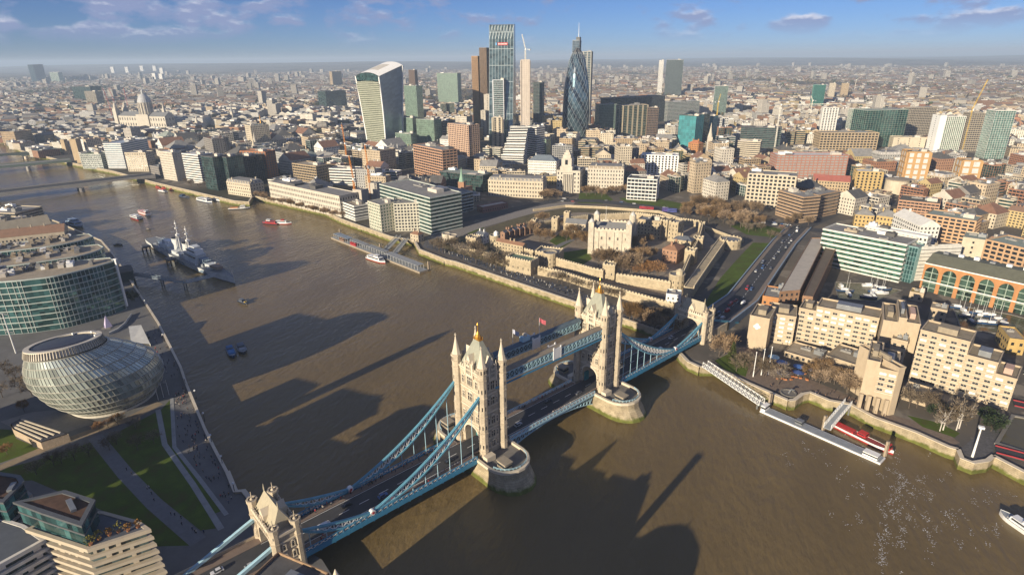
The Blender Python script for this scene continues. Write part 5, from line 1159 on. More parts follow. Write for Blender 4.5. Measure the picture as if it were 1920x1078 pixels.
def truss_bridge(label, a, b, w, h, mat, name='footbridge', cat='footbridge', panel=3.0, deckmat=DECKG, posts=()):
 a, b = Vector(a), Vector(b); t = thing(name, label, cat, tuple(a)); d = (b-a).normalized(); s = d.cross(Vector((0, 0, 1))).normalized()*w/2; L_ = (b-a).length; n = max(int(L_/panel), 2)
 m = MB(); q = [a-s, b-s, b+s, a+s]; m.face([tuple(p) for p in q][::-1] if (b-a).cross(s).z < 0 else [tuple(p) for p in q]); dn = Vector((0, 0, 0.3)); m.beam(a-dn, b-dn, w*0.96, 0.4); m.build('deck', deckmat, t)
 for k in (-1, 1):
  g = MB(); up = Vector((0, 0, h))
  g.beam(a+s*k, b+s*k, 0.28); g.beam(a+s*k+up, b+s*k+up, 0.28)
  for i in range(n):
   p, r = a+d*L_*i/n+s*k, a+d*L_*(i+1)/n+s*k; g.beam(p, p+up, 0.18); g.beam(p, r+up, 0.16); g.beam(r, p+up, 0.16)
  g.beam(b+s*k, b+s*k+up, 0.2); g.build('side_truss', mat, t)
 for f in posts:
  p = a+d*L_*f; g = MB()
  for k in (-0.8, 0.8): g.tube((p.x+s.x*k, p.y+s.y*k, -0.9), (p.x+s.x*k, p.y+s.y*k, p.z), 0.5, n=8)
  g.build('support_pile', paint('pile_grey', (0.16, 0.16, 0.15), 0.8), t, kind='stuff')
 return t
def P3(a, b, z): q = at(a, b, z); return (q[0], q[1], z)
truss_bridge('grey walkway on posts running from the shaded bank towards the warship', P3(250, 515, 6), P3(348, 530, 6.5), 2.6, 2.0, paint('walkway_grey', (0.20, 0.25, 0.30), 0.5), posts=(0.55, 0.98))
truss_bridge('pale gangway rising to the deck of the warship', P3(350, 530, 6.5), P3(404, 517, 7.2), 2.4, 1.8, paint('gangway_pale', (0.42, 0.46, 0.50), 0.5))
def jetty_house():
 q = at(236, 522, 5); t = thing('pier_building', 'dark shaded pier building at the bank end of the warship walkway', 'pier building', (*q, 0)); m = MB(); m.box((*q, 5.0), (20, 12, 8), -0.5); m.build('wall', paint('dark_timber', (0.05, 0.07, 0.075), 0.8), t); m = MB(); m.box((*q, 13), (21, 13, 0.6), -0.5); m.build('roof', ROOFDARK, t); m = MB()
 for a in range(-8, 9, 4): p = q+np.array([a*math.cos(-.5)+6*math.sin(.5), a*math.sin(-.5)+6*math.cos(.5)]); m.tube((*p, -0.9), (*p, 5), 0.5, n=6)
 m.build('pile', BLACK, t, kind='stuff')
jetty_house()
def pontoon(label, a_px, b_px, w, mat_edge, roofmat, parts, name='landing_pontoon', z=1.6):
 a, b = at(*a_px, 0), at(*b_px, 0); e = b-a; L_ = np.linalg.norm(e); rz = math.atan2(e[1], e[0]); t = thing(name, label, 'pontoon', (*a, 0), rz)
 m = MB(); m.prism([(0, -w/2), (L_, -w/2), (L_, w/2), (0, w/2)], -0.9, z); m.build('hull', mat_edge, t)
 m = MB(); m.prism([(0.6, -w/2+.6), (L_-.6, -w/2+.6), (L_-.6, w/2-.6), (0.6, w/2-.6)], z+0.004, z+0.12); m.build('deck', DECKG, t)
 for (x0, x1, v0, v1, h, mt, nm) in parts:
  k = MB()
  if nm == 'canopy':
   k.prism([(x0*L_, v0), (x1*L_, v0), (x1*L_, v1), (x0*L_, v1)], z+h-0.25, z+h, bottom=True); o = k.build('canopy', mt, t); g = MB(); n = int((x1-x0)*L_/5)+1
   for i in range(n+1):
    for v in (v0+.3, v1-.3): x = L_*(x0+(x1-x0)*i/n); x = min(max(x, x0*L_+.2), x1*L_-.2); g.beam((x, v, z+0.12), (x, v, z+h-0.25), 0.18)
   g.build('canopy_post', WHITE, o, kind='stuff'); r_ = MB()
   for i in range(n): x = L_*(x0+(x1-x0)*(i+.5)/n); r_.box((x, (v0+v1)/2, z+h), (0.25, abs(v1-v0), 0.15), base=False)
   r_.build('roof_rib', GREYM, o, kind='stuff')
  else:
   k.prism([(x0*L_, v0), (x1*L_, v0), (x1*L_, v1), (x0*L_, v1)], z+0.12, z+h); o = k.build(nm, mt, t); g = MB(); g.ring([(x0*L_, v0), (x1*L_, v0), (x1*L_, v1), (x0*L_, v1)], 0.05, 0.02, z+h*0.45, z+h*0.8); g.build('glazing', DARKWIN, o)
 for x in (1.0, L_-1.0, L_*0.5):
  k = MB(); k.tube((x, w/2+1.0, -0.9), (x, w/2+1.0, 9), 0.6, n=8); k.tube((x, w/2+2.8, -0.9), (x, w/2+2.8, 8.4), 0.6, n=8); k.box((x, w/2+1.9, 6.2), (1.0, 3.2, 0.6)); k.build('guide_pile', paint('pile_tan', (0.35, 0.28, 0.20), 0.8), t)
 return t
pontoon('long grey-roofed landing pontoon before the arched apartments', (628, 446), (795, 511), 9.5, paint('pontoon_tan', (0.30, 0.25, 0.19), 0.8), ROOFGREY,
  [(0.02, 0.20, -3, 4, 4.2, paint('canopy_blue', (0.25, 0.30, 0.36), 0.5), 'canopy'), (0.22, 0.40, -2, 4, 4.0, paint('canopy_grey', (0.30, 0.31, 0.31), 0.6), 'canopy'), (0.42, 0.62, -2, 4, 4.4, paint('canopy_grey', (0.30, 0.31, 0.31), 0.6), 'canopy'), (0.64, 0.97, -3.6, 4, 4.6, paint('canopy_grey', (0.33, 0.34, 0.34), 0.6), 'canopy'), (0.24, 0.31, -3.8, -2.1, 2.6, REDP, 'kiosk'), (0.10, 0.16, -3.6, 1, 3, paint('kiosk_brown', (0.28, 0.16, 0.1)), 'kiosk')])
GANG = paint('gangway_grey', (0.33, 0.34, 0.34), 0.6)
for i, (p, q) in enumerate((((723, 470), (748, 444)), ((739, 478), (762, 449)))):
 truss_bridge(f'{["upriver", "downriver"][i]} covered gangway from the castle wharf to the grey pontoon', P3(*p, 3.2), P3(*q, 5.5), 4.2, 2.2, GANG, name='gangway', cat='gangway', deckmat=GANG)
pontoon('white edged pontoon with red-trimmed boat shelter below the cream slab hotel', (1430, 768), (1655, 866), 6.4, WHITE, ROOFGREY, [(0.86, 0.97, -2.4, 1.5, 2.0, WHITE, 'kiosk'), (0.0, 0.04, -2.6, 2.6, 3.0, WHITE, 'kiosk'), (0.30, 0.36, -1, 2, 2.2, GREYM, 'kiosk')], z=0.8)
truss_bridge('long white lattice walkway sloping down from the bank to the white pontoon', P3(1322, 686, 6.4), P3(1428, 758, 3.0), 4.0, 3.0, WHITE, panel=2.6, posts=(0.97,))
truss_bridge('short white lattice gangway from the hotel quay to the white pontoon', P3(1590, 757, 6.0), P3(1551, 803, 3.0), 3.4, 2.6, WHITE, panel=2.2, posts=(0.02,))
boat('red and white sightseeing boat lying inside the white pontoon', 'sightseeing boat', (1615, 824), (1652, 842), 30, 4.2, HULLW, HULLR, [(-.46, -.12, 3.6, 1.8, 2.7, REDP, True), (-.06, .08, 4, 2.9, 4.4, REDP, True), (.38, .46, 3, 1.8, 4.6, REDP, True)], deck=paint('deck_red', (0.30, 0.05, 0.05)), name='sightseeing_boat')
def flecks():  # sun sparkle on the water, put in as small white shapes
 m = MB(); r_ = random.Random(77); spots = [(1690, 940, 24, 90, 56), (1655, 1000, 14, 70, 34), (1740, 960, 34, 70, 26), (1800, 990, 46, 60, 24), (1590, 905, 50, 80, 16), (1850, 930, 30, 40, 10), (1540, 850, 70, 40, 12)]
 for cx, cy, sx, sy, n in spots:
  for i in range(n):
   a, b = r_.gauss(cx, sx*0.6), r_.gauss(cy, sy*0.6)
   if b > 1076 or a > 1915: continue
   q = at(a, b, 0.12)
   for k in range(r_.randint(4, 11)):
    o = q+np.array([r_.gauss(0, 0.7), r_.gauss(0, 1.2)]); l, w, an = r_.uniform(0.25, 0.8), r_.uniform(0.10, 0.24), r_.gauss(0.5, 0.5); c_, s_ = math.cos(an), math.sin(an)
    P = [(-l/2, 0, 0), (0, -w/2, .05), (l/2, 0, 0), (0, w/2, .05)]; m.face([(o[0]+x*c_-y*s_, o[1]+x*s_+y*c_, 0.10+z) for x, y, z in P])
 m.build('glint_flecks', paint('white_foam', (0.72, 0.72, 0.72), 0.5), kind='stuff')  # white_foam is the painted white of the sun glints, not foam
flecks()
# upriver bridges
def arch_bridge(label, a_px, b_px, za, w, spans, thick, mats, rise, name='road_bridge', pier_w=6, ext=0.0):
 a, b = at(*a_px, za), at(*b_px, za); e = b-a; a = a-e*ext; e = b-a; L_ = np.linalg.norm(e); u = e/L_; n_ = np.array([-u[1], u[0]]); t = thing(name, label, 'bridge', (*a, 0))
 m = MB(); N_ = 14
 def prof(s):     # underside height
  k = s*spans % 1.0; k = min(max(k, 0), 1); return za-thick-rise*(2*k-1)**2
 S_ = [i/(N_*spans) for i in range(N_*spans+1)]
 for s0, s1 in zip(S_, S_[1:]):
  p, q = a+e*s0, a+e*s1; z0, z1 = prof(s0+1e-6), prof(s1-1e-6)
  for k in (-1, 1):
   P, Q = p+n_*w/2*k, q+n_*w/2*k; f = [(*P, z0), (*Q, z1), (*Q, za), (*P, za)]; m.face(f if k < 0 else f[::-1])
  A, B, C_, D_ = p-n_*w/2, q-n_*w/2, q+n_*w/2, p+n_*w/2; m.face([(*A, z0), (*D_, z0), (*C_, z1), (*B, z1)])
 m.build('span', mats[0], t); d = MB(); A, B, C_, D_ = a-n_*w/2, b-n_*w/2, b+n_*w/2, a+n_*w/2; d.face([(*A, za+.01), (*B, za+.01), (*C_, za+.01), (*D_, za+.01)]); do = d.build('roadway', mats[1], t)
 for k in (-1, 1):
  q = MB(); P, Q = a+n_*(w/2)*k, b+n_*(w/2)*k; P2, Q2 = P-n_*.5*k, Q-n_*.5*k; q.prism([tuple(P), tuple(Q), tuple(Q2), tuple(P2)], za+0.012, za+1.2); q.build('parapet', mats[0], t)
 for i in range(1, spans):
  p = a+e*i/spans; ang = math.atan2(u[1], u[0]); q = MB(); q.box((*p, -0.9), (pier_w, w+4, za-thick-rise+1.2), ang)
  for k in (-1, 1): c = p+n_*(w/2+2)*k; q.lathe((*c, -0.9), [(pier_w/2, 0), (pier_w/2, za-thick-rise+0.8)], 10)
  q.build('river_pier', mats[2], t)
 return t, a, e, n_
CONC = paint('bridge_concrete', (0.33, 0.31, 0.28), 0.8)
RDB = arch_bridge('wide flat-arched grey road bridge across the river upriver', (0, 360), (287, 327), 11.0, 30, 3, 1.6, [CONC, ASPHALT, paint('dark_pier', (0.16, 0.15, 0.15), 0.8)], 3.6, ext=0.55)[0]
arch_bridge('railway bridge upriver with green girders leading to twin brick towers', (0, 311), (132, 299), 11.5, 26, 3, 3.0, [paint('green_girder', (0.16, 0.20, 0.17), 0.7), ROOFGREY, CONC], 0.5, 'railway_bridge', ext=0.9)
arch_bridge('farther pale green road bridge beyond the railway bridge', (0, 291), (118, 280), 11.0, 18, 3, 1.6, [paint('sea_green_iron', (0.22, 0.27, 0.22), 0.7), ASPHALT, STONE_TRIM], 4.0, ext=0.9)
# ================================================================== THE CASTLE ON THE FAR BANK
RAG = masonry('castle_ragstone', (0.44, 0.36, 0.24), (0.27, 0.22, 0.15), 1.3, 0.6, 0.12); RAGT = paint('castle_coping', (0.50, 0.42, 0.29), 0.85, var=0.15, scale=0.5)
WHT = masonry('pale_keep_stone', (0.54, 0.48, 0.38), (0.38, 0.33, 0.26), 1.3, 0.6, 0.08); LEAD = paint('lead_roof', (0.20, 0.20, 0.20), 0.6, var=0.12, scale=0.5); GRN = paint('roof_copper', (0.13, 0.20, 0.14), 0.7)
REDTILE = paint('red_brown_tiles', (0.26, 0.14, 0.085), 0.85, var=0.15, scale=1.0)
def merlons(mb, poly, z, step=2.4, w=1.3, d=0.7, h=1.1):
 poly = ccw(poly); n = len(poly)
 for i in range(n):
  a, b = np.array(poly[i][:2]), np.array(poly[(i+1) % n][:2]); L_ = np.linalg.norm(b-a); k = int(L_/step)
  if k < 1: continue
  e = (b-a)/L_; nn = np.array([e[1], -e[0]])
  for j in range(k): c = a+e*L_*(j+0.5)/k-nn*d*0.5; mb.box((c[0], c[1], z), (w, d, h), math.atan2(e[1], e[0]), base=False)
def castle_tower(label, poly, h, mat=RAG, roof=LEAD, name='castle_tower', cat='tower', group='castle towers', win=True, fh=5.0, bay=5.0):
 poly = ccw([tuple(p) for p in poly]); c = np.mean(np.array(poly), axis=0); t = thing(name, label, cat, (*c, GZ), group=group)
 m = MB(); m.walls(poly, GZ-0.4, h+0.8); inn = offset(poly, -0.8); m.walls(inn[::-1], h-0.3, h+0.8, close=True) if False else None
 m.ring(poly, 0.0, 0.8, h-0.2, h+0.8) if False else None
 m.build('wall', mat, t); r_ = MB(); r_.poly(offset(poly, -0.02), h); r_.build('roof', roof, t)
 b = MB(); merlons(b, poly, h+0.8, step=2.6, w=1.4, d=0.8); p2 = MB(); p2.ring(poly, 0.12, 0.7, h+0.2, h+0.82); po = p2.build('parapet', RAGT if mat is RAG else STONE_TRIM, t); b.build('battlement', RAGT if mat is RAG else STONE_TRIM, po, kind='stuff')
 if win:
  g = MB(); n = len(poly)
  for i in range(n):
   if facing(poly[i], poly[(i+1) % n]) > -0.1: edge_windows(g, poly[i], poly[(i+1) % n], GZ+2, h-1, fh, bay, 0.8, 1.9, 1.2)
  if g.f: g.build('slit_window', DARKWIN, t, kind='stuff')
 return t
def drum(label, c, r, h, mat=RAG, n=16, name='castle_tower', cat='tower', group='castle towers', cap=None):
 t = castle_tower(label, [(c[0]+r*math.cos(2*math.pi*i/n), c[1]+r*math.sin(2*math.pi*i/n)) for i in range(n)], h, mat, name=name, cat=cat, group=group, win=False)
 g = MB()
 for a in (-2.4, -1.8, -1.2, -0.6):
  for z in (GZ+3, GZ+7):
   if z < h-2: nx, ny = math.cos(a), math.sin(a); p = (c[0]+nx*(r+.04), c[1]+ny*(r+.04)); g.face([(p[0]+ny*.35, p[1]-nx*.35, z), (p[0]-ny*.35, p[1]+nx*.35, z), (p[0]-ny*.35, p[1]+nx*.35, z+1.8), (p[0]+ny*.35, p[1]-nx*.35, z+1.8)][::-1])
 g.build('slit_window', DARKWIN, t, kind='stuff')
 if cap: m = MB(); m.lathe((c[0]+r*.3, c[1], h+0.05), [(r*.45, 0), (r*.45, 3.2), (r*.5, 3.4), (0.1, 5.2)], 10); m.build('turret_cap', cap, t)
 return t
def castle_wall(label, pts_px, h, th=2.6, mat=RAG, z=None, group='castle walls', mer=True):
 P = px(pts_px, GZ); t = thing('castle_wall', label, 'castle wall', (*P[0], GZ), group=group); m = MB(); b = MB(); k = MB()
 for a, c in zip(P, P[1:]):
  a, c = np.array(a), np.array(c); e = (c-a)/np.linalg.norm(c-a); n_ = np.array([-e[1], e[0]]); q = [tuple(a), tuple(c), tuple(c+n_*th), tuple(a+n_*th)]
  m.prism(q, GZ-0.4, h)
  for s in (0.0, th-0.7): k.prism([tuple(a+n_*s), tuple(c+n_*s), tuple(c+n_*(s+0.7)), tuple(a+n_*(s+0.7))], h+0.004, h+0.9)
  L_ = np.linalg.norm(c-a); j = int(L_/2.6)
  for i in range(j): d = a+e*L_*(i+.5)/j+n_*0.35; b.box((*d, h+0.9), (1.4, 0.7, 1.0), math.atan2(e[1], e[0]), base=False)
 m.build('wall', mat, t); po = k.build('parapet', RAGT, t)
 if mer: b.build('battlement', RAGT, po, kind='stuff')
 return t
def keep():
 P, h = front((1106, 429), (1182, 434), 475, 33); t = thing('castle_keep', 'tall pale square keep with four corner turrets at the heart of the castle', 'keep', (*np.mean(np.array(P), axis=0), GZ))
 P = ccw(P); m = MB(); m.walls(P, GZ-0.4, h); m.build('wall', WHT, t); r_ = MB(); r_.poly(P, h-1.6); i0 = [np.array(p) for p in P]
 e = (i0[1]-i0[0])/np.linalg.norm(i0[1]-i0[0]); L_ = np.linalg.norm(i0[1]-i0[0]); n_ = np.array([-e[1], e[0]]); D_ = np.linalg.norm(i0[2]-i0[1])
 for k in range(2):                # two shallow leaded ridges behind the parapet
  y0, y1 = D_*(0.06+0.46*k), D_*(0.48+0.46*k); ym = (y0+y1)/2; A = lambda u, v: i0[0]+e*u+n_*v
  r_.face([(*A(2, y0), h-1.5), (*A(L_-2, y0), h-1.5), (*A(L_-3, ym), h+1.4), (*A(3, ym), h+1.4)]); r_.face([(*A(L_-2, y1), h-1.5), (*A(2, y1), h-1.5), (*A(3, ym), h+1.4), (*A(L_-3, ym), h+1.4)]); r_.face([(*A(2, y1), h-1.5), (*A(2, y0), h-1.5), (*A(3, ym), h+1.4)]); r_.face([(*A(L_-2, y0), h-1.5), (*A(L_-2, y1), h-1.5), (*A(L_-3, ym), h+1.4)])
 r_.build('roof', paint('keep_lead', (0.24, 0.235, 0.22), 0.7, var=0.15, scale=0.6), t)
 p2 = MB(); p2.ring(P, 0.1, 0.8, h-0.6, h+0.3); po = p2.build('parapet', STONE_TRIM, t); b = MB(); merlons(b, P, h+0.3, 3.4, 1.9, 0.9, 1.3); b.build('battlement', STONE_TRIM, po, kind='stuff')
 bt = MB()
 for i in range(4):
  a, b_ = np.array(P[i]), np.array(P[(i+1) % 4]); ee = (b_-a)/np.linalg.norm(b_-a); nn = np.array([ee[1], -ee[0]])
  if facing(a, b_) < -0.2: continue
  for f in (0.0, 0.2, 0.4, 0.6, 0.8, 1.0): c = a+(b_-a)*(0.02+0.96*f)+nn*0.35; bt.box((*c, GZ-0.4), (1.5, 0.8, h-GZ-1.4), math.atan2(ee[1], ee[0]))
 bt.build('buttress', WHT, t, kind='stuff')
 for i in range(4):
  a, b_ = P[i], P[(i+1) % 4]
  if facing(a, b_) > 0: window_objects(t, a, b_, GZ+4.0, h-2.0, 6.6, 6.4, 1.5, 2.6, 1.6, STONE_TRIM, DARKWIN, 40)
 for i, (q, rd) in enumerate(((P[0], 0), (P[1], 1), (P[2], 0), (P[3], 0))):
  c = np.array(q)+(np.mean(np.array(P), axis=0)-np.array(q))*0.07; m = MB()
  if i == 2: m.lathe((*c, GZ-0.3), [(3.4, 0), (3.4, h-GZ+7.2)], 14)
  else: m.box((*c, GZ-0.3), (5.0, 5.0, h-GZ+6.4), math.atan2(e[1], e[0]))
  z = h+(6.9 if i == 2 else 6.1); tu = m.build('corner_turret', WHT, t); k = MB(); k.lathe((*c, z), [(2.5, 0), (2.6, 0.8), (2.2, 1.9), (1.2, 3.0), (0.2, 3.9), (0.12, 5.4)], 10, smooth=True); k.build('turret_cupola', paint('lead_cupola', (0.50, 0.49, 0.46), 0.6), tu)
  b = MB(); merlons(b, [tuple(c+np.array(v)) for v in ((-2.6, -2.6), (2.6, -2.6), (2.6, 2.6), (-2.6, 2.6))], z-0.2, 1.7, 0.9, 0.5, 0.9); b.build('battlement', STONE_TRIM, tu, kind='stuff')
 d = MB(); c = np.array(P[0])*0.78+np.array(P[1])*0.22; nn = -n_; d.box((*(c+nn*1.5), GZ), (2.4, 3.5, 5.5), math.atan2(e[1], e[0])); d.build('entrance_stair', paint('timber_stair', (0.20, 0.13, 0.08), 0.8), t)
 f = MB(); c = np.mean(np.array(P), axis=0)+n_*12-e*8; f.tube((*c, h), (*c, h+16), 0.16, 0.08, 6); f.build('flagpole', WHITE, t)
keep()
def tw(label, pl, pr, yb, d, **k): P, h = front(pl, pr, yb, d); return castle_tower(label, P, h, **k)
tw('broad riverside castle gate tower with dark water gate front on the wharf', (948, 483), (995, 493), 507, 13, roof=GRN)
tw('square castle building with pale chimneys behind the riverside gate tower', (1003, 473), (1047, 478), 494, 16, roof=LEAD)
drum('round castle tower with tall arched window beside the riverside gate tower', at(1031, 499), 6.4, 17.5)
tw('square castle tower with corner turret in front of bare trees by the wharf', (1130, 497), (1153, 500), 523, 9)
drum('big round castle tower at the downriver corner of the inner wall', at(1267, 543), 6.2, 18, cap=RAGT)
tw('inner wall castle tower beside the red-tiled house, shading the lane', (1284, 470), (1303, 473), 494, 9)
tw('inner wall castle tower next beyond the one shading the lane', (1299, 448), (1318, 450), 468, 9)
tw('small slim castle tower at the far corner of the inner wall', (1310, 421), (1321, 422), 436, 8)
drum('pale drum of the outer castle gatehouse by the plaza', at(837, 455), 4.2, 14, WHT)
drum('second pale drum of the outer castle gatehouse, towards the lawn', at(850, 458), 4.2, 14, WHT)
tw('tan inner gatehouse tower on the causeway into the castle', (873, 446), (892, 449), 463, 10)
drum('castle tower capped with a white bell turret on the upriver wall', at(928, 464), 5.0, 17, cap=WHITE)
tw('castle tower beside the dark gabled houses on the upriver wall', (996, 414), (1004, 415), 430, 8)
tw('dark shaded castle tower between the gabled houses and the chapel', (1034, 411), (1045, 412), 434, 9)
drum('low wide bastion at the outer corner of the castle by the moat lawn', at(1368, 463), 10.5, 12.5)
castle_wall('outer castle wall along the wharf from gate tower to the bridge', [(1008, 516), (1050, 524), (1092, 538), (1165, 560), (1262, 588)], 11.5, 2.6)
castle_wall('inner castle wall below the lawn of the keep', [(1042, 502), (1110, 522), (1130, 526)], 13, 2.4)
castle_wall('inner castle wall between the square tower and big round tower', [(1154, 532), (1200, 538), (1256, 548)], 12.5, 2.4)
castle_wall('inner castle wall climbing away from the big round tower beside the lane', [(1280, 532), (1296, 492), (1309, 466), (1317, 436)], 13.5, 2.4)
castle_wall('wide outer castle wall beside the moat lawn', [(1300, 556), (1330, 510), (1350, 480), (1362, 462)], 12, 8.0, mer=True)
castle_wall('upriver castle wall below the gabled houses', [(926, 470), (960, 476), (1000, 486)], 12, 2.2)
castle_wall('low outer castle wall beside the brown upriver moat', [(858, 466), (900, 476), (946, 500)], 9, 2.2)
castle_wall('far castle wall behind the chapel', [(996, 432), (1040, 424), (1100, 415), (1190, 410), (1310, 426)], 11, 2.2)
castle_wall('pale boundary wall of the castle gardens beside the busy road', [(1000, 397), (1060, 389), (1130, 392), (1235, 400), (1330, 432), (1392, 456)], 7.2, 1.2, mer=False)
HB = paint('house_brick', (0.25, 0.15, 0.10), 0.85);
def house(label, pl, pr, yb, d, wall, roof, kind='gable', cat='house', name='castle_house', **k):
 P, h = front(pl, pr, yb, d); k.setdefault('plant', 2); return block(label, cat, P, h, 'punch', wall, DARKWIN, roof, fh=3.2, bay=3.2, rkind=kind, name=name, group='buildings inside the castle', win=(1.0, 1.6), **k)
GABL = paint('shaded_slate', (0.11, 0.12, 0.14), 0.7)
for i in range(6):
 x = 938+i*9.5; house(f'dark gabled house in the upriver castle row, {ordinal(i+1)} from the white bell turret', (x, 436-i*2.6), (x+8.6, 437.2-i*2.6), 452-i*2.8, 12, HB, GABL, seed=i)
house('tan gabled lodging along the upriver castle wall', (930, 452), (980, 462), 472, 7, RAG, REDTILE, seed=12)
house('castle chapel with short tower and arched windows', (1060, 418), (1098, 421), 437, 12, STONE, LEAD, cat='chapel', name='chapel', plant=0)
tw('short chapel bell tower beside the castle chapel', (1057, 400), (1067, 401), 433, 6, win=False)
house('long grey castellated barracks behind the keep', (1196, 412), (1240, 417), 445, 16, RAG, LEAD, 'flat', 'barracks', 'barracks_block', plant=4)
tw('tan twin-towered end of the castellated barracks', (1238, 414), (1252, 416), 448, 14, fh=4, bay=3)
tw('second tower of the castellated barracks end, beside the lane', (1254, 417), (1272, 420), 452, 14, fh=4, bay=3)
house('red-roofed brick house inside the far castle wall', (1242, 466), (1270, 471), 491, 18, paint('castle_brick', (0.33, 0.19, 0.12), 0.85), REDTILE, 'hip')
house('tan house with many chimneys beside the barracks', (1262, 448), (1296, 453), 470, 10, RAG, GABL, 'hip', plant=4, seed=4)
house('white plastered keeper house at the castle corner by the bridge road', (1249, 552), (1276, 555), 583, 10, paint('white_plaster', (0.70, 0.68, 0.64), 0.8), LEAD, 'flat', plant=1)
house('long low pink-roofed visitor building on the plaza', (905, 390), (952, 381), 400, 12, paint('visitor_glass', (0.25, 0.12, 0.10), 0.6), paint('visitor_roof', (0.50, 0.42, 0.34), 0.7), 'flat', 'building', 'visitor_building', plant=0)
house('small stone ticket house on the wharf corner', (769, 438), (784, 441), 452, 8, STONE, REDTILE, 'hip')
house('timber framed white house by the inner gatehouse', (893, 438), (906, 441), 455, 8, paint('white_plaster', (0.70, 0.68, 0.64), 0.8), GABL, 'gable')
# ================================================================== THE SLAB HOTEL, THE DOCKS AND THEIR NEIGHBOURS
HOT = paint('cream_hotel_concrete', (0.45, 0.36, 0.25), 0.85, var=0.10, scale=0.4); HOTW = paint('hotel_window_frame', (0.60, 0.53, 0.41), 0.7); BLIND = paint('white_blind', (0.74, 0.73, 0.70), 0.6); HROOF = paint('hotel_roof', (0.30, 0.25, 0.18), 0.9, var=0.2)
def slab(label, base_l, base_r, tops, depth, fl_z=3.0, bay=4.0, lift=0.0, blank=(), name='hotel_wing', seed=1, limit=300):
 # tops: [(fraction along the front, roof picture height), ...] steps of the roof line; base_l, base_r: the foot of the front in the picture
 A, B = at(*base_l), at(*base_r); e = B-A; L_ = np.linalg.norm(e); u = e/L_; n_ = np.array([-u[1], u[0]])
 if n_@(A-CP[:2]) < 0: n_ = -n_
 t = thing(name, label, 'hotel', (*((A+B)/2+n_*depth/2), GZ), group='wings of the cream slab hotel'); r_ = random.Random(seed); made = 0
 for k, (f0, f1, py) in enumerate(tops):
  a, b = A+e*f0, A+e*f1; h = height(*a, py); P = [tuple(a), tuple(b), tuple(b+n_*depth), tuple(a+n_*depth)]; z0 = GZ-0.3+lift
  m = MB(); m.walls(P, z0, h);
  if lift: m.poly(P, z0, up=False)
  wo = m.build('wall', HOT, t)
  r2 = MB(); r2.poly(P, h-0.9); r2.build('roof', HROOF, t); p = MB(); p.ring(P, 0.15, 0.4, h-0.5, h+0.25); p.build('parapet', HOT, t)
  q = MB(); c = (np.array(P[0])+np.array(P[2]))/2; q.box((*c, h-0.88), (min(18, L_*(f1-f0)*0.4), depth*0.4, 3.2), math.atan2(u[1], u[0]), base=False); q.build('roof_plant', [HROOF, GREYM, paint('pink_plant', (0.50, 0.34, 0.27), 0.8)][k % 3], t)
  if k in blank: continue
  fl = int((h-1.0-GZ-lift-1.0)/fl_z)
  for f in range(1, fl+1):             # moulded sill band under each storey
   z = h-0.8-f*fl_z; m = MB(); m.beam((*(a-n_*0.25), z-0.35), (*(b-n_*0.25), z-0.35), 0.5, 0.42); m.build('sill_band', HOTW, t)
  pick = {(f, i): r_.random() < (0.5 if f > fl*0.5 else 0.78) for f in range(40) for i in range(60)}
  made += window_objects(t, a, b, h-0.8-fl*fl_z, h-0.8, fl_z, bay, 2.9, 1.35, 0.5, HOTW, BLIND, limit-made, skip=lambda f, i: pick[f, i], depth=0.3)
  made += window_objects(t, a, b, h-0.8-fl*fl_z, h-0.8, fl_z, bay, 2.5, 1.3, 0.55, HOTW, DARKWIN, limit-made, skip=lambda f, i: not pick[f, i], depth=0.36)
  for (c0, c1) in ((b, b+n_*depth),):
   g = MB(); edge_windows(g, c0, c1, GZ+3, h-1, fl_z, 6, 1.0, 1.4, 0.8); g.build('glazing', DARKWIN, t, kind='stuff') if g.f else None
 return t, A, B, u, n_
slab('upriver slab wing of the cream hotel, set back behind the terrace', (1488, 640), (1632, 673), [(0, 0.22, 577), (0.2205, 1, 574)], 17, seed=3)
slab('narrow front wing of the cream hotel beside the blank end tower', (1436, 640), (1484, 648), [(0, 1, 587)], 20, seed=5)
t, A, B, u, n_ = slab('blank end tower of the cream hotel with a white emblem by the bridge', (1398, 651), (1434, 659), [(0, 1, 591)], 22, blank=(0,), seed=6)
h = height(*A, 591); c = A+(B-A)*0.42-n_*0.1; em = MB()
for k in range(4): a_ = math.pi/2*k; em.lathe((0, 0, 0), [(0.02, 0)], 3) if False else None
def disc3(m, c, u, z, r, n_=None, d=0.0, k=12):
 m.face([(c[0]+u[0]*r*math.cos(2*math.pi*i/k)-n_[0]*d, c[1]+u[1]*r*math.cos(2*math.pi*i/k)-n_[1]*d, z+r*math.sin(2*math.pi*i/k)) for i in range(k)])
for (dx, dz, r) in ((0, 1.1, 1.0), (-1.1, -0.2, 1.0), (1.1, -0.2, 1.0), (0, -1.2, 0.9), (0, 0, 1.0)): disc3(em, c+u*dx, u, h-6.5+dz, r, n_, 0.03+0.004*abs(dx)+0.003*dz)
em.build('emblem', WHITE, t)
fw_ = None
slab('long stepped downriver slab wing of the cream hotel', (1702, 714), (1888, 770), [(0, 0.50, 618), (0.5005, 0.80, 665), (0.8005, 1, 700)], 18, seed=7)
fw_ = slab('front wing of the cream hotel raised on columns over the quay', (1606, 764), (1664, 779), [(0, 0.42, 674), (0.4205, 1, 690)], 26, lift=9, blank=(0,), seed=8)[0]
slab('solid stair tower closing the front wing of the cream hotel', (1664.5, 779), (1676, 777), [(0, 1, 690)], 26, blank=(0,), seed=9)
slab('cream hotel core tower between the two slab wings', (1636, 690), (1702, 703), [(0, 0.40, 600), (0.4005, 0.62, 595), (0.6205, 1, 604)], 30, blank=(0, 1, 2), seed=10)
P = [tuple(at(a, b)) for a, b in ((1609, 766), (1624, 770), (1640, 774), (1656, 778))]
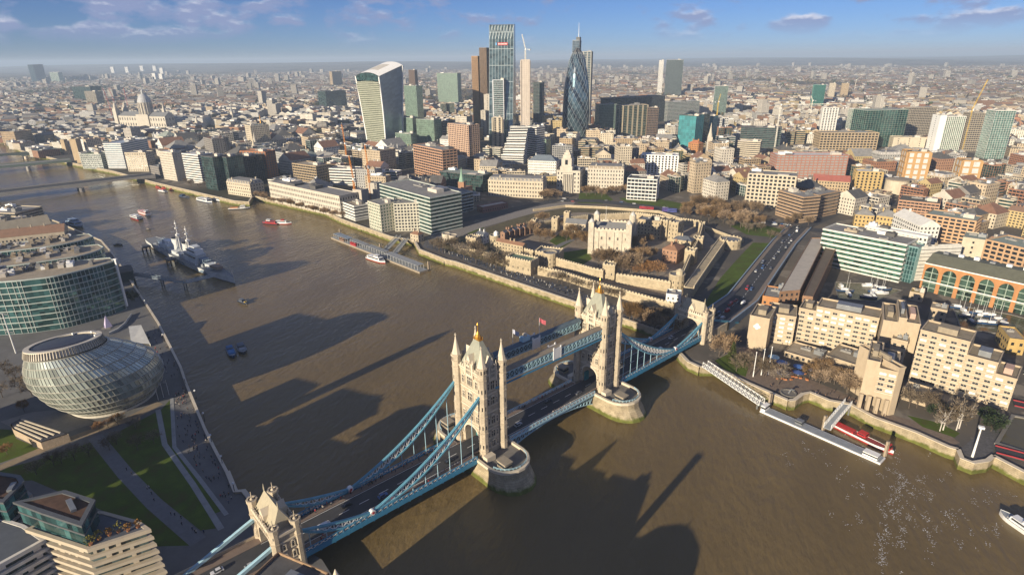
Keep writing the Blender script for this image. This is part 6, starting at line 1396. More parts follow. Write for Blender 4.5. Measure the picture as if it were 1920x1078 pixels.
for i, p in enumerate(P):
 m = MB(); m.box((*p, GZ), (1.6, 1.6, 9.2), 0.3); m.build('hotel_column', HOT, fw_)
def low(label, pl, pr, yb, d, wall, roof, kind='flat', cat='building', name='low_building', style='punch', right=False, **k):
 if right: A, h = top_at(pr[0], pr[1], yb); P, h = front(pl, pr, yb, d, h)
 else: P, h = front(pl, pr, yb, d)
 return block(label, cat, P, h, style, wall, k.pop('glz', DARKWIN), roof, rkind=kind, name=name, **k)
low('low tan terrace restaurant before the upriver hotel wing', (1470, 660), (1545, 682), 668, 18, HOT, ROOFTAN, plant=2)
low('flat-roofed tan hotel podium in front of the core tower', (1548, 668), (1610, 688), 690, 22, HOT, HROOF, plant=3)
low('stepped tan terrace before the hotel core tower', (1638, 650), (1668, 658), 694, 8, HOT, HROOF, plant=2); low('second stepped tan terrace before the hotel core tower', (1672, 636), (1702, 643), 702, 8, HOT, HROOF, plant=2)
low('low tan hotel podium below the long downriver wing', (1695, 728), (1740, 742), 748, 9, HOT, HROOF, plant=1)
low('brick arcaded dockside building behind the hotel by the bridge road', (1430, 556), (1474, 563), 572, 24, paint('orange_brick', (0.42, 0.20, 0.08), 0.85), ROOFGREY, plant=3, win=(1.6, 1.8), bay=3.4)
def roof_block(label, roof_px, z, wall, roof, cat='warehouse', name='dock_warehouse', **k): return block(label, cat, px(roof_px, z), z, 'punch', wall, DARKWIN, roof, name=name, **k)
BRK = masonry('dock_brick', (0.30, 0.17, 0.10), (0.24, 0.18, 0.13), 0.9, 0.4)
roof_block('long pale-roofed dock warehouse beside the bridge approach road', [(1462, 548), (1500, 545), (1548, 447), (1521, 447)], 22, BRK, paint('pale_panel_roof', (0.46, 0.41, 0.34), 0.8, var=0.12), plant=7, par=0.6, seed=3)
roof_block('long brown-roofed dock warehouse beside the western dock basin', [(1505, 556), (1524, 558), (1569, 462), (1554, 452)], 21, BRK, paint('brown_roof', (0.14, 0.11, 0.08), 0.9), plant=2, par=0.8, seed=4)
WHC = paint('white_office_cladding', (0.62, 0.60, 0.54), 0.6); GG = glass('green_tint_glass', (0.05, 0.12, 0.09), 0.1, 0.3, 0.6, (2.4, 3.8))
low('big white banded office with green glass over the western dock', (1544, 430), (1700, 460), 530, 26, WHC, ROOFGREY, style='band', glz=GG, right=True, fh=4.0, band=1.7, near=True, plant=5, seed=2, cat='office block', name='office_building')
low('green glass stair tower at the corner of the white banded office', (1701, 462), (1722, 466), 531, 14, paint('teal_frame', (0.18, 0.30, 0.30), 0.5), ROOFGREY, style='curtain', glz=GREENG, right=True, plant=1, cat='tower', name='stair_tower', fh=3.8, bay=2.2)
low('white end slab of the banded office with blank ribbed wall', (1724, 464), (1729, 466), 526, 34, WHC, WHITE, style='band', right=True, fh=3.2, band=2.6, plant=2, cat='office block', name='office_building')
low('white plant storey running along the roof of the banded office', (1622, 424), (1740, 446), 520, 10, WHC, WHITE, right=True, plant=2, cat='plant room', name='rooftop_building')
def arches():
 A0, h = top_at(1735, 492, 543); B0 = at(1925, 533, h); e = B0-A0; L_ = np.linalg.norm(e); u = e/L_; n_ = np.array([-u[1], u[0]])
 if n_@(A0-CP[:2]) < 0: n_ = -n_
 N_, bayw = 9, None; L2 = L_*1.45; P = [tuple(A0), tuple(A0+u*L2), tuple(A0+u*L2+n_*26), tuple(A0+n_*26)]
 t = thing('arcaded_brick_building', 'orange brick dock building with a row of tall glazed arches', 'building', (*A0, GZ)); OB = paint('orange_brick', (0.42, 0.20, 0.08), 0.85)
 m = MB(); m.walls(offset(P, -1.2), GZ-0.4, h-1); m.build('glazing', glass('arch_glass', (0.05, 0.085, 0.065), 0.1, 0.3, 0.7, (2.5, 4)), t)
 w = L_/5.35; hw = w*0.39; off = w*0.5; ztop = h-2.6; zs = ztop-hw; fr = MB(); K = 10
 def S(s, d, z): p = A0+u*s-n_*d*0+n_*0; q = A0+u*s; return (q[0]-n_[0]*d, q[1]-n_[1]*d, z)
 cols = int(L2/w)
 f = MB(); cur = 0.0
 for i in range(cols):
  c = off+i*w; x0, x1 = c-hw, c+hw
  f.face([S(cur, 0, GZ-.4), S(x0, 0, GZ-.4), S(x0, 0, h), S(cur, 0, h)]); arc = [(c-hw*math.cos(math.pi*j/K), zs+hw*math.sin(math.pi*j/K)) for j in range(K+1)]
  for (xa, za), (xb, zb) in zip(arc, arc[1:]): f.face([S(xa, 0, za), S(xb, 0, zb), S(xb, 0, h), S(xa, 0, h)]); f.face([S(xa, 0, za), S(xa, -1.2, za), S(xb, -1.2, zb), S(xb, 0, zb)])
  f.face([S(x0, 0, GZ-.4), S(x0, -1.2, GZ-.4), S(x0, -1.2, zs), S(x0, 0, zs)][::-1]); f.face([S(x1, 0, GZ-.4), S(x1, 0, zs), S(x1, -1.2, zs), S(x1, -1.2, GZ-.4)][::-1]); cur = x1
  g = MB(); g.beam(S(c, -0.5, GZ), S(c, -0.5, ztop), 0.5)
  for z in (GZ+3.5, GZ+7.2, GZ+11, zs): g.beam(S(x0, -0.5, z), S(x1, -0.5, z), 0.3, 0.5)
  g.build('arch_mullion', paint('mint_frame', (0.30, 0.37, 0.30), 0.6), t)
 f.face([S(cur, 0, GZ-.4), S(L2, 0, GZ-.4), S(L2, 0, h), S(cur, 0, h)]); f.walls([P[1], P[2], P[3], P[0]], GZ-.4, h, close=False); f.build('wall', OB, t)
 b = MB(); b.beam(S(0, 0.3, GZ+8.6), S(L2, 0.3, GZ+8.6), 0.6, 0.7); b.beam(S(0, 0.3, h-0.4), S(L2, 0.3, h-0.4), 0.7, 0.7); b.build('white_band', WHITE, t, kind='stuff')
 q = [np.array(p) for p in P]; r_ = MB(); r_.face([(*q[0], h), (*q[1], h), (*(q[1]+n_*13), h+5), (*(q[0]+n_*13), h+5)]); r_.face([(*(q[0]+n_*13), h+5), (*(q[1]+n_*13), h+5), (*q[2], h+4), (*q[3], h+4)]); r_.face([(*q[3], h), (*q[0], h), (*(q[0]+n_*13), h+5), (*q[3], h+4)]); ro = r_.build('roof', paint('olive_roof', (0.14, 0.14, 0.10), 0.8), t)
 for i in range(8):
  c = q[0]+u*L2*(0.08+0.11*i)+n_*19; k = MB(); k.box((*c, h+4.4), (3.4, 3, 1.6+(i % 3)*0.5), math.atan2(u[1], u[0])); k.build('roof_plant', WHITE if i % 3 else GREYM, ro)
arches()
def dock(label_w, pts, name='dock_basin'):
 P = px(pts, GZ); m = MB(); m.poly(P, GZ+0.10); m.build('dock_water', DOCKW, kind='structure'); w = MB(); w.ring(ccw(P), 0.8, 0.02, GZ+0.02, GZ+0.55); tag(w.build('quay_edge', PAVING), label_w, 'quay edge', 'dock quays', 'thing')
dock('stone edge of the western dock basin behind the hotel', [(1566, 530), (1622, 532), (1690, 545), (1640, 566), (1572, 560)])
dock('stone edge of the eastern dock basin full of yachts', [(1786, 572), (1892, 590), (1930, 600), (1930, 634), (1890, 628), (1802, 616)])
r_ = random.Random(21); yk = 0
def yacht(x, y, rz, L_, k, where):
 t = thing('yacht', f'{["white sailing yacht", "white motor yacht", "blue-hulled yacht"][k]} moored {where}', 'yacht', (x, y, GZ+0.1), rz, 'yachts in the docks'); m = MB(); st = loft_hull(m, L_, L_*0.28, 1.4, draft=0.05, sheer=0.3); m.build('hull', HULLB if k == 2 else HULLW, t) if False else m.build('hull', [HULLB if k == 2 else HULLW]*2, t)
 d = MB(); deck_face(d, st); d.build('deck', DECKT if k else HULLW, t); c = MB(); c.prism([(-L_*.25, -L_*.09), (L_*.15, -L_*.07), (L_*.15, L_*.07), (-L_*.25, L_*.09)], 1.3, 2.5 if k != 1 else 3.4); c.build('cabin', HULLW, t)
 if k != 1: q = MB(); q.tube((L_*.05, 0, 1.3), (L_*.05, 0, 1.3+L_*1.15), 0.09, 0.05, 5); q.beam((L_*.05, 0, 2.9), (-L_*.35, 0, 2.7), 0.14); q.build('mast', WHITE, t)
for dockname, pts, n in (('in the western dock', [(1576, 540), (1584, 546), (1590, 552), (1630, 537), (1642, 540), (1655, 543), (1640, 548), (1650, 551), (1636, 556), (1628, 559)], 10), ('in the eastern dock', [(1796, 578), (1806, 584), (1812, 594), (1820, 604), (1832, 588), (1846, 592), (1860, 594), (1872, 601), (1856, 608), (1880, 610), (1838, 606)], 11)):
 for i, (a, b) in enumerate(pts): p = at(a, b); yacht(p[0], p[1], r_.choice([0.3, 1.9, 3.4, 0.1])+r_.uniform(-.1, .1), r_.uniform(8, 13), r_.choice([0, 2, 1, 2]), f'{dockname}, {ordinal(i+1)} from its hotel end')
low('yellow brick dock apartment house beside the eastern dock', (1893, 636), (1925, 640), 662, 20, paint('yellow_brick', (0.46, 0.32, 0.12), 0.85), ROOFTAN, 'flat', plant=1, right=False)
low('tan round-cornered dock pavilion between the two basins', (1745, 578), (1776, 584), 600, 12, HOT, ROOFTAN, plant=2)
low('small tan cafe roof with white parasols by the docks', (1706, 548), (1732, 553), 562, 10, HOT, paint('ochre_roof', (0.36, 0.28, 0.10), 0.8), plant=3)
def red_bridge(a, b, lab, z):
 A, B = at(*a), at(*b); t = thing('swing_bridge', lab, 'bridge', (*A, GZ), group='red lock bridges'); d = MB(); e = B-A; n_ = np.array([-e[1], e[0]])/np.linalg.norm(e)*3.2
 q = [tuple(A-n_), tuple(B-n_), tuple(B+n_), tuple(A+n_)]; d.prism(q, z, z+0.5, bottom=True); d.build('deck', ASPHALT, t)
 for k in (-1, 1): g = MB(); g.beam((*(A+n_*k), z+0.8), (*(B+n_*k), z+0.8), 0.3, 0.6); g.build('girder', paint('dull_red_paint', (0.30, 0.03, 0.035), 0.6), t)
red_bridge((1866, 845), (1930, 862), 'red girder road bridge over the lock mouth', GZ+0.3)
red_bridge((1900, 758), (1935, 766), 'red footbridge over the lock beside the hotel end', GZ+0.3)
def lock():
 P = px([(1873, 832), (1902, 782), (1945, 790), (1930, 850)]); m = MB(); m.poly(P, GZ+0.06); m.build('dock_water', DOCKW, kind='structure'); w = MB(); w.ring(ccw(P), 1.6, 0.02, GZ+0.02, GZ+0.8); tag(w.build('lock_wall', PAVING), 'stone wall round the lock basin downriver of the hotel', 'lock wall', None, 'thing')
lock()
def flag_mast():
 q = at(1823, 856); h = height(*q, 803); t = thing('signal_mast', 'tall white signal mast standing on the rounded bastion', 'mast', (*q, GZ)); m = MB(); m.tube((*q, GZ), (*q, h), 0.55, 0.3, 8); m.build('pole', WHITE, t); m = MB(); m.box((*q, h), (2.2, 1.6, 1.0)); m.build('lantern', WHITE, t)
flag_mast()
for i, (a, b, ty) in enumerate(((1412, 706, 661), (1427, 703, 655), (1440, 702, 651))):
 q = at(a, b); h = height(*q, ty); t = thing('flagpole', f'{ordinal(i+1)} tall white flagpole from the bridge on the hotel garden', 'flagpole', (*q, GZ), group='garden flagpoles'); m = MB(); m.tube((*q, GZ), (*q, h), 0.32, 0.16, 6); m.build('pole', WHITE, t); m = MB(); m.lathe((*q, h-.02), [(0.3, 0), (0.35, 0.3), (0.05, 0.6)], 8); m.build('finial', WHITE, t)
for i, (a, b, cl) in enumerate(((1465, 686, (0.05, 0.12, 0.33)), (1497, 694, (0.05, 0.12, 0.33)), (1466, 706, (0.05, 0.12, 0.33)), (1496, 705, (0.04, 0.07, 0.2)), (1450, 676, (0.35, 0.55, 0.65)), (1520, 698, (0.10, 0.12, 0.22)))):
 q = at(a, b); t = thing('garden_parasol', f'{["blue", "blue", "blue", "navy", "pale turquoise", "small slate"][i]} parasol over the quay tables, {ordinal(i+1)} from the flagpoles', 'parasol', (*q, GZ), group='quay parasols'); m = MB(); m.tube((*q, GZ), (*q, GZ+3.4), 0.12, n=6); m.build('pole', WHITE, t); m = MB(); m.lathe((*q, GZ+2.6), [(3.4, 0), (1.8, 0.7), (0.05, 1.2)], 8); m.build('canopy', paint('parasol_%d' % i, cl, 0.8), t)
 for k in range(5): s = MB(); w_ = q+np.array([rng.uniform(-5, 5), rng.uniform(-4, -2)]); s.box((*w_, GZ), (1.5, 0.9, 0.75), rng.random()); tag(s.build('cafe_table', paint('table_orange', (0.42, 0.17, 0.07), 0.7)), f'orange brown cafe table by the {["first", "second", "third", "navy", "pale turquoise", "slate"][i]} quay parasol, {ordinal(k+1)} of five', 'table', 'quay cafe tables', 'thing')
def sculpture():
 q = at(1478, 738); t = thing('dolphin_fountain', 'round fountain basin with a leaping sculpture on the quay corner', 'fountain', (*q, GZ)); m = MB(); m.lathe((*q, GZ), [(4.2, 0), (4.2, 0.8), (3.6, 0.8), (3.6, 0.3), (0.1, 0.3)], 16); m.build('basin', PAVING, t); m = MB(); m.tube((q[0], q[1], GZ), (q[0]+1, q[1], GZ+3), 0.4, 0.5, 6); m.tube((q[0]+1, q[1], GZ+3), (q[0]+3, q[1]+.5, GZ+2.6), 0.5, 0.1, 6); m.build('figure', GREYM, t)
sculpture()
# approach road from the far gateway, climbing past the moat
def approach():
 pts = [tuple(bl(164, 0)), tuple(at(1392, 560, 8.6)), tuple(at(1430, 508, 7.4)), tuple(at(1470, 455, 6.0)), tuple(at(1500, 425, 5.3))]; zs = [9.97, 8.9, 7.4, 6.0, 5.2]; W_ = 21
 o, Lf, Rt = ribbon(pts, W_, zs, ASPHALT, 'road'); t = thing('approach_viaduct', 'walled approach road embankment leading from the far gateway past the moat lawn', 'viaduct', (*pts[1], GZ)); m = MB(); p = MB()
 for i in range(len(pts)-1):
  for S_, k in ((Lf, 1), (Rt, -1)):
   a, b = S_[i], S_[i+1]; d = (b-a)/np.linalg.norm(b-a); n_ = np.array([-d[1], d[0]])*k*0.9
   q = [(*a, GZ-.4), (*b, GZ-.4), (*b, zs[i+1]-.02), (*a, zs[i]-.02)]; m.face(q if k < 0 else q[::-1])
   q0, q1 = a+n_, b+n_; up = 1.15
   f = [[(*a, zs[i]-.02), (*b, zs[i+1]-.02), (*b, zs[i+1]+up), (*a, zs[i]+up)], [(*q0, GZ-.4), (*q1, GZ-.4), (*q1, zs[i+1]+up), (*q0, zs[i]+up)], [(*a, zs[i]+up), (*b, zs[i+1]+up), (*q1, zs[i+1]+up), (*q0, zs[i]+up)]]
   for x in f: p.face(x)
 m.build('retaining_wall', RAG, t); p.build('parapet', paint('parapet_blue_grey', (0.25, 0.33, 0.40), 0.6), t)
 mk = MB()
 for i in range(len(pts)-1):
  a, b = np.array(pts[i]), np.array(pts[i+1]); L_ = np.linalg.norm(b-a); d = (b-a)/L_; n_ = np.array([-d[1], d[0]])*0.14
  for k in range(int(L_/8)): s = a+d*(k*8+1); e = s+d*4; z0 = zs[i]+(zs[i+1]-zs[i])*(k*8+1)/L_+.02; z1 = zs[i]+(zs[i+1]-zs[i])*(k*8+5)/L_+.02; mk.face([(*(s-n_), z0), (*(e-n_), z1), (*(e+n_), z1), (*(s+n_), z0)])
 mk.build('road_marking', WHITE, kind='structure')
 fw = MB()
 for S_, k in ((Lf, -1), (Rt, 1)):
  for i in range(len(pts)-1):
   a, b = S_[i], S_[i+1]; d = (b-a)/np.linalg.norm(b-a); n_ = np.array([-d[1], d[0]])*k*3.4; q = [(*a, zs[i]+.10), (*b, zs[i+1]+.10), (*(b+n_), zs[i+1]+.10), (*(a+n_), zs[i]+.10)]; fw.face(q[::-1] if k > 0 else q) ; q = [(*(a+n_), zs[i]-.02), (*(b+n_), zs[i+1]-.02), (*(b+n_), zs[i+1]+.10), (*(a+n_), zs[i]+.10)]; fw.face(q)
 fw.build('pavement', paint('approach_paving', (0.24, 0.19, 0.15), 0.9, var=0.2, scale=0.8), kind='structure')
approach()
# ================================================================== THE CITY: LANDMARK TOWERS
GL_BLUE = glass('blue_grey_tower_glass', (0.10, 0.15, 0.18), 0.12, 0.6, 0.35, (3, 4)); GL_GREEN = glass('pale_green_glass', (0.16, 0.24, 0.18), 0.2, 0.35, 0.35, (3, 3.8)); GL_DARK = glass('dark_green_glass', (0.035, 0.075, 0.07), 0.12, 0.4, 0.6, (3, 3.8)); GL_BROWN = glass('bronze_glass', (0.10, 0.065, 0.04), 0.2, 0.5, 0.4, (2, 3.8))
WHITEC = paint('white_cladding', (0.68, 0.66, 0.61), 0.6); CREAM = paint('cream_stone', (0.52, 0.45, 0.34), 0.8); PORT = paint('portland_stone', (0.52, 0.47, 0.39), 0.8); TANW = paint('tan_wall', (0.42, 0.32, 0.20), 0.85); BRICK = paint('red_brick_wall', (0.30, 0.15, 0.09), 0.85); GREYC = paint('grey_cladding', (0.33, 0.33, 0.32), 0.7); DARKC = paint('dark_cladding', (0.10, 0.10, 0.10), 0.6); YELB = paint('yellow_stock_brick', (0.46, 0.33, 0.14), 0.85); GRNR = paint('grey_green_roof', (0.28, 0.32, 0.27), 0.7); CORE = paint('pink_concrete_core', (0.52, 0.45, 0.38), 0.85)
def flared_tower():
 A0, B0 = at(690, 274), at(724, 278); e = B0-A0; L_ = np.linalg.norm(e); u = e/L_; n_ = np.array([-u[1], u[0]]); n_ = n_ if n_@(A0-CP[:2]) > 0 else -n_; D_ = 48.0; c0 = (A0+B0)/2
 hS, hN = height(*(c0-n_*4), 137), height(*(c0+n_*44), 117); t = thing('flared_tower', 'flared concave glass tower with white edges and arched roof, wider at its top', 'tower', (*(c0+n_*20), GZ)); rows = 34
 def sec(f): k = f**1.6; hw = L_/2*(1.0+0.06*math.sin(math.pi*f))+7.0*k; return c0-n_*(9*k), hw, D_+9*k+8*k
 def q(f, s, d): c, hw, dd = sec(f); return c+u*hw*s+n_*dd*d
 ztop = lambda d, s: hS+(hN-hS)*d-((s)**2)*7
 NS = 8; g = MB(); w = MB(); e_ = MB()
 for r in range(rows):
  f0, f1 = r/rows, (r+1)/rows
  for i in range(NS):
   for (P, mi) in ((lambda f, x: (q(f, x, 0), ztop(0, x)), 0), (lambda f, x: (q(f, 1, (x+1)/2), ztop((x+1)/2, 1)), 1), (lambda f, x: (q(f, -x, 1), ztop(1, x)), 1), (lambda f, x: (q(f, -1, (1-x)/2), ztop((1-x)/2, 1)), 1)):
    x0, x1 = -1+2*i/NS, -1+2*(i+1)/NS; pts = []
    for f, x in ((f0, x0), (f0, x1), (f1, x1), (f1, x0)): p, zt = P(f, x); pts.append((*p, GZ+(zt-14*(mi == 0)-GZ)*f))
    g.face(pts, mi, [(i*3+.1, r*4+.1), (i*3+2.9, r*4+.1), (i*3+2.9, r*4+3.9), (i*3+.1, r*4+3.9)])
  for x0, x1 in ((-0.96, 0.96),):       # sun louvres of the river face, storey by storey
   p, zt = q(f1, x0, -0.01), ztop(0, 0)-14; p2 = q(f1, x1, -0.01); z = GZ+(hS-14-4-GZ)*f1; w.beam((*p, z), (*p2, z), 0.7, 1.5)
 g.build('glazing', [glass('olive_louvre_glass', (0.16, 0.17, 0.12), 0.25, 0.3, 0.3, (3, 4)), glass('east_face_glass', (0.34, 0.38, 0.43), 0.25, 0.55, 0.12, (3, 4))], t); w.build('louvre_band', paint('pale_louvre', (0.40, 0.41, 0.32), 0.6), t, kind='stuff')
 for s in (-1, 1):
  for d in (0, 1):
   for r in range(rows): a, b = q(r/rows, s, d), q((r+1)/rows, s, d); z = lambda f: GZ+(ztop(d, 1)-GZ)*f; e_.beam((*a, z(r/rows)), (*b, z((r+1)/rows)), 2.2, 2.2)
 e_.build('white_edge', WHITE, t, kind='stuff'); rf = MB(); N2 = 14; ND = 8
 for j in range(ND):
  for i in range(N2):
   pts = []
   for d, x in ((j/ND, -1+2*i/N2), (j/ND, -1+2*(i+1)/N2), ((j+1)/ND, -1+2*(i+1)/N2), ((j+1)/ND, -1+2*i/N2)): p = q(1, x, d); pts.append((*p, ztop(d, 0)+1.0-(abs(x)**2.2)*7))
   rf.face(pts, 1 if 2 <= j < 6 and 4 <= i < 10 else 0)
 ro = rf.build('arched_roof', [WHITE, paint('roof_louvre', (0.50, 0.47, 0.42), 0.7)], t); sg = MB(); pts = [(*q(1, -0.93, -0.0), hS-15)]+[(*q(1, -0.93+1.86*i/12, -0.0), ztop(0, 0)+0.5-abs(-0.93+1.86*i/12)**2.2*7) for i in range(13)]+[(*q(1, 0.93, -0.0), hS-15)]; sg.face(pts[::-1] if False else pts[::-1]); sg.build('sky_garden_glazing', GL_DARK, t)
 FOOT.append((ccw([tuple(q(0, s, d)) for s, d in ((-1, 0), (1, 0), (1, 1), (-1, 1))]), hN, 272))
flared_tower()
def bullet_tower():
 c = np.array((-327.0, 1001.0)); t = thing('bullet_tower', 'bullet-shaped glass tower with spiralling dark bands and white diamond lattice', 'tower', (*c, GZ)); H = 196-GZ
 prof = [(24.3, 0), (26.4, 20), (27.6, 45), (27.9, 66), (27.2, 90), (25.4, 112), (22.4, 134), (19.2, 154), (15.2, 172), (10.6, 181), (6.6, 187), (1.2, H)]
 zs = [H*i/46 for i in range(47)]; rs = [float(np.interp(z, [p[1] for p in prof], [p[0] for p in prof])) for z in zs]; n = 36; g = MB(); d = MB()
 def P(i, r, k=0): a = 2*math.pi*i/n; return (c[0]+(rs[r]+k)*math.cos(a), c[1]+(rs[r]+k)*math.sin(a), GZ+zs[r])
 for r in range(46):
  for i in range(n):
   dk = ((i+int(r*0.62)) % 6) < 2; g.face([P(i, r), P(i+1, r), P(i+1, r+1), P(i, r+1)], 1 if dk else (2 if r > 42 else 0), [(i*3+.1, r*4+.1), (i*3+2.9, r*4+.1), (i*3+2.9, r*4+3.9), (i*3+.1, r*4+3.9)])
 g.build('glazing', [glass('bullet_glass', (0.10, 0.16, 0.19), 0.1, 0.65, 0.3, (3, 4)), glass('bullet_dark_glass', (0.02, 0.03, 0.045), 0.1, 0.5, 0.3, (3, 4)), DARKC], t)
 for r in range(0, 44, 2):
  for i in range(0, n, 2):
   o = (r//2) % 2; d.beam(P(i+o, r, .2), P(i+o+1, r+2, .2), 0.34); d.beam(P(i+o, r, .2), P(i+o-1, r+2, .2), 0.34)
 d.build('diagrid', paint('diagrid_grey', (0.28, 0.32, 0.35), 0.5), t, kind='stuff'); FOOT.append((ccw([(c[0]+26*math.cos(a), c[1]+26*math.sin(a)) for a in np.linspace(0, 5.5, 8)]), 200, 236))
bullet_tower()
def wedge_tower():
 c = np.array((-463.0, 915.0)); u = np.array([math.cos(0.3), math.sin(0.3)]); n_ = np.array([-u[1], u[0]]); h = 243; t = thing('wedge_tower', 'tallest wedge-shaped glass tower with sloping front and small red sign', 'tower', (*c, GZ)); hw = 25
 prof = [(0, GZ), (37, h-2), (46, h), (62, h), (62, GZ)]; g = MB(); N_ = 52
 def Q(s, d, z): p = c+u*s+n_*d; return (p[0], p[1], z)
 for r in range(N_):
  f0, f1 = r/N_, (r+1)/N_; z0, z1 = GZ+(h-2-GZ)*f0, GZ+(h-2-GZ)*f1
  for i in range(8): s0, s1 = -hw+2*hw*i/8, -hw+2*hw*(i+1)/8; g.face([Q(s0, 37*f0, z0), Q(s1, 37*f0, z0), Q(s1, 37*f1, z1), Q(s0, 37*f1, z1)], 0, [(i*3+.1, r*4+.1), (i*3+2.9, r*4+.1), (i*3+2.9, r*4+3.9), (i*3+.1, r*4+3.9)])
 for s in (-1, 1): f = [Q(s*hw, d, z) for d, z in prof]; g.face(f if s > 0 else f[::-1], 1)
 g.face([Q(hw, 62, GZ), Q(-hw, 62, GZ), Q(-hw, 62, h), Q(hw, 62, h)], 1); g.face([Q(-hw, 37, h-2), Q(hw, 37, h-2), Q(hw, 62, h), Q(-hw, 62, h)], 2)
 g.build('glazing', [glass('wedge_glass', (0.10, 0.145, 0.145), 0.14, 0.5, 0.4, (3, 4)), glass('wedge_side_glass', (0.03, 0.06, 0.10), 0.15, 0.5, 0.3), ROOFGREY], t); m = MB()
 for r in range(0, N_+1, 7): f = r/N_; z = GZ+(h-2-GZ)*f; m.beam(Q(-hw, 37*f-.3, z), Q(hw, 37*f-.3, z), 0.6, 0.9)
 for i in range(9): s = -hw+2*hw*i/8; m.beam(Q(s, -.3, GZ), Q(s, 36.7, h-2), 0.5, 0.6)
 m.build('mega_frame', paint('steel_frame', (0.36, 0.42, 0.44), 0.5), t, kind='stuff'); k = MB()
 for i in range(8): f = 0.90+0.1*((i % 2)*.5); k.beam(Q(-hw+6.3*i, 37*.88-.5, GZ+(h-GZ)*.88), Q(-hw+6.3*(i+.9), 37*.99-.5, GZ+(h-GZ)*.985), 1.0, 0.6)
 k.build('crown_bracing', paint('steel_frame', (0.36, 0.42, 0.44), 0.5), t, kind='stuff')
 for s0, s1, col, nm in ((-12, -9, paint('sign_blue', (0.10, 0.30, 0.55)), 'blue_sign'), (-7.5, 13, REDP, 'red_sign')): f = 0.84; z = GZ+(h-GZ)*f; sg = MB(); a, b = Q(s0, 37*f-1.3, z), Q(s1, 37*f-1.3, z); sg.beam(a, b, 0.8, 5.0); sg.build(nm, col, t)
 for i in range(7): sg = MB(); f = 0.84; z = GZ+(h-GZ)*f; a, b = Q(-6.2+i*2.8, 37*f-1.75, z), Q(-4.9+i*2.8, 37*f-1.75, z); sg.beam(a, b, 0.2, 2.6); sg.build('sign_letter', WHITE, t)
 FOOT.append(([Q(s, d, 0)[:2] for s, d in ((-hw, 0), (hw, 0), (hw, 62), (-hw, 62))], h, 175))
wedge_tower()
def rect(c, w, d, rot=0.2): ca, sa = math.cos(rot), math.sin(rot); return [(c[0]+x*ca-y*sa, c[1]+x*sa+y*ca) for x, y in ((-w/2, -d/2), (w/2, -d/2), (w/2, d/2), (-w/2, d/2))]
block('dark bronze ribbed tower standing beyond the wedge-shaped tower', 'tower', rect((-591, 1098), 17, 26), 200, 'curtain', paint('bronze_rib', (0.12, 0.08, 0.05), 0.5, 0.3), GL_BROWN, ROOFDARK, bay=2.4, pw=1.6, name='ribbed_tower', plant=0, vis=150)
block('lower bronze shoulder block of the dark ribbed tower', 'tower', rect((-610, 1092), 15, 26), 182, 'curtain', paint('bronze_rib', (0.30, 0.18, 0.09), 0.5, 0.3), GL_BROWN, ROOFDARK, bay=2.4, pw=1.6, name='ribbed_tower', plant=0, vis=150)
block('slim glass tower with stepped top and white mast beside the bullet-shaped tower', 'tower', rect((-396, 1196), 16, 34), 214, 'curtain', GREYM, GL_BLUE, ROOFDARK, bay=3, name='stepped_tower', plant=1, vis=200)
block('grey stone-edged office shaft joined to the stepped tower with mast', 'tower', rect((-373, 1199), 27, 36), 189, 'grid', paint('grey_stone_frame', (0.36, 0.35, 0.31), 0.7), GL_BLUE, ROOFDARK, bay=9, pw=2.4, band=0.9, name='office_tower', plant=2, vis=222)
def mast(): c = (-392, 1196); t = thing('rooftop_mast', 'thin white mast on top of the stepped glass tower', 'mast', (*c, 214)); m = MB(); m.box((*c, 214.6), (9, 9, 7)); m.build('mast_base', DARKC, t); m = MB(); m.tube((*c, 221.6), (*c, 253), 0.7, 0.25, 6); m.build('pole', WHITE, t)
mast()
B = lambda lab, pl, pr, yb, d, style, wall, glz, roof=ROOFGREY, cat='office block', name='office_building', **k: (lambda P, h: block(lab, cat, P, h, style, wall, glz, roof, name=name, **k))(*front(pl, pr, yb, d))
T = 'tower'
B('pink concrete tower core under construction with a white crane on top', (978, 114), (993, 114.4), 285, 16, 'grid', CORE, DARKC, cat=T, name='tower_core', bay=4.5, pw=3.3, band=2.6, plant=1, vis=240)
B('dark narrow tower just downriver of the concrete core', (1000, 155), (1017, 155), 232, 22, 'grid', DARKC, GL_DARK, cat=T, name='office_tower', bay=5)
B('dark green glass tower with white corner edges before the wedge tower', (924, 151), (944, 151), 272, 26, 'grid', paint('white_edge_frame', (0.55, 0.55, 0.58), 0.6), GL_DARK, cat=T, name='office_tower', bay=17, pw=1.6, band=0.8, fh=4)
B('plain grey stone slab tower upriver of the white-edged glass tower', (907, 178), (920, 178), 256, 18, 'punch', paint('plain_stone', (0.44, 0.40, 0.34), 0.8), DARKWIN, cat=T, name='slab_tower', bay=9, plant=1)
B('lower plain grey stone slab beside the taller stone slab', (901, 208), (910, 208), 258, 14, 'punch', paint('plain_stone', (0.44, 0.40, 0.34), 0.8), DARKWIN, cat=T, name='slab_tower', bay=9, plant=1)
B('pair of cream shafts at the foot of the white-edged glass tower', (924, 221), (941, 221), 277, 12, 'grid', CREAM, DARKWIN, cat=T, name='office_building', bay=9, pw=5, band=0.8)
for i in range(6): B(f'{["lowest", "second", "third", "fourth", "fifth", "top"][i]} terrace of the pale stepped office below the concrete core', (940+i*3.4, 291-i*10.3), (981+i*1.6, 292-i*10.6), 307-i*1.4, 14, 'band', WHITEC, DARKWIN, band=1.9, fh=4, plant=0 if i < 5 else 3, cat='terrace', group='terraces of the stepped office')
B('pale flank block beside the stepped office below the concrete core', (985, 238), (1006, 240), 294, 22, 'band', WHITEC, DARKWIN, band=1.9, fh=4)
B('pale green glass office next to the stepped white office', (999, 260), (1024, 262), 292, 16, 'curtain', GRNR, GL_GREEN)
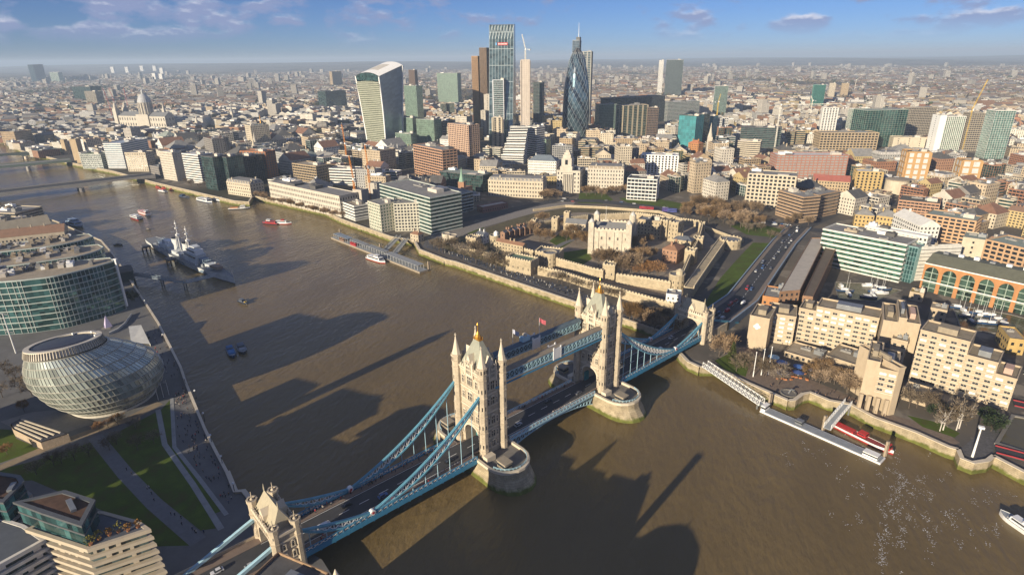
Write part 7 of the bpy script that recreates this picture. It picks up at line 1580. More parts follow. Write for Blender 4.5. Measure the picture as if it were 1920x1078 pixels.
B('pale green glass tower between the flared tower and the bronze tower', (757, 161), (780, 162), 222, 22, 'curtain', GRNR, GL_GREEN, cat=T, name='office_tower')
B('dark brown slab tower behind the pale green glass tower', (766, 132), (777, 132), 190, 18, 'grid', paint('dark_brown_frame', (0.16, 0.11, 0.08), 0.7), GL_BROWN, cat=T, name='slab_tower')
B('broad grey-green curved office tower beyond the pale green tower', (819, 138), (857, 138), 192, 30, 'grid', paint('grey_green_frame', (0.26, 0.30, 0.25), 0.6), GL_GREEN, cat=T, name='office_tower', bay=4, band=0.8)
B('stepped green glass office at the foot of the flared tower', (749, 221), (773, 222), 272, 24, 'curtain', GRNR, GL_GREEN, fh=4)
B('second stepped green glass office with terraces by the flared tower', (780, 224), (813, 226), 275, 24, 'curtain', GRNR, GL_GREEN, fh=4)
B('low green glass terrace below the stepped green offices', (741, 250), (770, 252), 281, 16, 'curtain', GRNR, GL_GREEN)
B('terracotta and glass office with notched top before the green offices', (775, 272), (829, 283), 325, 26, 'grid', paint('terracotta_frame', (0.46, 0.27, 0.17), 0.8), DARKWIN, bay=6, band=1.6, fh=4.2)
B('stepped pinkish stone office with deep square windows upriver of the shafts', (840, 232), (878, 236), 290, 26, 'grid', paint('pink_stone', (0.50, 0.34, 0.24), 0.8), DARKWIN, bay=5, pw=2, band=1.4)
B('dark glass office roof edge behind the church spire', (824, 322), (905, 330), 352, 26, 'curtain', DARKC, GL_DARK, GRNR, fh=4)
B('pale hip-roofed white office before the stepped terraces', (990, 301), (1043, 303), 326, 24, 'punch', WHITEC, DARKWIN, paint('blue_slate', (0.16, 0.19, 0.22), 0.7), rkind='hip', plant=1)
B('long cream stone office with many windows facing the plaza', (915, 337), (1018, 341), 368, 26, 'punch', CREAM, DARKWIN, ROOFGREY, rkind='mansard', near=True, bay=3.6, fh=4.4, win=(1.5, 2.4), limit=150, plant=3)
B('tree-veiled stone building downriver of the domed stone tower', (1102, 316), (1170, 318), 358, 30, 'punch', PORT, DARKWIN, ROOFTAN, rkind='mansard', bay=3.6, fh=4.4, win=(1.4, 2.3))
B('white gridded office with dark top storey by the square gardens', (1177, 335), (1232, 338), 374, 26, 'grid', WHITEC, DARKWIN, ROOFDARK, bay=4.5, band=1.5, fh=4.6)
B('bright white finned office behind the gridded office', (1203, 291), (1272, 293), 326, 26, 'grid', WHITE, DARKWIN, WHITEC, bay=5, pw=2.4, band=0.9)
B('broad tower with white end wall and dark ribbed glass front on the skyline', (1245, 113), (1282, 113), 178, 26, 'curtain', GREYM, glass('ribbed_tower_glass', (0.07, 0.09, 0.08), 0.2, 0.4, 0.4, (3, 4)), cat=T, name='office_tower', bay=5)
B('white dotted end slab of the broad skyline tower', (1232, 114), (1244.6, 113.6), 178, 26, 'grid', WHITEC, DARKWIN, cat=T, name='office_tower', bay=5, pw=2.2, band=1.8)
B('long dark blue glass office block beyond the bullet-shaped tower', (1147, 186), (1247, 180), 236, 44, 'curtain', DARKC, glass('navy_glass', (0.025, 0.045, 0.06), 0.12, 0.45, 0.4), ROOFDARK, vis=238)
B('stepped green glass office block at the foot of the bullet-shaped tower', (1124, 197), (1157, 196), 243, 28, 'curtain', GRNR, glass('sage_glass', (0.10, 0.16, 0.13), 0.2, 0.35, 0.4), fh=4)
B('dark office tower with tan piers, upriver of the turquoise wrapped block', (1169, 199), (1215, 197), 258, 30, 'grid', paint('tan_pier', (0.40, 0.34, 0.24), 0.7), GL_DARK, cat=T, name='office_tower', bay=13, pw=4, band=0.5)
B('dark brown side tower joined to the tan-piered tower', (1215, 203), (1235, 203), 257, 24, 'grid', paint('dark_brown_frame', (0.16, 0.11, 0.08), 0.7), DARKWIN, cat=T, name='office_tower')
TURQ = glass('turquoise_wrap', (0.03, 0.19, 0.21), 0.45, 0.0, 0.25, (6, 6))
B('turquoise sheeted office under construction', (1274, 217), (1306, 219), 277, 30, 'curtain', paint('teal_edge', (0.04, 0.16, 0.16), 0.6), TURQ, ROOFTAN, bay=8)
B('second turquoise sheeted block beside the pointed church spire', (1321, 218), (1338, 219), 262, 22, 'curtain', paint('teal_edge', (0.04, 0.16, 0.16), 0.6), TURQ, ROOFTAN, bay=8)
B('dark green glass corner between the turquoise sheeted blocks', (1306.5, 214), (1320.5, 215), 266, 22, 'curtain', DARKC, GL_DARK)
B('rounded grey office behind the turquoise sheeted block', (1253, 192), (1312, 190), 228, 30, 'grid', GREYC, GL_DARK, WHITEC, band=1.2)
B('tall grey tower with rounded top behind a yellow crane', (1341, 162), (1366, 162), 217, 24, 'curtain', GREYC, glass('sage_glass', (0.10, 0.16, 0.13), 0.2, 0.35, 0.4), cat=T, name='office_tower')
B('pale banded office with square core, downriver of the church spire', (1384, 265), (1426, 267), 294, 24, 'band', CREAM, DARKWIN, WHITEC, band=2.0)
B('long dark office with red glimpses behind the pale banded office', (1390, 239), (1466, 241), 276, 30, 'band', DARKC, GL_DARK, ROOFDARK, band=1.4)
B('orange brick corner block below the turquoise sheeted office', (1291, 268), (1310, 270), 288, 16, 'punch', paint('orange_brick', (0.42, 0.20, 0.08), 0.85), DARKWIN, paint('orange_tiles', (0.45, 0.18, 0.08), 0.8), rkind='hip')
B('slim green glass tower far beyond the white tower crane', (1527, 160), (1549, 160), 198, 22, 'curtain', paint('teal_frame', (0.10, 0.24, 0.20), 0.5), glass('emerald_glass', (0.03, 0.13, 0.10), 0.15, 0.4, 0.4), cat=T, name='slim_tower')
B('tan apartment slab beside the slim green tower', (1556, 157), (1568, 157), 182, 14, 'punch', CREAM, DARKWIN, cat=T, name='apartment_tower'); B('second tan apartment slab beyond the slim green tower', (1579, 157), (1593, 157), 182, 14, 'punch', TANW, DARKWIN, cat=T, name='apartment_tower')
B('white apartment slab tower with vertical stripes', (1545, 203), (1572, 203), 248, 16, 'grid', WHITEC, DARKWIN, cat=T, name='apartment_tower', bay=6, pw=3)
B('pale green end tower joined to the big dark green glass office', (1598, 205), (1626, 205), 243, 22, 'curtain', WHITEC, GL_GREEN, cat=T, name='office_tower')
B('big dark green glass office with grey stepped roof', (1627, 208), (1704, 206), 277, 40, 'curtain', GRNR, glass('bottle_green_glass', (0.02, 0.07, 0.06), 0.12, 0.35, 0.5, (3, 4)), GRNR, bay=6)
B('grey-tan apartment slab right beside the big dark green office', (1709, 203), (1757, 202), 257, 22, 'grid', paint('mesh_tan', (0.36, 0.31, 0.24), 0.8), DARKWIN, cat=T, name='apartment_tower', bay=4, band=1.4)
B('low blank tan hall below the grey-tan apartment slab', (1676, 258), (1737, 259), 279, 22, 'punch', CREAM, DARKWIN, ROOFTAN, bay=14)
B('green ribbed glass tower with white side wall', (1776, 219), (1812, 219), 284, 26, 'curtain', WHITEC, GL_GREEN, cat=T, name='office_tower', bay=3.2, pw=2.2); B('white side slab of the green ribbed glass tower', (1764, 218), (1775.6, 218), 284, 28, 'punch', WHITE, DARKWIN, cat=T, name='office_tower', bay=20)
B('tan gridded slab tower behind the yellow tower crane', (1820, 213), (1863, 213), 284, 22, 'grid', paint('mesh_tan', (0.36, 0.31, 0.24), 0.8), DARKWIN, cat=T, name='apartment_tower', bay=4, band=1.5)
B('pale green glass tower with ladder-like crown near the edge of the city', (1868, 208), (1906, 208), 298, 26, 'curtain', WHITEC, glass('mint_glass', (0.12, 0.22, 0.19), 0.2, 0.35, 0.4), cat=T, name='office_tower', bay=4)
B('tan office with rows of dark square windows under a pale roof', (1540, 250), (1648, 250), 282, 34, 'grid', TANW, DARKWIN, ROOFTAN, bay=6, pw=1.6, band=1.7, fh=4.6)
B('long red-ended office with white top strip and banded windows', (1457, 292), (1591, 292), 334, 28, 'grid', paint('red_pier', (0.36, 0.17, 0.12), 0.8), paint('pale_spandrel_glass', (0.30, 0.31, 0.30), 0.4), WHITEC, bay=6, pw=1.2, band=1.7, near=True)
B('cream office with square grid windows beside the tree-lined square', (1404, 326), (1493, 332), 386, 28, 'grid', CREAM, DARKWIN, ROOFGREY, bay=4.6, pw=1.8, band=1.7, fh=4.4, near=True)
B('brown banded office wing facing the square, upriver half of a corner pair', (1461, 358), (1507, 371), 403, 22, 'band', paint('brown_stone', (0.36, 0.25, 0.16), 0.8), DARKWIN, ROOFGREY, band=2.1, near=True)
B('brown banded office wing, downriver half of a corner pair', (1512, 371), (1574, 359), 415, 22, 'band', paint('brown_stone', (0.36, 0.25, 0.16), 0.8), DARKWIN, ROOFGREY, band=2.1, near=True)
B('low red-roofed hall before the long red-ended office', (1525, 338), (1594, 342), 361, 20, 'punch', TANW, DARKWIN, paint('red_sheet_roof', (0.36, 0.12, 0.09), 0.7), rkind='gable', plant=0)
B('yellow stone tower block with tall bays beyond the brown banded offices', (1608, 322), (1656, 324), 358, 22, 'grid', YELB, DARKWIN, WHITEC, bay=5, pw=2.8, band=1.2)
B('dark-capped orange block with four bright bay windows', (1704, 286), (1746, 287), 338, 26, 'grid', paint('orange_stone', (0.46, 0.28, 0.12), 0.8), paint('bright_bay', (0.55, 0.55, 0.53), 0.4), ROOFDARK, bay=10, pw=4, band=2.2, fh=9)
B('second dark-capped orange block with bright bay windows', (1806, 302), (1842, 303), 338, 22, 'grid', paint('orange_stone', (0.46, 0.28, 0.12), 0.8), paint('bright_bay', (0.55, 0.55, 0.53), 0.4), ROOFDARK, bay=10, pw=4, band=2.2, fh=9)
B('pinkish brick block with a broad brown flat roof', (1686, 376), (1762, 384), 397, 36, 'grid', paint('pink_brick', (0.42, 0.25, 0.16), 0.85), DARKWIN, paint('brown_felt', (0.13, 0.115, 0.09), 0.9), bay=4, band=1.7)
B('long terracotta gridded offices with grey-green roofs behind the dock', (1736, 402), (1830, 416), 446, 26, 'grid', paint('terracotta_grid', (0.48, 0.31, 0.18), 0.85), DARKWIN, GRNR, bay=5, pw=1.4, band=1.5, near=True)
B('tan gridded office with curved grey-green roof above the brick arcade', (1850, 450), (1926, 468), 496, 30, 'grid', paint('terracotta_grid', (0.48, 0.31, 0.18), 0.85), DARKWIN, GRNR, bay=5, pw=1.4, band=1.5, near=True)
B('blank tan end block beside the tan gridded office', (1806, 446), (1848, 452), 484, 24, 'punch', CREAM, DARKWIN, GRNR, bay=20)
B('yellow brick courtyard building with slate roof behind the white banded office', (1604, 402), (1640, 405), 424, 16, 'punch', YELB, DARKWIN, ROOFGREY, rkind='hip'); B('second yellow brick courtyard building with slate roof', (1644, 404), (1684, 409), 430, 16, 'punch', YELB, DARKWIN, ROOFGREY, rkind='hip')
B('sloping white lattice roofed building beside the white banded office', (1676, 402), (1726, 424), 446, 18, 'punch', WHITEC, DARKWIN, WHITEC, rkind='gable', plant=1)
# along the river upriver of the castle
B('broad curved office with flat grey roof and green glass top storey, by the plaza', (808, 376), (886, 360), 412, 46, 'band', paint('pale_green_band', (0.46, 0.49, 0.44), 0.6), DARKWIN, ROOFGREY, band=1.5, near=True, fh=4.0)
B('second wing of the broad curved office, nearer the river', (712, 346), (806, 372), 408, 40, 'band', paint('pale_green_band', (0.46, 0.49, 0.44), 0.6), GL_DARK, ROOFGREY, band=1.5, near=True, fh=4.0)
APT = paint('white_lattice_wall', (0.55, 0.52, 0.42), 0.7)
B('rounded white apartment block with chequered windows at the pier head', (738, 383), (803, 381), 434, 26, 'grid', APT, DARKWIN, ROOFGREY, bay=3.4, pw=1.3, band=1.4, near=True, fh=3.4)
B('white apartment wing beyond the dark archway, upriver of the rounded block', (690, 378), (712, 385), 428, 24, 'grid', APT, GL_GREEN, ROOFGREY, bay=3.4, pw=1.2, band=1.4, near=True, fh=3.4)
B('dark glazed archway block between the two white apartment wings', (712.5, 390), (737.5, 392), 428, 14, 'curtain', APT, GL_DARK, ROOFGREY)
B('concrete stair core with an orange crane at the building site', (661, 356), (677, 358), 398, 12, 'punch', paint('raw_concrete', (0.44, 0.40, 0.34), 0.9), DARKWIN, ROOFGREY, bay=20, cat=T, name='concrete_core', plant=0); B('second concrete stair core with orange crane, behind the white apartments', (690, 344), (706, 345), 388, 12, 'punch', paint('raw_concrete', (0.44, 0.40, 0.34), 0.9), DARKWIN, ROOFGREY, bay=20, cat=T, name='concrete_core', plant=0)
B('long white columned customs building along the river', (503, 341), (636, 369), 376, 26, 'punch', PORT, DARKWIN, ROOFGREY, near=True, bay=3.6, fh=5.2, win=(1.4, 2.8), limit=160, plant=5)
B('white hoarded site building next to the columned customs building', (636, 378), (664, 388), 404, 18, 'band', WHITEC, DARKWIN, ROOFTAN, band=2)
B('tan and green office with long flat roof behind the customs building', (548, 307), (592, 313), 340, 26, 'grid', TANW, DARKWIN, ROOFTAN, bay=4); B('white banded office with dark green glass flank behind the customs building', (617, 317), (664, 319), 346, 22, 'band', WHITEC, DARKWIN, ROOFGREY, band=1.9)
B('stone market hall with small gables on the riverside quay', (424, 340), (468, 346), 364, 22, 'punch', CREAM, DARKWIN, ROOFGREY, rkind='mansard', bay=4)
B('dark green glass riverside office with deep facets', (376, 293), (398, 296), 354, 26, 'curtain', DARKC, GL_DARK, ROOFDARK, bay=3); B('second dark green faceted glass riverside office', (399, 293), (424, 296), 352, 26, 'curtain', DARKC, GL_DARK, ROOFDARK, bay=3); B('black glass office cube behind the dark green faceted offices', (425, 292), (462, 295), 340, 30, 'curtain', DARKC, glass('black_glass', (0.012, 0.02, 0.03), 0.1, 0.3, 0.4), ROOFDARK)
B('orange-brown scaffolded office beside the black glass cube', (450, 284), (497, 286), 334, 22, 'grid', paint('rust_frame', (0.36, 0.15, 0.07), 0.8), DARKC, paint('orange_deck', (0.45, 0.25, 0.14), 0.8), bay=6, pw=2)
B('white striped riverside office beside the dark green glass', (341, 289), (371, 292), 341, 24, 'band', WHITEC, DARKWIN, WHITEC, band=2.0); B('tall white slab office at the end of the road bridge', (297, 284), (322, 287), 336, 16, 'punch', PORT, DARKWIN, WHITEC, bay=3.4, near=True, win=(1.0, 1.6), limit=120)
B('long blue-roofed white banded office upriver of the road bridge', (193, 270), (226, 270), 316, 70, 'band', WHITEC, glass('blue_band_glass', (0.10, 0.15, 0.20), 0.35, 0.1, 0.3), paint('pale_blue_roof', (0.40, 0.46, 0.52), 0.6), band=1.7)
B('green-roofed pale office beside the railway bridge towers', (150, 290), (188, 290), 316, 26, 'grid', paint('pale_green_band', (0.46, 0.49, 0.44), 0.6), DARKWIN, paint('green_roof', (0.18, 0.22, 0.10), 0.9)); B('stone livery hall with tall columns near the road bridge', (233, 287), (272, 287), 322, 22, 'punch', CREAM, DARKWIN, ROOFGREY, bay=4)
for i, (a, b, yt, yb, d) in enumerate(((112, 119, 263, 290, 9), (129, 141, 262, 306, 12))): B(f'tan brick railway bridge tower, {["farther", "nearer"][i]} of the pair', (a, yt), (b, yt), yb, d, 'punch', TANW, DARKWIN, ROOFGREY, cat=T, name='railway_tower', bay=20, plant=1)
B('tall green-tinted tower alone on the upriver skyline', (61, 122), (80, 121), 154, 40, 'curtain', GREYM, glass('haze_glass', (0.12, 0.20, 0.20), 0.2, 0.4, 0.3), cat=T, name='skyline_tower'); B('paler short tower beside the green-tinted skyline tower', (92, 136), (108, 136), 154, 40, 'curtain', WHITEC, GL_GREEN, cat=T, name='skyline_tower')
B('dark glazed office block upriver of the domed cathedral', (134, 163), (168, 163), 190, 60, 'curtain', DARKC, GL_DARK, ROOFDARK); B('pale rounded office block upriver of the domed cathedral', (158, 172), (178, 172), 194, 40, 'band', CREAM, DARKWIN)
B('dark curved glass office block upriver of the flared tower', (610, 172), (648, 170), 200, 60, 'curtain', DARKC, GL_DARK, ROOFDARK); B('tan twin slab tower on the skyline upriver of the flared tower', (622, 135), (640, 134), 162, 20, 'punch', TANW, DARKWIN, cat=T, name='apartment_tower')
for i, (x, y) in enumerate(((236, 126), (264, 124), (288, 124), (301, 128), (209, 126), (287, 138), (300, 139))): B(f'small white apartment tower on the upriver skyline, {ordinal(i+1)} of its cluster', (x-3, y), (x+3, y), y+12, 26, 'punch', WHITEC, DARKWIN, cat=T, name='apartment_tower', plant=0, bay=8, fh=9, win=(3, 3), group='white skyline apartment towers')
def domed(label, name, c, base, drum_r, z0, z1, dome_h, mat, dome_mat):
 t = thing(name, label, 'tower', (*c, GZ)); m = MB(); m.box((*c, GZ), (base, base, z0-GZ), 0.2); m.build('base_block', mat, t); d = MB(); d.lathe((*c, z0-.01), [(drum_r, 0), (drum_r, z1-z0)], 20); do = d.build('drum', mat, t)
 k = MB()
 for i in range(16): a = math.pi*2*i/16; k.tube((c[0]+drum_r*1.1*math.cos(a), c[1]+drum_r*1.1*math.sin(a), z0), (c[0]+drum_r*1.1*math.cos(a), c[1]+drum_r*1.1*math.sin(a), z1-1), drum_r*.06, n=5)
 k.build('column', mat, do, kind='stuff'); d = MB(); d.lathe((*c, z1-.02), [(drum_r*1.08, 0), (drum_r*1.0, dome_h*.25), (drum_r*.82, dome_h*.55), (drum_r*.5, dome_h*.82), (drum_r*.22, dome_h*.97)], 20, smooth=True); d.lathe((*c, z1+dome_h*.95), [(drum_r*.2, 0), (drum_r*.2, dome_h*.3), (drum_r*.1, dome_h*.45), (0.2, dome_h*.75)], 8); d.build('dome', dome_mat, t); return t
c = np.array((-1588.0, 922.0)); rot = 0.12
block('long stone nave of the domed cathedral', 'cathedral', rect(c+np.array((-48, -6)), 84, 32, rot), 35, 'punch', PORT, DARKWIN, LEAD, rkind='gable', bay=9, fh=14, win=(3, 7), plant=0, name='cathedral_nave'); block('stone choir of the domed cathedral', 'cathedral', rect(c+np.array((52, 6)), 56, 32, rot), 35, 'punch', PORT, DARKWIN, LEAD, rkind='gable', bay=9, fh=14, win=(3, 7), plant=0, name='cathedral_choir')
domed('great pale cathedral dome on a columned drum, upriver skyline', 'cathedral_dome', c, 40, 16.5, 40, 72, 24, PORT, paint('lead_dome', (0.42, 0.42, 0.42), 0.6))
for i, dx in enumerate((-14, 14)): q = c+np.array((-96, dx-11)); t = thing('cathedral_tower', f'{["riverward", "landward"][i]} baroque bell tower at the front of the domed cathedral', 'tower', (*q, GZ), group='cathedral bell towers'); m = MB(); m.box((*q, GZ), (12, 12, 50), rot); m.build('shaft', PORT, t); m = MB(); m.lathe((*q, 54.9), [(5, 0), (5, 6), (3.4, 8), (3.2, 12), (1, 15), (0.2, 19)], 10); m.build('belfry', PORT, t)
P, h = front((1044, 320), (1088, 322), 360, 34); block('grand stone building with columns facing the square gardens', 'building', P, h, 'punch', PORT, DARKWIN, ROOFGREY, name='columned_building', bay=4.5, fh=5, win=(1.5, 2.8), plant=2)
q = np.array(P[0])*0.60+np.array(P[1])*0.40; n_ = (np.array(P[3])-np.array(P[0])); n_ = n_/np.linalg.norm(n_); u = np.array(P[1])-np.array(P[0]); u = u/np.linalg.norm(u); t = thing('columned_portico', 'six-columned stone portico on the grand building by the gardens', 'portico', (*q, GZ))
for i in range(6): m = MB(); p = np.array(P[0])+u*(np.linalg.norm(np.array(P[1])-np.array(P[0])))*(0.30+0.075*i)-n_*2; m.tube((*p, GZ), (*p, h-4), 0.95, 0.8, 8); m.build('column', PORT, t)
m = MB(); a, b = np.array(P[0])+u*np.linalg.norm(np.array(P[1])-np.array(P[0]))*0.26-n_*2, np.array(P[0])+u*np.linalg.norm(np.array(P[1])-np.array(P[0]))*0.72-n_*2; m.beam((*a, h-3), (*b, h-3), 2.6, 2); m.build('entablature', PORT, t)
q = q+n_*8; h2 = height(*q, 281); t = thing('stone_tower', 'stepped stone tower with arched niche crowning the grand columned building', 'tower', (*q, h)); m = MB(); s = h2-h
for w, z0, z1 in ((17, 0, .22), (14, .22, .62), (11, .62, .78), (8, .78, .9), (4.5, .9, 1.0)): m.box((*q, h+s*z0+.01), (w, w, s*(z1-z0)), 0.12)
m.build('shaft', PORT, t); m = MB(); p = q-n_*7.1; m.box((*p, h+s*.3), (3.6, 0.4, s*.24), 0.12); m.build('niche', DARKWIN, t)
def spire(label, px_, py, yb, wall, cap, w=8):
 g = at(px_, yb); h = height(*g, py); t = thing('church', label, 'church', (*g, GZ), group='church spires'); m = MB(); m.box((*g, GZ), (w, w, (h-GZ)*.55), 0.2); m.build('bell_tower', wall, t); m = MB(); z = GZ+(h-GZ)*.55; m.lathe((*g, z-.01), [(w*.52, 0), (w*.36, (h-z)*.25), (w*.30, (h-z)*.3), (w*.12, (h-z)*.7), (0.1, h-z)], 8); m.build('spire', cap, t); m = MB(); m.box((g[0]-w*.2, g[1]+w*1.9, GZ), (w*1.3, w*2.6, (h-GZ)*.3), 0.2); m.build('nave', wall, t)
spire('church with green copper spire before the curved office by the plaza', 867, 314, 372, paint('church_brick', (0.36, 0.2, 0.12), 0.85), paint('verdigris', (0.24, 0.38, 0.28), 0.6))
spire('white pointed church spire between the turquoise blocks', 1328, 230, 290, PORT, PORT, 9); spire('thin white church spire upriver of the flared tower', 482, 248, 290, PORT, PORT); spire('tan church tower among offices behind the stone market hall', 480, 255, 300, CREAM, CREAM, 7)
spire('pale church tower near the twin brick railway towers', 372, 215, 245, PORT, PORT, 8); spire('slender stone column rising among riverside offices', 495, 215, 272, PORT, GOLD, 5); spire('white steeple in front of the cathedral', 310, 190, 222, PORT, PORT, 8); spire('grey steeple downriver of the cathedral', 437, 196, 226, PORT, GREYC, 8)
q = at(1678, 362); h = height(*q, 336); t = thing('rotunda', 'round tan drum-shaped building by the yellow tower block', 'building', (*q, GZ)); m = MB(); m.lathe((*q, GZ), [(14, 0), (14, h-GZ-1)], 28); m.build('wall', CREAM, t); m = MB(); m.lathe((*q, h-1.02), [(14.4, 0), (14.4, 1), (9, 1.6), (0.1, 2)], 28); m.build('roof', ROOFTAN, t)
def crane(label, base_px, yb, top_y, jib_px, mat, z0=GZ, luff=True, name='tower_crane', g=None):
 g = at(base_px, yb) if g is None else np.array(g); h = height(*g, top_y); t = thing(name, label, 'crane', (*g, z0), group='tower cranes'); m = MB(); w = 1.1; n = max(int((h-z0)/3.2), 2); ang = 0.3
 C4 = [(g[0]+w*math.cos(ang+math.pi/2*i), g[1]+w*math.sin(ang+math.pi/2*i)) for i in range(4)]
 for i in range(4):
  j = (i+1) % 4; m.beam((*C4[i], z0), (*C4[i], h), 0.34)
  for k in range(n): za, zb = z0+(h-z0)*k/n, z0+(h-z0)*(k+1)/n; m.beam((*C4[i], za), (*C4[j], zb), 0.2)
 m.build('mast', mat, t); hz = h-1
 jx, jy, up = jib_px; a = Vector((*g, hz)); b = Vector((g[0]+jx, g[1]+jy, hz+up)); j = MB(); d = (b-a); s = d.cross(Vector((0, 0, 1))).normalized()*0.8; L_ = d.length; nn = max(int(L_/3), 2); upv = s.cross(d).normalized()*1.5; upv = upv if upv.z > 0 else -upv
 for k in (-1, 1): j.beam(a+s*k, b+s*k, 0.3)
 j.beam(a+upv, b+upv*.4, 0.3)
 for k in range(nn): p, r = a+d*k/nn, a+d*(k+1)/nn; j.beam(p+s, r+upv, 0.18); j.beam(p-s, r+upv, 0.18); j.beam(p+s, r-s, 0.18)
 j.build('jib', mat, t); c = MB(); e = -d.normalized(); e.z = 0; e.normalize(); c.beam(a, a+e*10, 1.6, 1.0); c.box(tuple(a+e*9-Vector((0, 0, 2))), (2.6, 2.6, 2.4)); c.build('counterweight', GREYM, t); k = MB(); k.box((g[0]+1.5, g[1]-1.5, hz-1), (1.8, 1.8, 2.2)); k.build('cab', WHITE, t)
ORA = paint('crane_orange', (0.60, 0.22, 0.03), 0.5); YEL = paint('crane_yellow', (0.62, 0.40, 0.03), 0.5); CWH = paint('crane_white', (0.70, 0.66, 0.56), 0.5); CRD = paint('crane_red', (0.50, 0.06, 0.06), 0.5)
for lab, x, y0, yt, jb, mt in (('orange luffing crane on the first concrete core by the river', 669, 398, 334, (-8, 6, 26), ORA), ('orange crane on the second concrete core', 697, 388, 310, (-8, 8, 24), ORA), ('orange luffing crane among offices behind the white apartments', 652, 318, 268, (-6, 4, 30), ORA), ('yellow crane in front of the rounded grey tower', 1340, 256, 190, (3, 4, 16), YEL), ('yellow tower crane tall against the tan gridded slab', 1803, 284, 205, (14, 10, 52), YEL), ('pale tower crane with a long level jib', 1452, 280, 196, (105, 40, 1), CWH), ('red luffing crane before the domed cathedral', 212, 226, 196, (-22, 6, 50), CRD), ('second red luffing crane before the domed cathedral', 219, 214, 184, (-18, 4, 34), CRD), ('red crane behind the cathedral nave', 241, 205, 180, (-4, 2, 30), CRD), ('white crane among the far brick streets', 1602, 170, 150, (20, 0, 16), CWH), ('pale crane over the building site by the slim green tower', 1518, 224, 188, (-6, 3, 12), CWH)): crane(lab, x, y0, yt, jb, mt)
q = front((978, 114), (993, 114.4), 285, 16); c = np.mean(np.array(q[0]), axis=0); crane('white luffing crane on top of the pink concrete tower core', 0, 0, 92, (-7, 0, 26), CWH, z0=q[1], g=c)
def absorb(child, parent, name):          # a piece built like a building that belongs to a bigger one becomes its part
 f = lambda k: next(o for o in COL.objects if o.parent is None and o.get('label', '').startswith(k)); c, p = f(child), f(parent)
 for a in list(c.children):
  for b in list(a.children): b.parent = c
 for k in ('label', 'category', 'group', 'kind'):
  if k in c: del c[k]
 c.name = name; c.parent = p; c.matrix_parent_inverse = Matrix.Translation(-Vector(p.location))
for a in ('second', 'third', 'fourth', 'fifth', 'top'): absorb(f'{a} terrace of the pale', 'lowest terrace of the pale', 'terrace')
absorb('pale flank block', 'lowest terrace', 'flank_block'); o = next(o for o in COL.objects if o.get('label', '').startswith('lowest terrace')); o['label'] = 'pale white stepped terrace office below the concrete tower core'; o['category'] = 'office block'; del o['group']
N_ = 'long stone nave'
for a, b in (('stone choir', 'choir'), ('great pale cathedral', 'dome_tower'), ('riverward baroque', 'bell_tower'), ('landward baroque', 'bell_tower')): absorb(a, N_, b)
o = next(o for o in COL.objects if o.get('label', '').startswith(N_)); o['label'] = 'great pale domed stone cathedral with two bell towers, upriver skyline'; o.name = 'cathedral'
for a, b, n in (('six-columned stone', 'grand stone building', 'portico'), ('stepped stone tower', 'grand stone building', 'crowning_tower'), ('tall white fin', 'curved green glass office block with', 'facade_fin'), ('thin white mast', 'slim glass tower with', 'rooftop_mast'), ('broad rounded cupola', 'wide riverside', 'roof_cupola'), ('green glass stair tower', 'big white banded', 'stair_tower'), ('white end slab', 'big white banded', 'end_slab'), ('white plant storey', 'big white banded', 'plant_storey'), ('white side slab', 'green ribbed', 'side_slab'), ('pale green end tower', 'big dark green glass', 'end_tower'), ('white dotted end', 'broad tower with', 'end_slab'), ('grey stone-edged', 'slim glass tower with', 'office_shaft'), ('lower bronze shoulder', 'dark bronze', 'shoulder_block'), ('dark brown side tower', 'dark office tower with tan', 'side_tower'), ('dark green glass corner', 'turquoise sheeted office', 'corner_block')): absorb(a, b, n)
# ================================================================== THE REST OF THE CITY
def keep_out():
 Z = [px([(788, 470), (800, 440), (905, 412), (1010, 380), (1085, 354), (1160, 366), (1240, 362), (1300, 372), (1400, 392), (1500, 420), (1560, 420), (1480, 520), (1400, 600), (1340, 690), (1080, 570), (950, 530)]),
   px([(1330, 690), (1400, 590), (1450, 530), (1520, 440), (1560, 425), (1745, 440), (1960, 520), (1990, 930), (1790, 850), (1590, 770), (1480, 760)])]
 return Z
ZONES = keep_out(); NBP = npoly; PROT = []
FC = []
for P, z1, vis in FOOT:
 a = np.array(P); c = a.mean(0); FC.append((c[0], c[1], float(np.max(np.hypot(*(a-c).T)))))
 q = [pix(x, y, GZ) for x, y in P]+[pix(x, y, z1) for x, y in P]; xs = [k[0] for k in q]; fx = [pix(x, y, GZ) for x, y in P]; yb = vis if vis else max(k[1] for k in fx)
 PROT.append((min(xs), max(xs), yb, float(np.hypot(c[0]-CP[0], c[1]-CP[1])), min(k[1] for k in q)))
FC = np.array(FC); PROT = np.array(PROT)
for (x0, x1, yb, c) in ((1057, 1102, 238, (-327, 1001)), (240, 312, 228, (-1588, 922))): PROT = np.vstack([PROT, [x0, x1, yb, math.hypot(c[0]-CP[0], c[1]-CP[1]), 100]])
WALLC = [(.52, .45, .34), (.60, .56, .48), (.46, .37, .26), (.40, .30, .19), (.34, .19, .12), (.30, .15, .09), (.36, .35, .33), (.55, .50, .42), (.44, .34, .17), (.66, .64, .60), (.24, .22, .20), (.50, .40, .28)]
WALLN = ['cream', 'pale stone', 'tan', 'brown', 'brick', 'red brick', 'grey', 'buff', 'yellow brick', 'white', 'dark', 'sandy']
ROOFC = [(.26, .25, .235), (.11, .105, .10), (.36, .30, .22), (.24, .13, .085), (.50, .47, .43), (.28, .31, .27)]
ROOFN = ['grey', 'dark', 'gravel', 'red-brown', 'pale', 'green-grey']
WW, WE = [3, 6, 2, 1, .6, .4, 4, 4, .3, 6, 1.5, 2], [3, 2, 5, 3, 2.5, 2, 2, 3, 2.5, 2, 1, 5]
cands = []; rg = random.Random(2024)
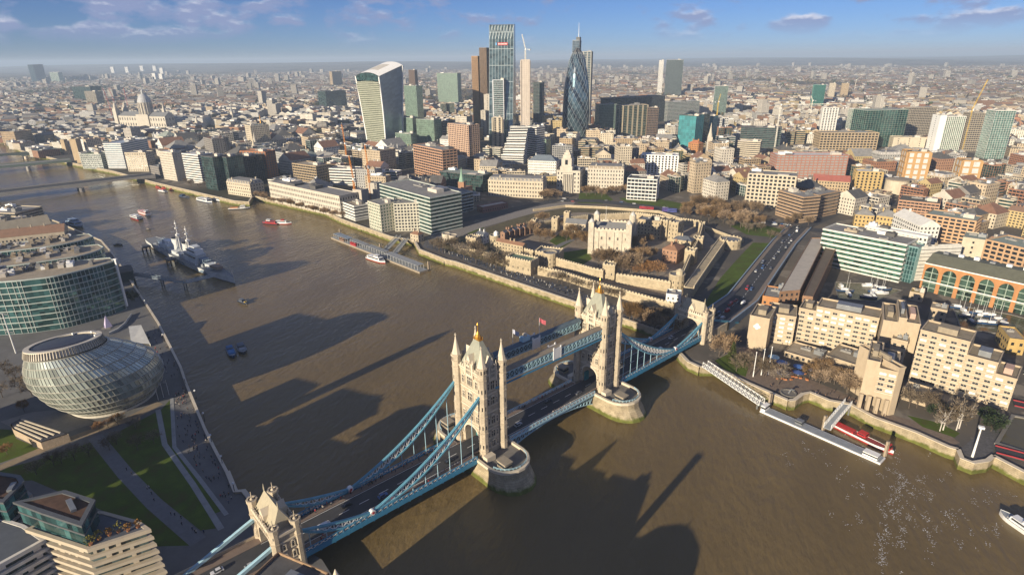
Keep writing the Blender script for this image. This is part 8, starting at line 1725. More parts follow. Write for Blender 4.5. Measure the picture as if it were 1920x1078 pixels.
def rings():
 d = 430.0
 while d < 10400:
  w = 29 if d < 1000 else (36 if d < 1900 else (44 if d < 3200 else (50 if d < 5500 else 62))); yield d, w; d += w*(1.02 if d < 3200 else 1.0)
for d, w in rings():
 a = -70.0
 w0 = w
 while a < 24:
  w = w0*(1.3 if a < -33 and d < 2400 else 1); step = math.degrees(w/d); aa = R(a+rg.uniform(0, .5)*step); a += step
  dd = d+rg.uniform(-.3, .3)*w; x, y = CP[0]+dd*math.sin(aa), CP[1]+dd*math.cos(aa)
  kx = math.sin(x*0.0031+y*0.0017)+math.sin(y*0.0042-x*0.0023); th = 0.35*kx+0.25          # the street grid turns from quarter to quarter
  if d < 4200 and rg.random() < 0.10: continue
  u = (x*math.cos(th)+y*math.sin(th))/74.0; v = (-x*math.sin(th)+y*math.cos(th))/96.0
  if d < 3200 and (u % 1.0 < 0.13 or v % 1.0 < 0.11): continue
  pm = pix(x, y, 12.0)
  if not (-260 < pm[0] < 2280): continue
  if not inside(x, y, NBP): continue
  if any(inside(x, y, z) for z in ZONES): continue
  if d < 3500:
   e = np.hypot(FC[:, 0]-x, FC[:, 1]-y)-FC[:, 2]-w*0.52
   if e.min() < 0: continue
   near_bank = min(math.hypot(x-p[0], y-p[1]) for p in NB) if d < 1900 else 99
   if near_bank < w*0.75+8: continue
  park = math.sin(x*0.0021+1.3)*math.sin(y*0.0017+0.4)+0.5*math.sin(x*0.0063)*math.sin(y*0.0051)
  if d > 2600 and park > 0.86: cands.append(('tree', x, y, dd, w)); continue
  if d > 1300 and rg.random() < (0.12 if d < 2500 else 0.3): cands.append(('tree', x, y, dd, w))
  if d > 6500 and rg.random() < 0.22: continue
  city = math.exp(-((x+420)**2+(y-1000)**2)/(2*520**2)); west = 1.0 if x < -700 else 0.6
  h = rg.uniform(9, 17)+city*rg.uniform(4, 26)+west*rg.uniform(0, 9)*(d < 2600)
  q = rg.random()
  if q > 0.99 and d > 1300: h = rg.uniform(34, 62)
  elif q > 0.94: h *= 1.5
  if d > 3200 and q <= 0.99: h *= .78
  sx, sy = w*rg.uniform(.66, .98), w*rg.uniform(.5, .95)
  if d > 2400: sx *= 1.12; sy *= .62
  if h > 34 and city < .3: sx, sy = w*.55, w*.5
  m = (PROT[:, 0]-6 < pm[0]) & (PROT[:, 1]+6 > pm[0]) & (PROT[:, 3] > dd+5) if d < 3400 else None
  if m is not None and m.any():
   ylim = PROT[m][:, 2].max()+1
   ylim = min(ylim, pix(x, y, GZ)[1]); hh = height(x, y, ylim) if ylim > pix(x, y, h)[1] else h; h = min(h, hh)
   if h-GZ < 4.5: continue
  if pm[1] < 250 and pix(x, y, h)[1] < 126 and d < 6000: h = min(h, height(x, y, 128))
  cands.append(('b', x, y, dd, w, sx, sy, th+rg.uniform(-.06, .06), h+0, rg.choices(range(12), WW if pm[0] < 760 else WE)[0], rg.choices(range(6), [5, 3, 4, 3, 3, 1])[0], rg.random()))
bl_ = [c for c in cands if c[0] == 'b']
def size_in_view(c):
 q = pix(c[1], c[2], c[8])
 if not (-5 < q[0] < 1925): return 0
 k = 1121.3/c[3]; return max(c[5], c[6])*k*(c[8]-GZ+0.3*c[6])*k
bl_.sort(key=size_in_view, reverse=True)
LM = [((709, 190), 'the flared tower'), ((943, 150), 'the wedge-shaped tower'), ((1080, 160), 'the bullet-shaped tower'), ((270, 200), 'the domed cathedral'), ((1060, 320), 'the columned stone tower'), ((965, 350), 'the long cream plaza office'), ((1290, 245), 'the turquoise sheeted block'), ((1525, 310), 'the red-ended office'), ((1450, 355), 'the cream square-grid office'), ((1660, 240), 'the big dark green office'), ((1595, 265), 'the tan square-windowed office'), ((1800, 250), 'the green ribbed tower'), ((1720, 310), 'the dark-capped orange block'), ((1780, 420), 'the terracotta gridded offices'), ((570, 350), 'the columned customs building'), ((400, 325), 'the dark green faceted office'), ((205, 290), 'the blue-roofed office'), ((800, 300), 'the terracotta notched office'), ((1240, 355), 'the white gridded office'), ((1255, 145), 'the broad skyline tower'), ((835, 165), 'the grey-green curved tower'), ((1640, 410), 'the yellow brick courtyard buildings'), ((630, 170), 'the dark curved skyline office'), ((1890, 460), 'the tan curved-roof office'), ((310, 310), 'the white slab by the road bridge'), ((1355, 190), 'the rounded grey tower'), ((1425, 275), 'the pale banded office'), ((480, 300), 'the orange-brown scaffolded office'), ((1090, 330), 'the square gardens'), ((620, 330), 'the tan and green riverside office')]
NIND = 272; used = {}; ind = bl_[:NIND]
def relation(p):
 j = min(range(len(LM)), key=lambda i: math.hypot(LM[i][0][0]-p[0], 2.2*(LM[i][0][1]-p[1]))); L_ = LM[j][0]; dx, dy = p[0]-L_[0], p[1]-L_[1]
 r = ('upriver of' if dx < 0 else 'downriver of') if abs(dx) > 2.0*abs(dy) else ('beyond' if dy < 0 else 'in front of'); return f'{r} {LM[j][1]}'
KINDS_ = ['flat', 'flat', 'hip', 'gable', 'mansard', 'flat']
plan = []
for c in ind:
 _, x, y, dd, w, sx, sy, th, h, wi, ri, rr = c; p = pix(x, y, h); kd = 'flat' if h > 30 else ('gable' if rr < .22 else 'hip' if rr < .40 else 'mansard' if rr < .5 else 'flat')
 if kd in ('hip', 'gable') and ri in (2, 4): ri = 3 if rr < .2 else 1
 hn = 'tall' if h > 34 else 'mid-rise' if h > 20 else 'low'; body = f'{hn} {WALLN[wi]} building, {ROOFN[ri]} {"flat" if kd == "flat" else "mansard" if kd == "mansard" else "hipped" if kd == "hip" else "gabled"} roof'
 plan.append([c, kd, ri, body, relation(p), p])
cnt = {}
for it in plan: cnt.setdefault((it[3], it[4]), []).append(it)
for k, v in cnt.items():
 v.sort(key=lambda it: -it[5][1])
 for i, it in enumerate(v): it.append(f'{k[0]}, {k[1]}' if len(v) == 1 else f'{k[0]}, {ordinal(i+1)} row back {k[1]}' if len(v) < 2 else f'{ordinal(i+1)} {k[0]} {k[1]}')
for c, kd, ri, body, rel, p, lab in plan:
 _, x, y, dd, w, sx, sy, th, h, wi, _r, rr = c; wallm = paint('city_wall_'+WALLN[wi].replace(' ', '_'), WALLC[wi], 0.85, var=0.18, scale=0.12); roofm = paint('city_roof_'+ROOFN[ri].replace('-', '_'), ROOFC[ri], 0.85, var=0.25, scale=0.2)
 st = 'punch' if rr < .62 or kd != 'flat' else 'grid' if rr < .82 else 'band'; st = 'curtain' if st == 'band' and rr > .94 else st
 P = rect((x, y), sx, sy, th)
 if kd == 'flat' and rr > .5 and sx > 16 and sy > 14:       # some have a notched, L-shaped plan
  ca, sa = math.cos(th), math.sin(th); q = [(-.5, -.5), (.5, -.5), (.5, .1), (.08, .1), (.08, .5), (-.5, .5)] if rr < .75 else [(-.5, -.5), (-.1, -.5), (-.1, -.1), (.5, -.1), (.5, .5), (-.5, .5)]; P = [(x+a*sx*ca-b*sy*sa, y+a*sx*sa+b*sy*ca) for a, b in q]
 block(lab, 'building', P, h, st, wallm, DARKWIN if rr < .85 else GL_DARK, roofm, rkind=kd, name='city_building', group='buildings of the city', seed=int(rr*1e6), bay=3.0+rr, win=(1.3, 1.9), plant=4 if kd == 'flat' else 2, fh=3.6, band=1.5)
# everything beyond: one mass of roofs and walls running out to the hills
def attr_material(name):
 m, nt, b = _mat(name); N = nt.nodes.new; L = nt.links.new; b.inputs['Roughness'].default_value = 0.85; b.inputs['Specular IOR Level'].default_value = 0.2
 at_ = N('ShaderNodeAttribute'); at_.attribute_name = 'tone'; uv = N('ShaderNodeUVMap'); uv.uv_map = 'UV'; sp = N('ShaderNodeSeparateXYZ'); L(uv.outputs[0], sp.inputs[0])
 def M(op, a, bb):
  n = N('ShaderNodeMath'); n.operation = op; L(a, n.inputs[0]) if not isinstance(a, float) else None
  if isinstance(bb, float): n.inputs[1].default_value = bb
  else: L(bb, n.inputs[1])
  return n.outputs[0]
 fu = M('FRACT', M('DIVIDE', sp.outputs[0], 3.4), 0.0); fv = M('FRACT', M('DIVIDE', sp.outputs[1], 3.6), 0.0)
 k = M('MULTIPLY', M('MULTIPLY', M('GREATER_THAN', fu, 0.42), M('GREATER_THAN', fv, 0.28)), M('LESS_THAN', fv, 0.78))
 x = N('ShaderNodeMix'); x.data_type = 'RGBA'; L(k, x.inputs['Factor']); L(at_.outputs['Color'], x.inputs['A']); x.inputs['B'].default_value = (0.03, 0.033, 0.038, 1); L(x.outputs['Result'], b.inputs['Base Color']); return m
def mass():
 V, F, C, U = [], [], [], []; r_ = random.Random(9); rest = bl_[NIND:]
 def face(pts, col, uv): n = len(V); V.extend(pts); F.append(tuple(range(n, n+len(pts)))); C.append(col); U.extend(uv)
 for c in rest:
  _, x, y, dd, w, sx, sy, th, h, wi, ri, rr = c; ca, sa = math.cos(th), math.sin(th); subs = 1 if dd > 2400 else 2
  for s in range(subs):
   X0, X1 = (-.5, .5) if subs == 1 else ((-.5, rr*.4-.2) if s == 0 else (rr*.4-.2, .5)); hs = h if s == 0 else max(GZ+5, h*r_.uniform(.75, 1.05)); wc = WALLC[(wi+s*3) % 12] if r_.random() < .8 else WALLC[1]; k = r_.uniform(.85, 1.12); wc = tuple(a*k for a in wc)
   if dd > 2300 and r_.random() < .2: wc = (.30*k, .18*k, .12*k)
   if hs > 34: wc = (.5*k, .46*k, .40*k)
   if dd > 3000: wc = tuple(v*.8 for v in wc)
   rc = ROOFC[(ri+s) % 6]; k = r_.uniform(.8, 1.2); rc = tuple(a*k for a in rc)
   q = [(X0, -.5), (X1, -.5), (X1, .5), (X0, .5)]; P = [(x+a*sx*ca-b*sy*sa, y+a*sx*sa+b*sy*ca) for a, b in q]; pitched = r_.random() < (.14 if dd < 2000 else .4) and hs < 26; u = 0
   for i in range(4):
    j = (i+1) % 4; l = math.hypot(P[j][0]-P[i][0], P[j][1]-P[i][1]); face([(*P[i], GZ-.5), (*P[j], GZ-.5), (*P[j], hs), (*P[i], hs)], wc, [(u, 0), (u+l, 0), (u+l, hs), (u, hs)]); u += l
   z4 = [(0, 0)]*4
   if pitched:
    l0, l1 = math.dist(P[0], P[1]), math.dist(P[1], P[2])
    if l0 < l1: P = P[1:]+P[:1]; l1 = l0
    hr = min(l1*.32, 5); A = ((P[0][0]+P[3][0])/2, (P[0][1]+P[3][1])/2, hs+hr); B_ = ((P[1][0]+P[2][0])/2, (P[1][1]+P[2][1])/2, hs+hr); rc2 = r_.choice([(.22, .14, .10), (.15, .14, .14), (.20, .16, .13), (.26, .24, .22)])
    face([(*P[0], hs), (*P[1], hs), B_, A], rc2, z4); face([(*P[2], hs), (*P[3], hs), A, B_], rc2, z4); face([(*P[1], hs), (*P[2], hs), B_], wc, z4[:3]); face([(*P[3], hs), (*P[0], hs), A], wc, z4[:3])
   else:
    face([(*p, hs) for p in P], rc, z4)
    for b_ in range(2 if dd < 2600 else (1 if r_.random() < .5 else 0)):          # roof plant and stair heads
     a0, b0, ws, hh = X0+(X1-X0)*r_.uniform(.1, .6), r_.uniform(-.4, .1), r_.uniform(.12, .34), r_.uniform(1.5, 4); w2 = min(ws, X1-a0); Q = [(x+a*sx*ca-b*sy*sa, y+a*sx*sa+b*sy*ca) for a, b in ((a0, b0), (a0+w2, b0), (a0+w2, b0+ws), (a0, b0+ws))]; pc = r_.choice([(.5, .47, .43), (.3, .3, .29), (.4, .34, .26), (.66, .64, .6)]); z0 = hs+.01*b_
     for i in range(4): j = (i+1) % 4; face([(*Q[i], z0), (*Q[j], z0), (*Q[j], z0+hh), (*Q[i], z0+hh)], pc, z4)
     face([(*p, z0+hh) for p in Q], pc, z4)
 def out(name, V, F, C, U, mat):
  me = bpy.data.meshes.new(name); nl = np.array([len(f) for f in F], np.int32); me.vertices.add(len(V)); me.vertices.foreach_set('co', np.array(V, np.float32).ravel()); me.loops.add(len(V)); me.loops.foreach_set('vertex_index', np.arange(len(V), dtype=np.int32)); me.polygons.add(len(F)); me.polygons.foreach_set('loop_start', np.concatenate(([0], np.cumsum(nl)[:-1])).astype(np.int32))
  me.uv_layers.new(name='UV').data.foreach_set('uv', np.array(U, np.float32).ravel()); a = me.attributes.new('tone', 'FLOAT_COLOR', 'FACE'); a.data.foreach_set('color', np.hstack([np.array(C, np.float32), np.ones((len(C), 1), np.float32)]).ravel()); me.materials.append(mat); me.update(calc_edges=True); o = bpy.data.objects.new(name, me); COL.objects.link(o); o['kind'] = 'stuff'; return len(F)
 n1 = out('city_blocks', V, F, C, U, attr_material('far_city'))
 V, F, C, U = [], [], [], []
 for c in cands:
  if c[0] != 'tree': continue
  _, x, y, dd, w = c
  for t in range(1 if dd > 3000 else 2):
   cx, cy, s = x+r_.uniform(-.5, .5)*w, y+r_.uniform(-.5, .5)*w, r_.uniform(.8, 1.3)*min(w*.16, 8); k = r_.uniform(.8, 1.3); col = (.11*k, .085*k, .05*k) if r_.random() < .8 else (.05*k, .07*k, .03*k)
   for q in range(9):
    o = (cx+r_.gauss(0, s*.6), cy+r_.gauss(0, s*.6), GZ+s*1.1+r_.gauss(0, s*.35)); e1 = np.array((r_.gauss(0, 1), r_.gauss(0, 1), r_.gauss(0, .7)))*s*.45; e2 = np.array((r_.gauss(0, 1), r_.gauss(0, 1), r_.gauss(0, .9)))*s*.45; V0 = np.array(o); face([tuple(V0), tuple(V0+e1), tuple(V0+e1+e2), tuple(V0+e2)], col, [(0, 0)]*4)
 n2 = out('far_trees', V, F, C, U, attr_material('far_trees')); print('city', len(bl_), n1, n2)
mass()
# the air over the city
def haze():
 m = bpy.data.materials.new('haze'); m.use_nodes = True; nt = m.node_tree; nt.nodes.clear(); o = nt.nodes.new('ShaderNodeOutputMaterial'); v = nt.nodes.new('ShaderNodeVolumePrincipled'); v.inputs['Color'].default_value = (0.64, 0.80, 1.0, 1); v.inputs['Density'].default_value = HAZE; v.inputs['Anisotropy'].default_value = 0.03; nt.links.new(v.outputs[0], o.inputs['Volume'])
 b = MB(); b.box((0, 0, -2.0), (66000, 66000, 262.0)); ob = b.build('haze', m, kind='stuff')
HAZE = 8.5e-5
haze()
# ================================================================== TREES, CARS, PEOPLE
def tree_proto(name, h, spread, n, twig, bark, seed, kind='bare', low=0.35):
 r_ = random.Random(seed); t = thing(name, 'bare winter tree', 'tree'); m = MB(); m.tube((0, 0, -0.2), (0, 0, h*low), h*.028, h*.02, 7); tips = []
 for i in range(8 if kind != 'conifer' else 0):
  a = i*2.4+r_.uniform(-.3, .3); l = h*r_.uniform(.3, .5); e = R(r_.uniform(35, 70)); p = Vector((0, 0, h*low*r_.uniform(.7, 1))); q = p+Vector((math.cos(a)*math.cos(e), math.sin(a)*math.cos(e), math.sin(e)))*l; m.tube(p, q, h*.013, h*.006, 5, cap=False)
  for k in range(3): b = a+r_.uniform(-.9, .9); f = R(r_.uniform(20, 75)); s = q.lerp(p, r_.uniform(0, .4)); w = s+Vector((math.cos(b)*math.cos(f), math.sin(b)*math.cos(f), math.sin(f)))*l*.6; m.tube(s, w, h*.006, h*.002, 4, cap=False); tips.append(w); tips.append(s.lerp(w, .5))
 if kind == 'conifer': m.tube((0, 0, 0), (0, 0, h*.95), h*.02, h*.004, 6)
 m.build('trunk', bark, t); c = MB()
 for i in range(n):
  if kind == 'conifer': z = h*(.1+.88*r_.random()**1.3); a = r_.uniform(0, 6.28); rr = spread*(1-z/h)*r_.uniform(.4, 1); o = Vector((rr*math.cos(a), rr*math.sin(a), z)); L_ = h*.07; w = h*.05
  else:
   if tips and r_.random() < .75: o = r_.choice(tips)+Vector((r_.gauss(0, 1), r_.gauss(0, 1), r_.gauss(0, .8)))*spread*.18
   else: a, b, k = r_.uniform(0, 6.28), math.asin(r_.uniform(-.35, 1)), r_.uniform(.55, 1)**.5; o = Vector((spread*k*math.cos(a)*math.cos(b), spread*k*math.sin(a)*math.cos(b), h*.58+h*.40*k*math.sin(b)))
   L_ = h*r_.uniform(.05, .12); w = h*(.013 if kind == 'bare' else .05)
  d = Vector((o.x+r_.gauss(0, 1), o.y+r_.gauss(0, 1), abs(o.z-h*.3)*.6+r_.gauss(0, 1.5))).normalized(); s = d.cross(Vector((r_.gauss(0, 1), r_.gauss(0, 1), r_.gauss(0, 1)))).normalized()*w
  c.face([o-s, o+s, o+d*L_+s*.3, o+d*L_-s*.3])
 tag(c.build('crown', twig, t), kind='stuff'); return t
TW = [paint('twig_%d' % i, c, 0.95, var=.35, scale=.6) for i, c in enumerate(((.25, .17, .095), (.31, .20, .10), (.20, .15, .095), (.36, .19, .07), (.035, .055, .02), (.07, .085, .02)))]; BK = paint('bark', (.11, .085, .065), .95); BW = paint('birch_bark', (.55, .5, .44), .8)
PT = {'big': tree_proto('bare_tree', 15, 6.6, 2400, TW[0], BK, 1), 'tan': tree_proto('bare_tree', 12, 5.4, 2000, TW[1], BK, 2), 'small': tree_proto('bare_tree', 8.5, 3.4, 700, TW[2], BK, 3), 'orange': tree_proto('bare_tree', 9, 3.6, 1100, TW[3], BK, 4), 'dark': tree_proto('evergreen_tree', 9, 4, 520, TW[4], BK, 5, 'leaf', .2), 'green': tree_proto('conifer_tree', 10, 3.2, 420, TW[5], BK, 6, 'conifer'), 'birch': tree_proto('birch_tree', 11, 3, 600, TW[2], BW, 7, low=.6)}
KD = {'big': 'big bare brown tree', 'tan': 'bare golden-brown tree', 'small': 'small bare grey-brown tree', 'orange': 'small bare tree with orange twigs', 'dark': 'dark evergreen tree', 'green': 'green conifer', 'birch': 'white-stemmed bare birch'}
first = set(); rt = random.Random(5)
def trees(kind, pts, where, sc=1.0):
 for i, (a, b) in enumerate(pts):
  p = at(a, b); o = PT[kind] if kind not in first else copy_tree(PT[kind]); first.add(kind); s = sc*rt.uniform(.85, 1.2); o.location = (p[0], p[1], GZ); o.rotation_euler = (0, 0, rt.uniform(0, 6.28)); o.scale = (s, s, s*rt.uniform(.9, 1.15))
  tag(o, f'{KD[kind]} {where}' if len(pts) == 1 else f'{ordinal(i+1)} {KD[kind]} {where}', 'tree', 'trees '+where.split(',')[0])
def jit(n, x0, y0, x1, y1, dx=6, dy=4): return [(x0+(x1-x0)*i/max(n-1, 1)+rt.uniform(-dx, dx), y0+(y1-y0)*i/max(n-1, 1)+rt.uniform(-dy, dy)) for i in range(n)]
trees('small', jit(22, 812, 462, 955, 502, 8, 10), 'on the castle wharf, from the pier head', 1.3)
trees('small', jit(12, 1000, 514, 1160, 566, 6, 3), 'in the outer castle lane', .9)
trees('tan', jit(9, 1178, 598, 1262, 628, 5, 4), 'on the wharf behind the bridge', .95)
trees('small', jit(6, 1180, 590, 1255, 606, 5, 3), 'under the castle wall behind the bridge')
trees('big', [(1122, 500), (1142, 506), (1182, 516), (1166, 520)], 'below the keep, counted from the lawn', 1.1)
trees('orange', [(1215, 520), (1232, 523), (1200, 522)], 'beside the big round castle tower', 1.5)
trees('tan', [(1018, 420), (1012, 452), (1030, 455), (1072, 446), (1052, 430), (1092, 452), (1196, 470), (1212, 462), (1000, 440), (1022, 448), (1062, 452), (1080, 458), (1188, 486), (1205, 492), (1222, 485), (1100, 462), (1180, 470)], 'inside the castle walls, counted from the gabled houses', .95)
trees('tan', jit(18, 1286, 402, 1415, 420, 8, 12), 'round the square beyond the castle, counted from the gardens', 1.15)
trees('big', jit(8, 1300, 392, 1420, 404, 8, 5), 'at the far side of the square')
trees('tan', jit(9, 1100, 368, 1178, 366, 5, 4), 'before the tree-veiled stone building', .9); trees('tan', jit(5, 1018, 376, 1046, 370, 5, 4), 'between the cream office and the columned tower')
trees('small', jit(8, 1376, 436, 1470, 444, 8, 8), 'on the bank beside the approach road'); trees('big', [(1478, 424), (1492, 418), (1515, 424)], 'at the head of the approach road', .8)
trees('orange', [(845, 424)], 'alone before the curved office by the plaza', 1.6); trees('tan', [(1358, 664), (1348, 668)], 'beside the far bridge gateway', .95); trees('green', [(1372, 676)], 'beside the far bridge gateway')
trees('small', jit(10, 1385, 690, 1460, 715, 10, 10), 'in the flagpole garden'); trees('tan', jit(12, 1530, 708, 1600, 742, 14, 12), 'on the hotel quay, counted from the parasols', .8); trees('small', jit(5, 1690, 760, 1740, 772, 8, 4), 'below the downriver hotel wing')
trees('birch', [(1762, 808), (1768, 806), (1793, 806), (1798, 803)], 'on the quay lawn'); trees('dark', [(1750, 780), (1762, 778), (1858, 808), (1870, 800), (1846, 790)], 'on the downriver quay', .8)
trees('tan', jit(16, 505, 379, 640, 408, 4, 2), 'before the columned customs building', .62); trees('tan', jit(4, 476, 368, 500, 376, 4, 2), 'beside the stone market hall', .7); trees('small', jit(5, 345, 348, 385, 356), 'on the quay by the faceted glass offices')
trees('orange', [(186, 808), (203, 801), (222, 798), (14, 852), (46, 772)], 'along the sunlit park path', .62); trees('small', jit(5, 70, 882, 165, 862, 8, 8)+jit(5, 215, 845, 280, 815, 14, 18), 'on the shaded park lawn', .8)
trees('small', [(10, 700), (40, 735), (60, 742), (30, 712), (75, 700), (5, 745)], 'in the shade beside the glass egg'); trees('dark', [(245, 558), (252, 566)], 'by the pier building of the warship walkway', .7); trees('small', [(1610, 408), (1625, 420), (1665, 426), (1640, 428)], 'in the yellow brick courtyard')
def car_proto(k):
 t = thing('parked_car', 'small car', 'car'); m = MB(); L_, W, H = (4.3, 1.8, .85) if k < 2 else (5.4, 2.0, 1.2); m.prism([(-L_/2, -W/2), (L_/2-.2, -W/2), (L_/2, -W*.35), (L_/2, W*.35), (L_/2-.2, W/2), (-L_/2, W/2)], .28, H, bottom=True)
 return t, m, L_, W, H
def car(x, y, z, rz, col, cname, where, van=False, grp='cars'):
 key = (cname, van)
 if key not in CARS:
  t, m, L_, W, H = car_proto(2 if van else 0); t.name = 'delivery_van' if van else 'car'; m.build('body', paint('car_'+cname, col, .3, spec=.5), t); a, b, z2 = (-.48, .36, 2.2) if van else (-.40, .22, 1.45); c = MB()
  P0 = [(a*L_, -W*.46), (b*L_, -W*.46), (b*L_, W*.46), (a*L_, W*.46)]; P1 = [(a*L_+(.05 if van else .5), -W*.38), (b*L_-.55, -W*.38), (b*L_-.55, W*.38), (a*L_+(.05 if van else .5), W*.38)]
  for i in range(4): j = (i+1) % 4; c.face([(*P0[i], H), (*P0[j], H), (*P1[j], z2), (*P1[i], z2)], 0 if van and i != 1 else 1)
  c.poly(P1, z2); c.build('cabin', [paint('car_'+cname, col, .3, spec=.5), DARKWIN], t)
  for sx in (-1, 1):
   for sy in (-1, 1): w = MB(); w.tube((sx*L_*.31, sy*W*.40, .33), (sx*L_*.31, sy*W*.52, .33), .33, n=10); w.build('wheel', BLACK, t)
  CARS[key] = t; o = t
 else: o = copy_tree(CARS[key])
 o.location = (x, y, z); o.rotation_euler = (0, 0, rz); kind = 'van' if van else 'car'; q = f'{cname} {kind} {where}'; CN[q] = CN.get(q, 0)+1; tag(o, f'{ordinal(CN[q])} {q}', kind, grp)
CARS, CN = {}, {}; CC = [('white', (.7, .7, .7)), ('black', (.02, .02, .022)), ('silver', (.4, .41, .42)), ('red', (.4, .03, .03)), ('blue', (.05, .12, .3)), ('grey', (.15, .15, .16))]; rc = random.Random(31)
for u, v, sp in [(-96, 2.6, 'blue'), (-122, 2.8, 'white'), (-110, -2.6, 'black'), (-70, -2.6, 'grey'), (-62, 2.7, 'black'), (-20, 2.7, 'silver'), (6, -2.7, 'black'), (24, 2.7, 'grey'), (68, -2.7, 'black'), (98, 2.7, 'white'), (118, -2.7, 'silver'), (-150, 2.7, 'silver'), (-160, -2.7, 'white')]: p = bl(u, v); car(p[0], p[1], 9.99, math.pi/2-BRG+(math.pi if v < 0 else 0), dict(CC)[sp], sp, 'on the bridge roadway, counted from the near gateway', van=u in (-122, 98), grp='cars on the bridge')
RP = [tuple(bl(164, 0)), tuple(at(1392, 560, 8.6)), tuple(at(1430, 508, 7.4)), tuple(at(1470, 455, 6.0)), tuple(at(1500, 425, 5.3))]; RZ = [9.97, 8.9, 7.4, 6.0, 5.2]
for i in range(34):
 k = rc.random()*3.95; j = int(k); f = k-j; a, b = np.array(RP[j]), np.array(RP[j+1]); d = (b-a)/np.linalg.norm(b-a); s = rc.choice([-4.6, -1.6, 1.6, 4.6]); p = a+(b-a)*f+np.array([d[1], -d[0]])*s; c = rc.choice(CC); car(p[0], p[1], RZ[j]+(RZ[j+1]-RZ[j])*f+.03, math.atan2(d[1], d[0])+(math.pi if s < 0 else 0), c[1], c[0], 'on the approach road beside the moat lawn', van=rc.random() < .2, grp='cars on the approach road')
for i in range(30): a = rc.uniform(1040, 1480); y = np.interp(a, [1040, 1120, 1200, 1300, 1400, 1500], [376, 377, 386, 398, 412, 428]); p = at(a, y+rc.choice([-2, 2])); c = rc.choice(CC); car(p[0], p[1], 5.11, .1 if rc.random() < .5 else 3.24, c[1], c[0], 'on the road beyond the castle gardens', van=rc.random() < .25, grp='cars beyond the castle')
def bus(a, b, col, lab): p = at(a, b); t = thing('city_bus', lab, 'bus', (*p, 5.1), .1, 'buses beyond the castle'); m = MB(); m.prism([(-5.4, -1.25), (5.4, -1.25), (5.4, 1.25), (-5.4, 1.25)], .35, 4.3); m.build('body', paint('bus_'+lab[:4].strip(), col, .4), t); [(lambda g: (g.ring([(-5.4, -1.25), (5.4, -1.25), (5.4, 1.25), (-5.4, 1.25)], .03, .01, z, z+.85), g.build('window_band', DARKWIN, t)))(MB()) for z in (1.3, 2.95)]; w = MB(); [w.tube((x, -1.28, .5), (x, 1.28, .5), .5, n=8) for x in (-3.4, 3.6)]; w.build('axle', BLACK, t)
bus(1207, 394, (.55, .03, .05), 'red double-deck bus on the road beyond the keep'); bus(1217, 395, (.5, .03, .04), 'second red double-deck bus right behind the first'); bus(1250, 397, (.12, .08, .35), 'purple double-deck coach on the road beyond the keep'); bus(1260, 398, (.08, .10, .36), 'blue double-deck coach following the purple one')
def person_mesh(col, leg):
 m = MB(); m.lathe((0, 0, 1.45), [(0.05, 0), (.11, .06), (.115, .17), (.08, .27), (0, .3)], 8, 2, smooth=True); m.lathe((0, 0, .82), [(.15, 0), (.17, .1), (.15, .3), (.21, .52), (.17, .6), (.06, .66)], 8, 0, smooth=True, sx=1.15, sy=.75)
 for s in (-1, 1): m.tube((.02*s, .10*s, 0), (0, .09*s, .86), .06, .095, 6, 1); m.tube((.2*s*.2, .25*s, 1.38), (.08*s, .29*s, .8), .06, .045, 6, 0); m.box((.05+.02*s, .10*s, 0), (.24, .1, .08), 0, 1)
 return m.mesh('person', [col, leg, paint('skin', (.45, .28, .2), .7)])
PM = [(n, person_mesh(paint('coat_'+n, c, .9), paint('trousers', (.03, .03, .045), .9))) for n, c in (('dark', (.025, .025, .03)), ('navy', (.03, .05, .11)), ('red', (.45, .04, .04)), ('pale', (.5, .47, .42)), ('brown', (.16, .09, .05)))]
WALK = {}
def person(x, y, z, wts, key):
 nm, me = rc.choices(PM, wts)[0]; o = bpy.data.objects.new('person', me); COL.objects.link(o); o.location = (x, y, z); o.rotation_euler = (0, 0, rc.uniform(0, 6.28)); s = rc.uniform(.95, 1.08); o.scale = (s, s, s); WALK.setdefault((key, nm), []).append(o)
def people(n, poly_px, z, key, wts=(9, 4, 1, 1, 2)):
 P = px(poly_px, z); xs, ys = [p[0] for p in P], [p[1] for p in P]; k = 0
 while k < n:
  x, y = rc.uniform(min(xs), max(xs)), rc.uniform(min(ys), max(ys))
  if inside(x, y, P): person(x, y, z, wts, key); k += 1
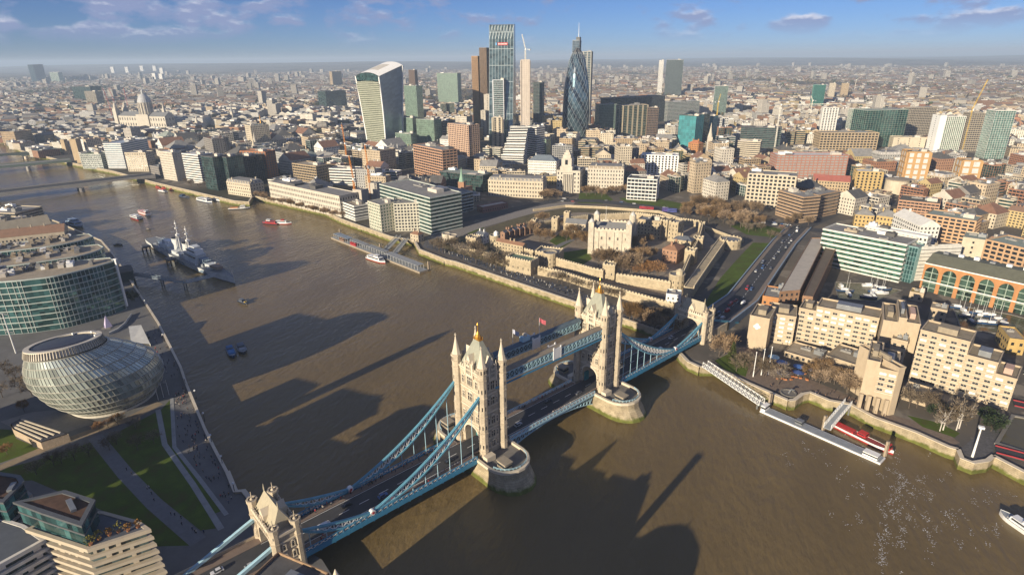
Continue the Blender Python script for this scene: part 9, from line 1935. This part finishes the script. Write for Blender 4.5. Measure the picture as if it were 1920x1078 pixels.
people(80, [(330, 760), (362, 765), (398, 850), (436, 925), (446, 950), (425, 950), (372, 880), (335, 820)], 5.0, 'on the promenade beside the park'); people(34, [(326, 742), (345, 728), (357, 748), (348, 760), (330, 762)], 5.0, 'at the sunlit promenade corner', (4, 2, 3, 4, 3)); people(36, [(262, 620), (296, 612), (335, 690), (325, 715), (300, 690)], 5.0, 'on the promenade by the stage tent')
people(14, [(230, 880), (245, 875), (330, 960), (390, 1000), (360, 1010)], 5.08, 'on the diagonal park path'); people(22, [(1400, 705), (1480, 742), (1560, 735), (1640, 770), (1700, 795), (1560, 752), (1490, 738)], 5.03, 'on the hotel quay')
def crowd():
 m = MB(); P = px([(800, 464), (960, 520), (1076, 558), (1150, 586), (1150, 576), (1080, 546), (960, 508), (840, 470)], 5.1); xs, ys = [p[0] for p in P], [p[1] for p in P]; k = 0
 while k < 420:
  x, y = rc.uniform(min(xs), max(xs)), rc.uniform(min(ys), max(ys))
  if inside(x, y, P): m.lathe((x, y, 5.06), [(.2, 0), (.26, .9), (.22, 1.35), (.09, 1.45), (.12, 1.6), (0, 1.75)], 6, rc.choice([0, 0, 0, 0, 1, 1, 2])); k += 1
 m.build('crowd', [BLACK, paint('coat_navy', (.03, .05, .11), .9), paint('coat_pale', (.5, .47, .42), .9)], kind='stuff')
crowd()
for sx, a0, a1, n, w in ((-7.8, -128, -54, 38, 'upriver near-span'), (7.8, -128, -54, 34, 'downriver near-span'), (7.6, -28, 28, 22, 'downriver middle'), (-7.6, -28, 28, 18, 'upriver middle'), (7.8, 54, 126, 14, 'far-span')):
 for i in range(n): p = bl(rc.uniform(a0, a1), sx+rc.uniform(-.9, .9)); person(p[0], p[1], 10.14, (6, 3, 2, 3, 3), f'on the {w} footway of the bridge')
for (k, nm), v in WALK.items():
 v.sort(key=lambda o: math.hypot(o.location.x+230, o.location.y+90))
 for i, o in enumerate(v): tag(o, f'{ordinal(i+1)} {nm}-coated walker {k}, from the glass egg', 'person', f'walkers {k}', 'thing')
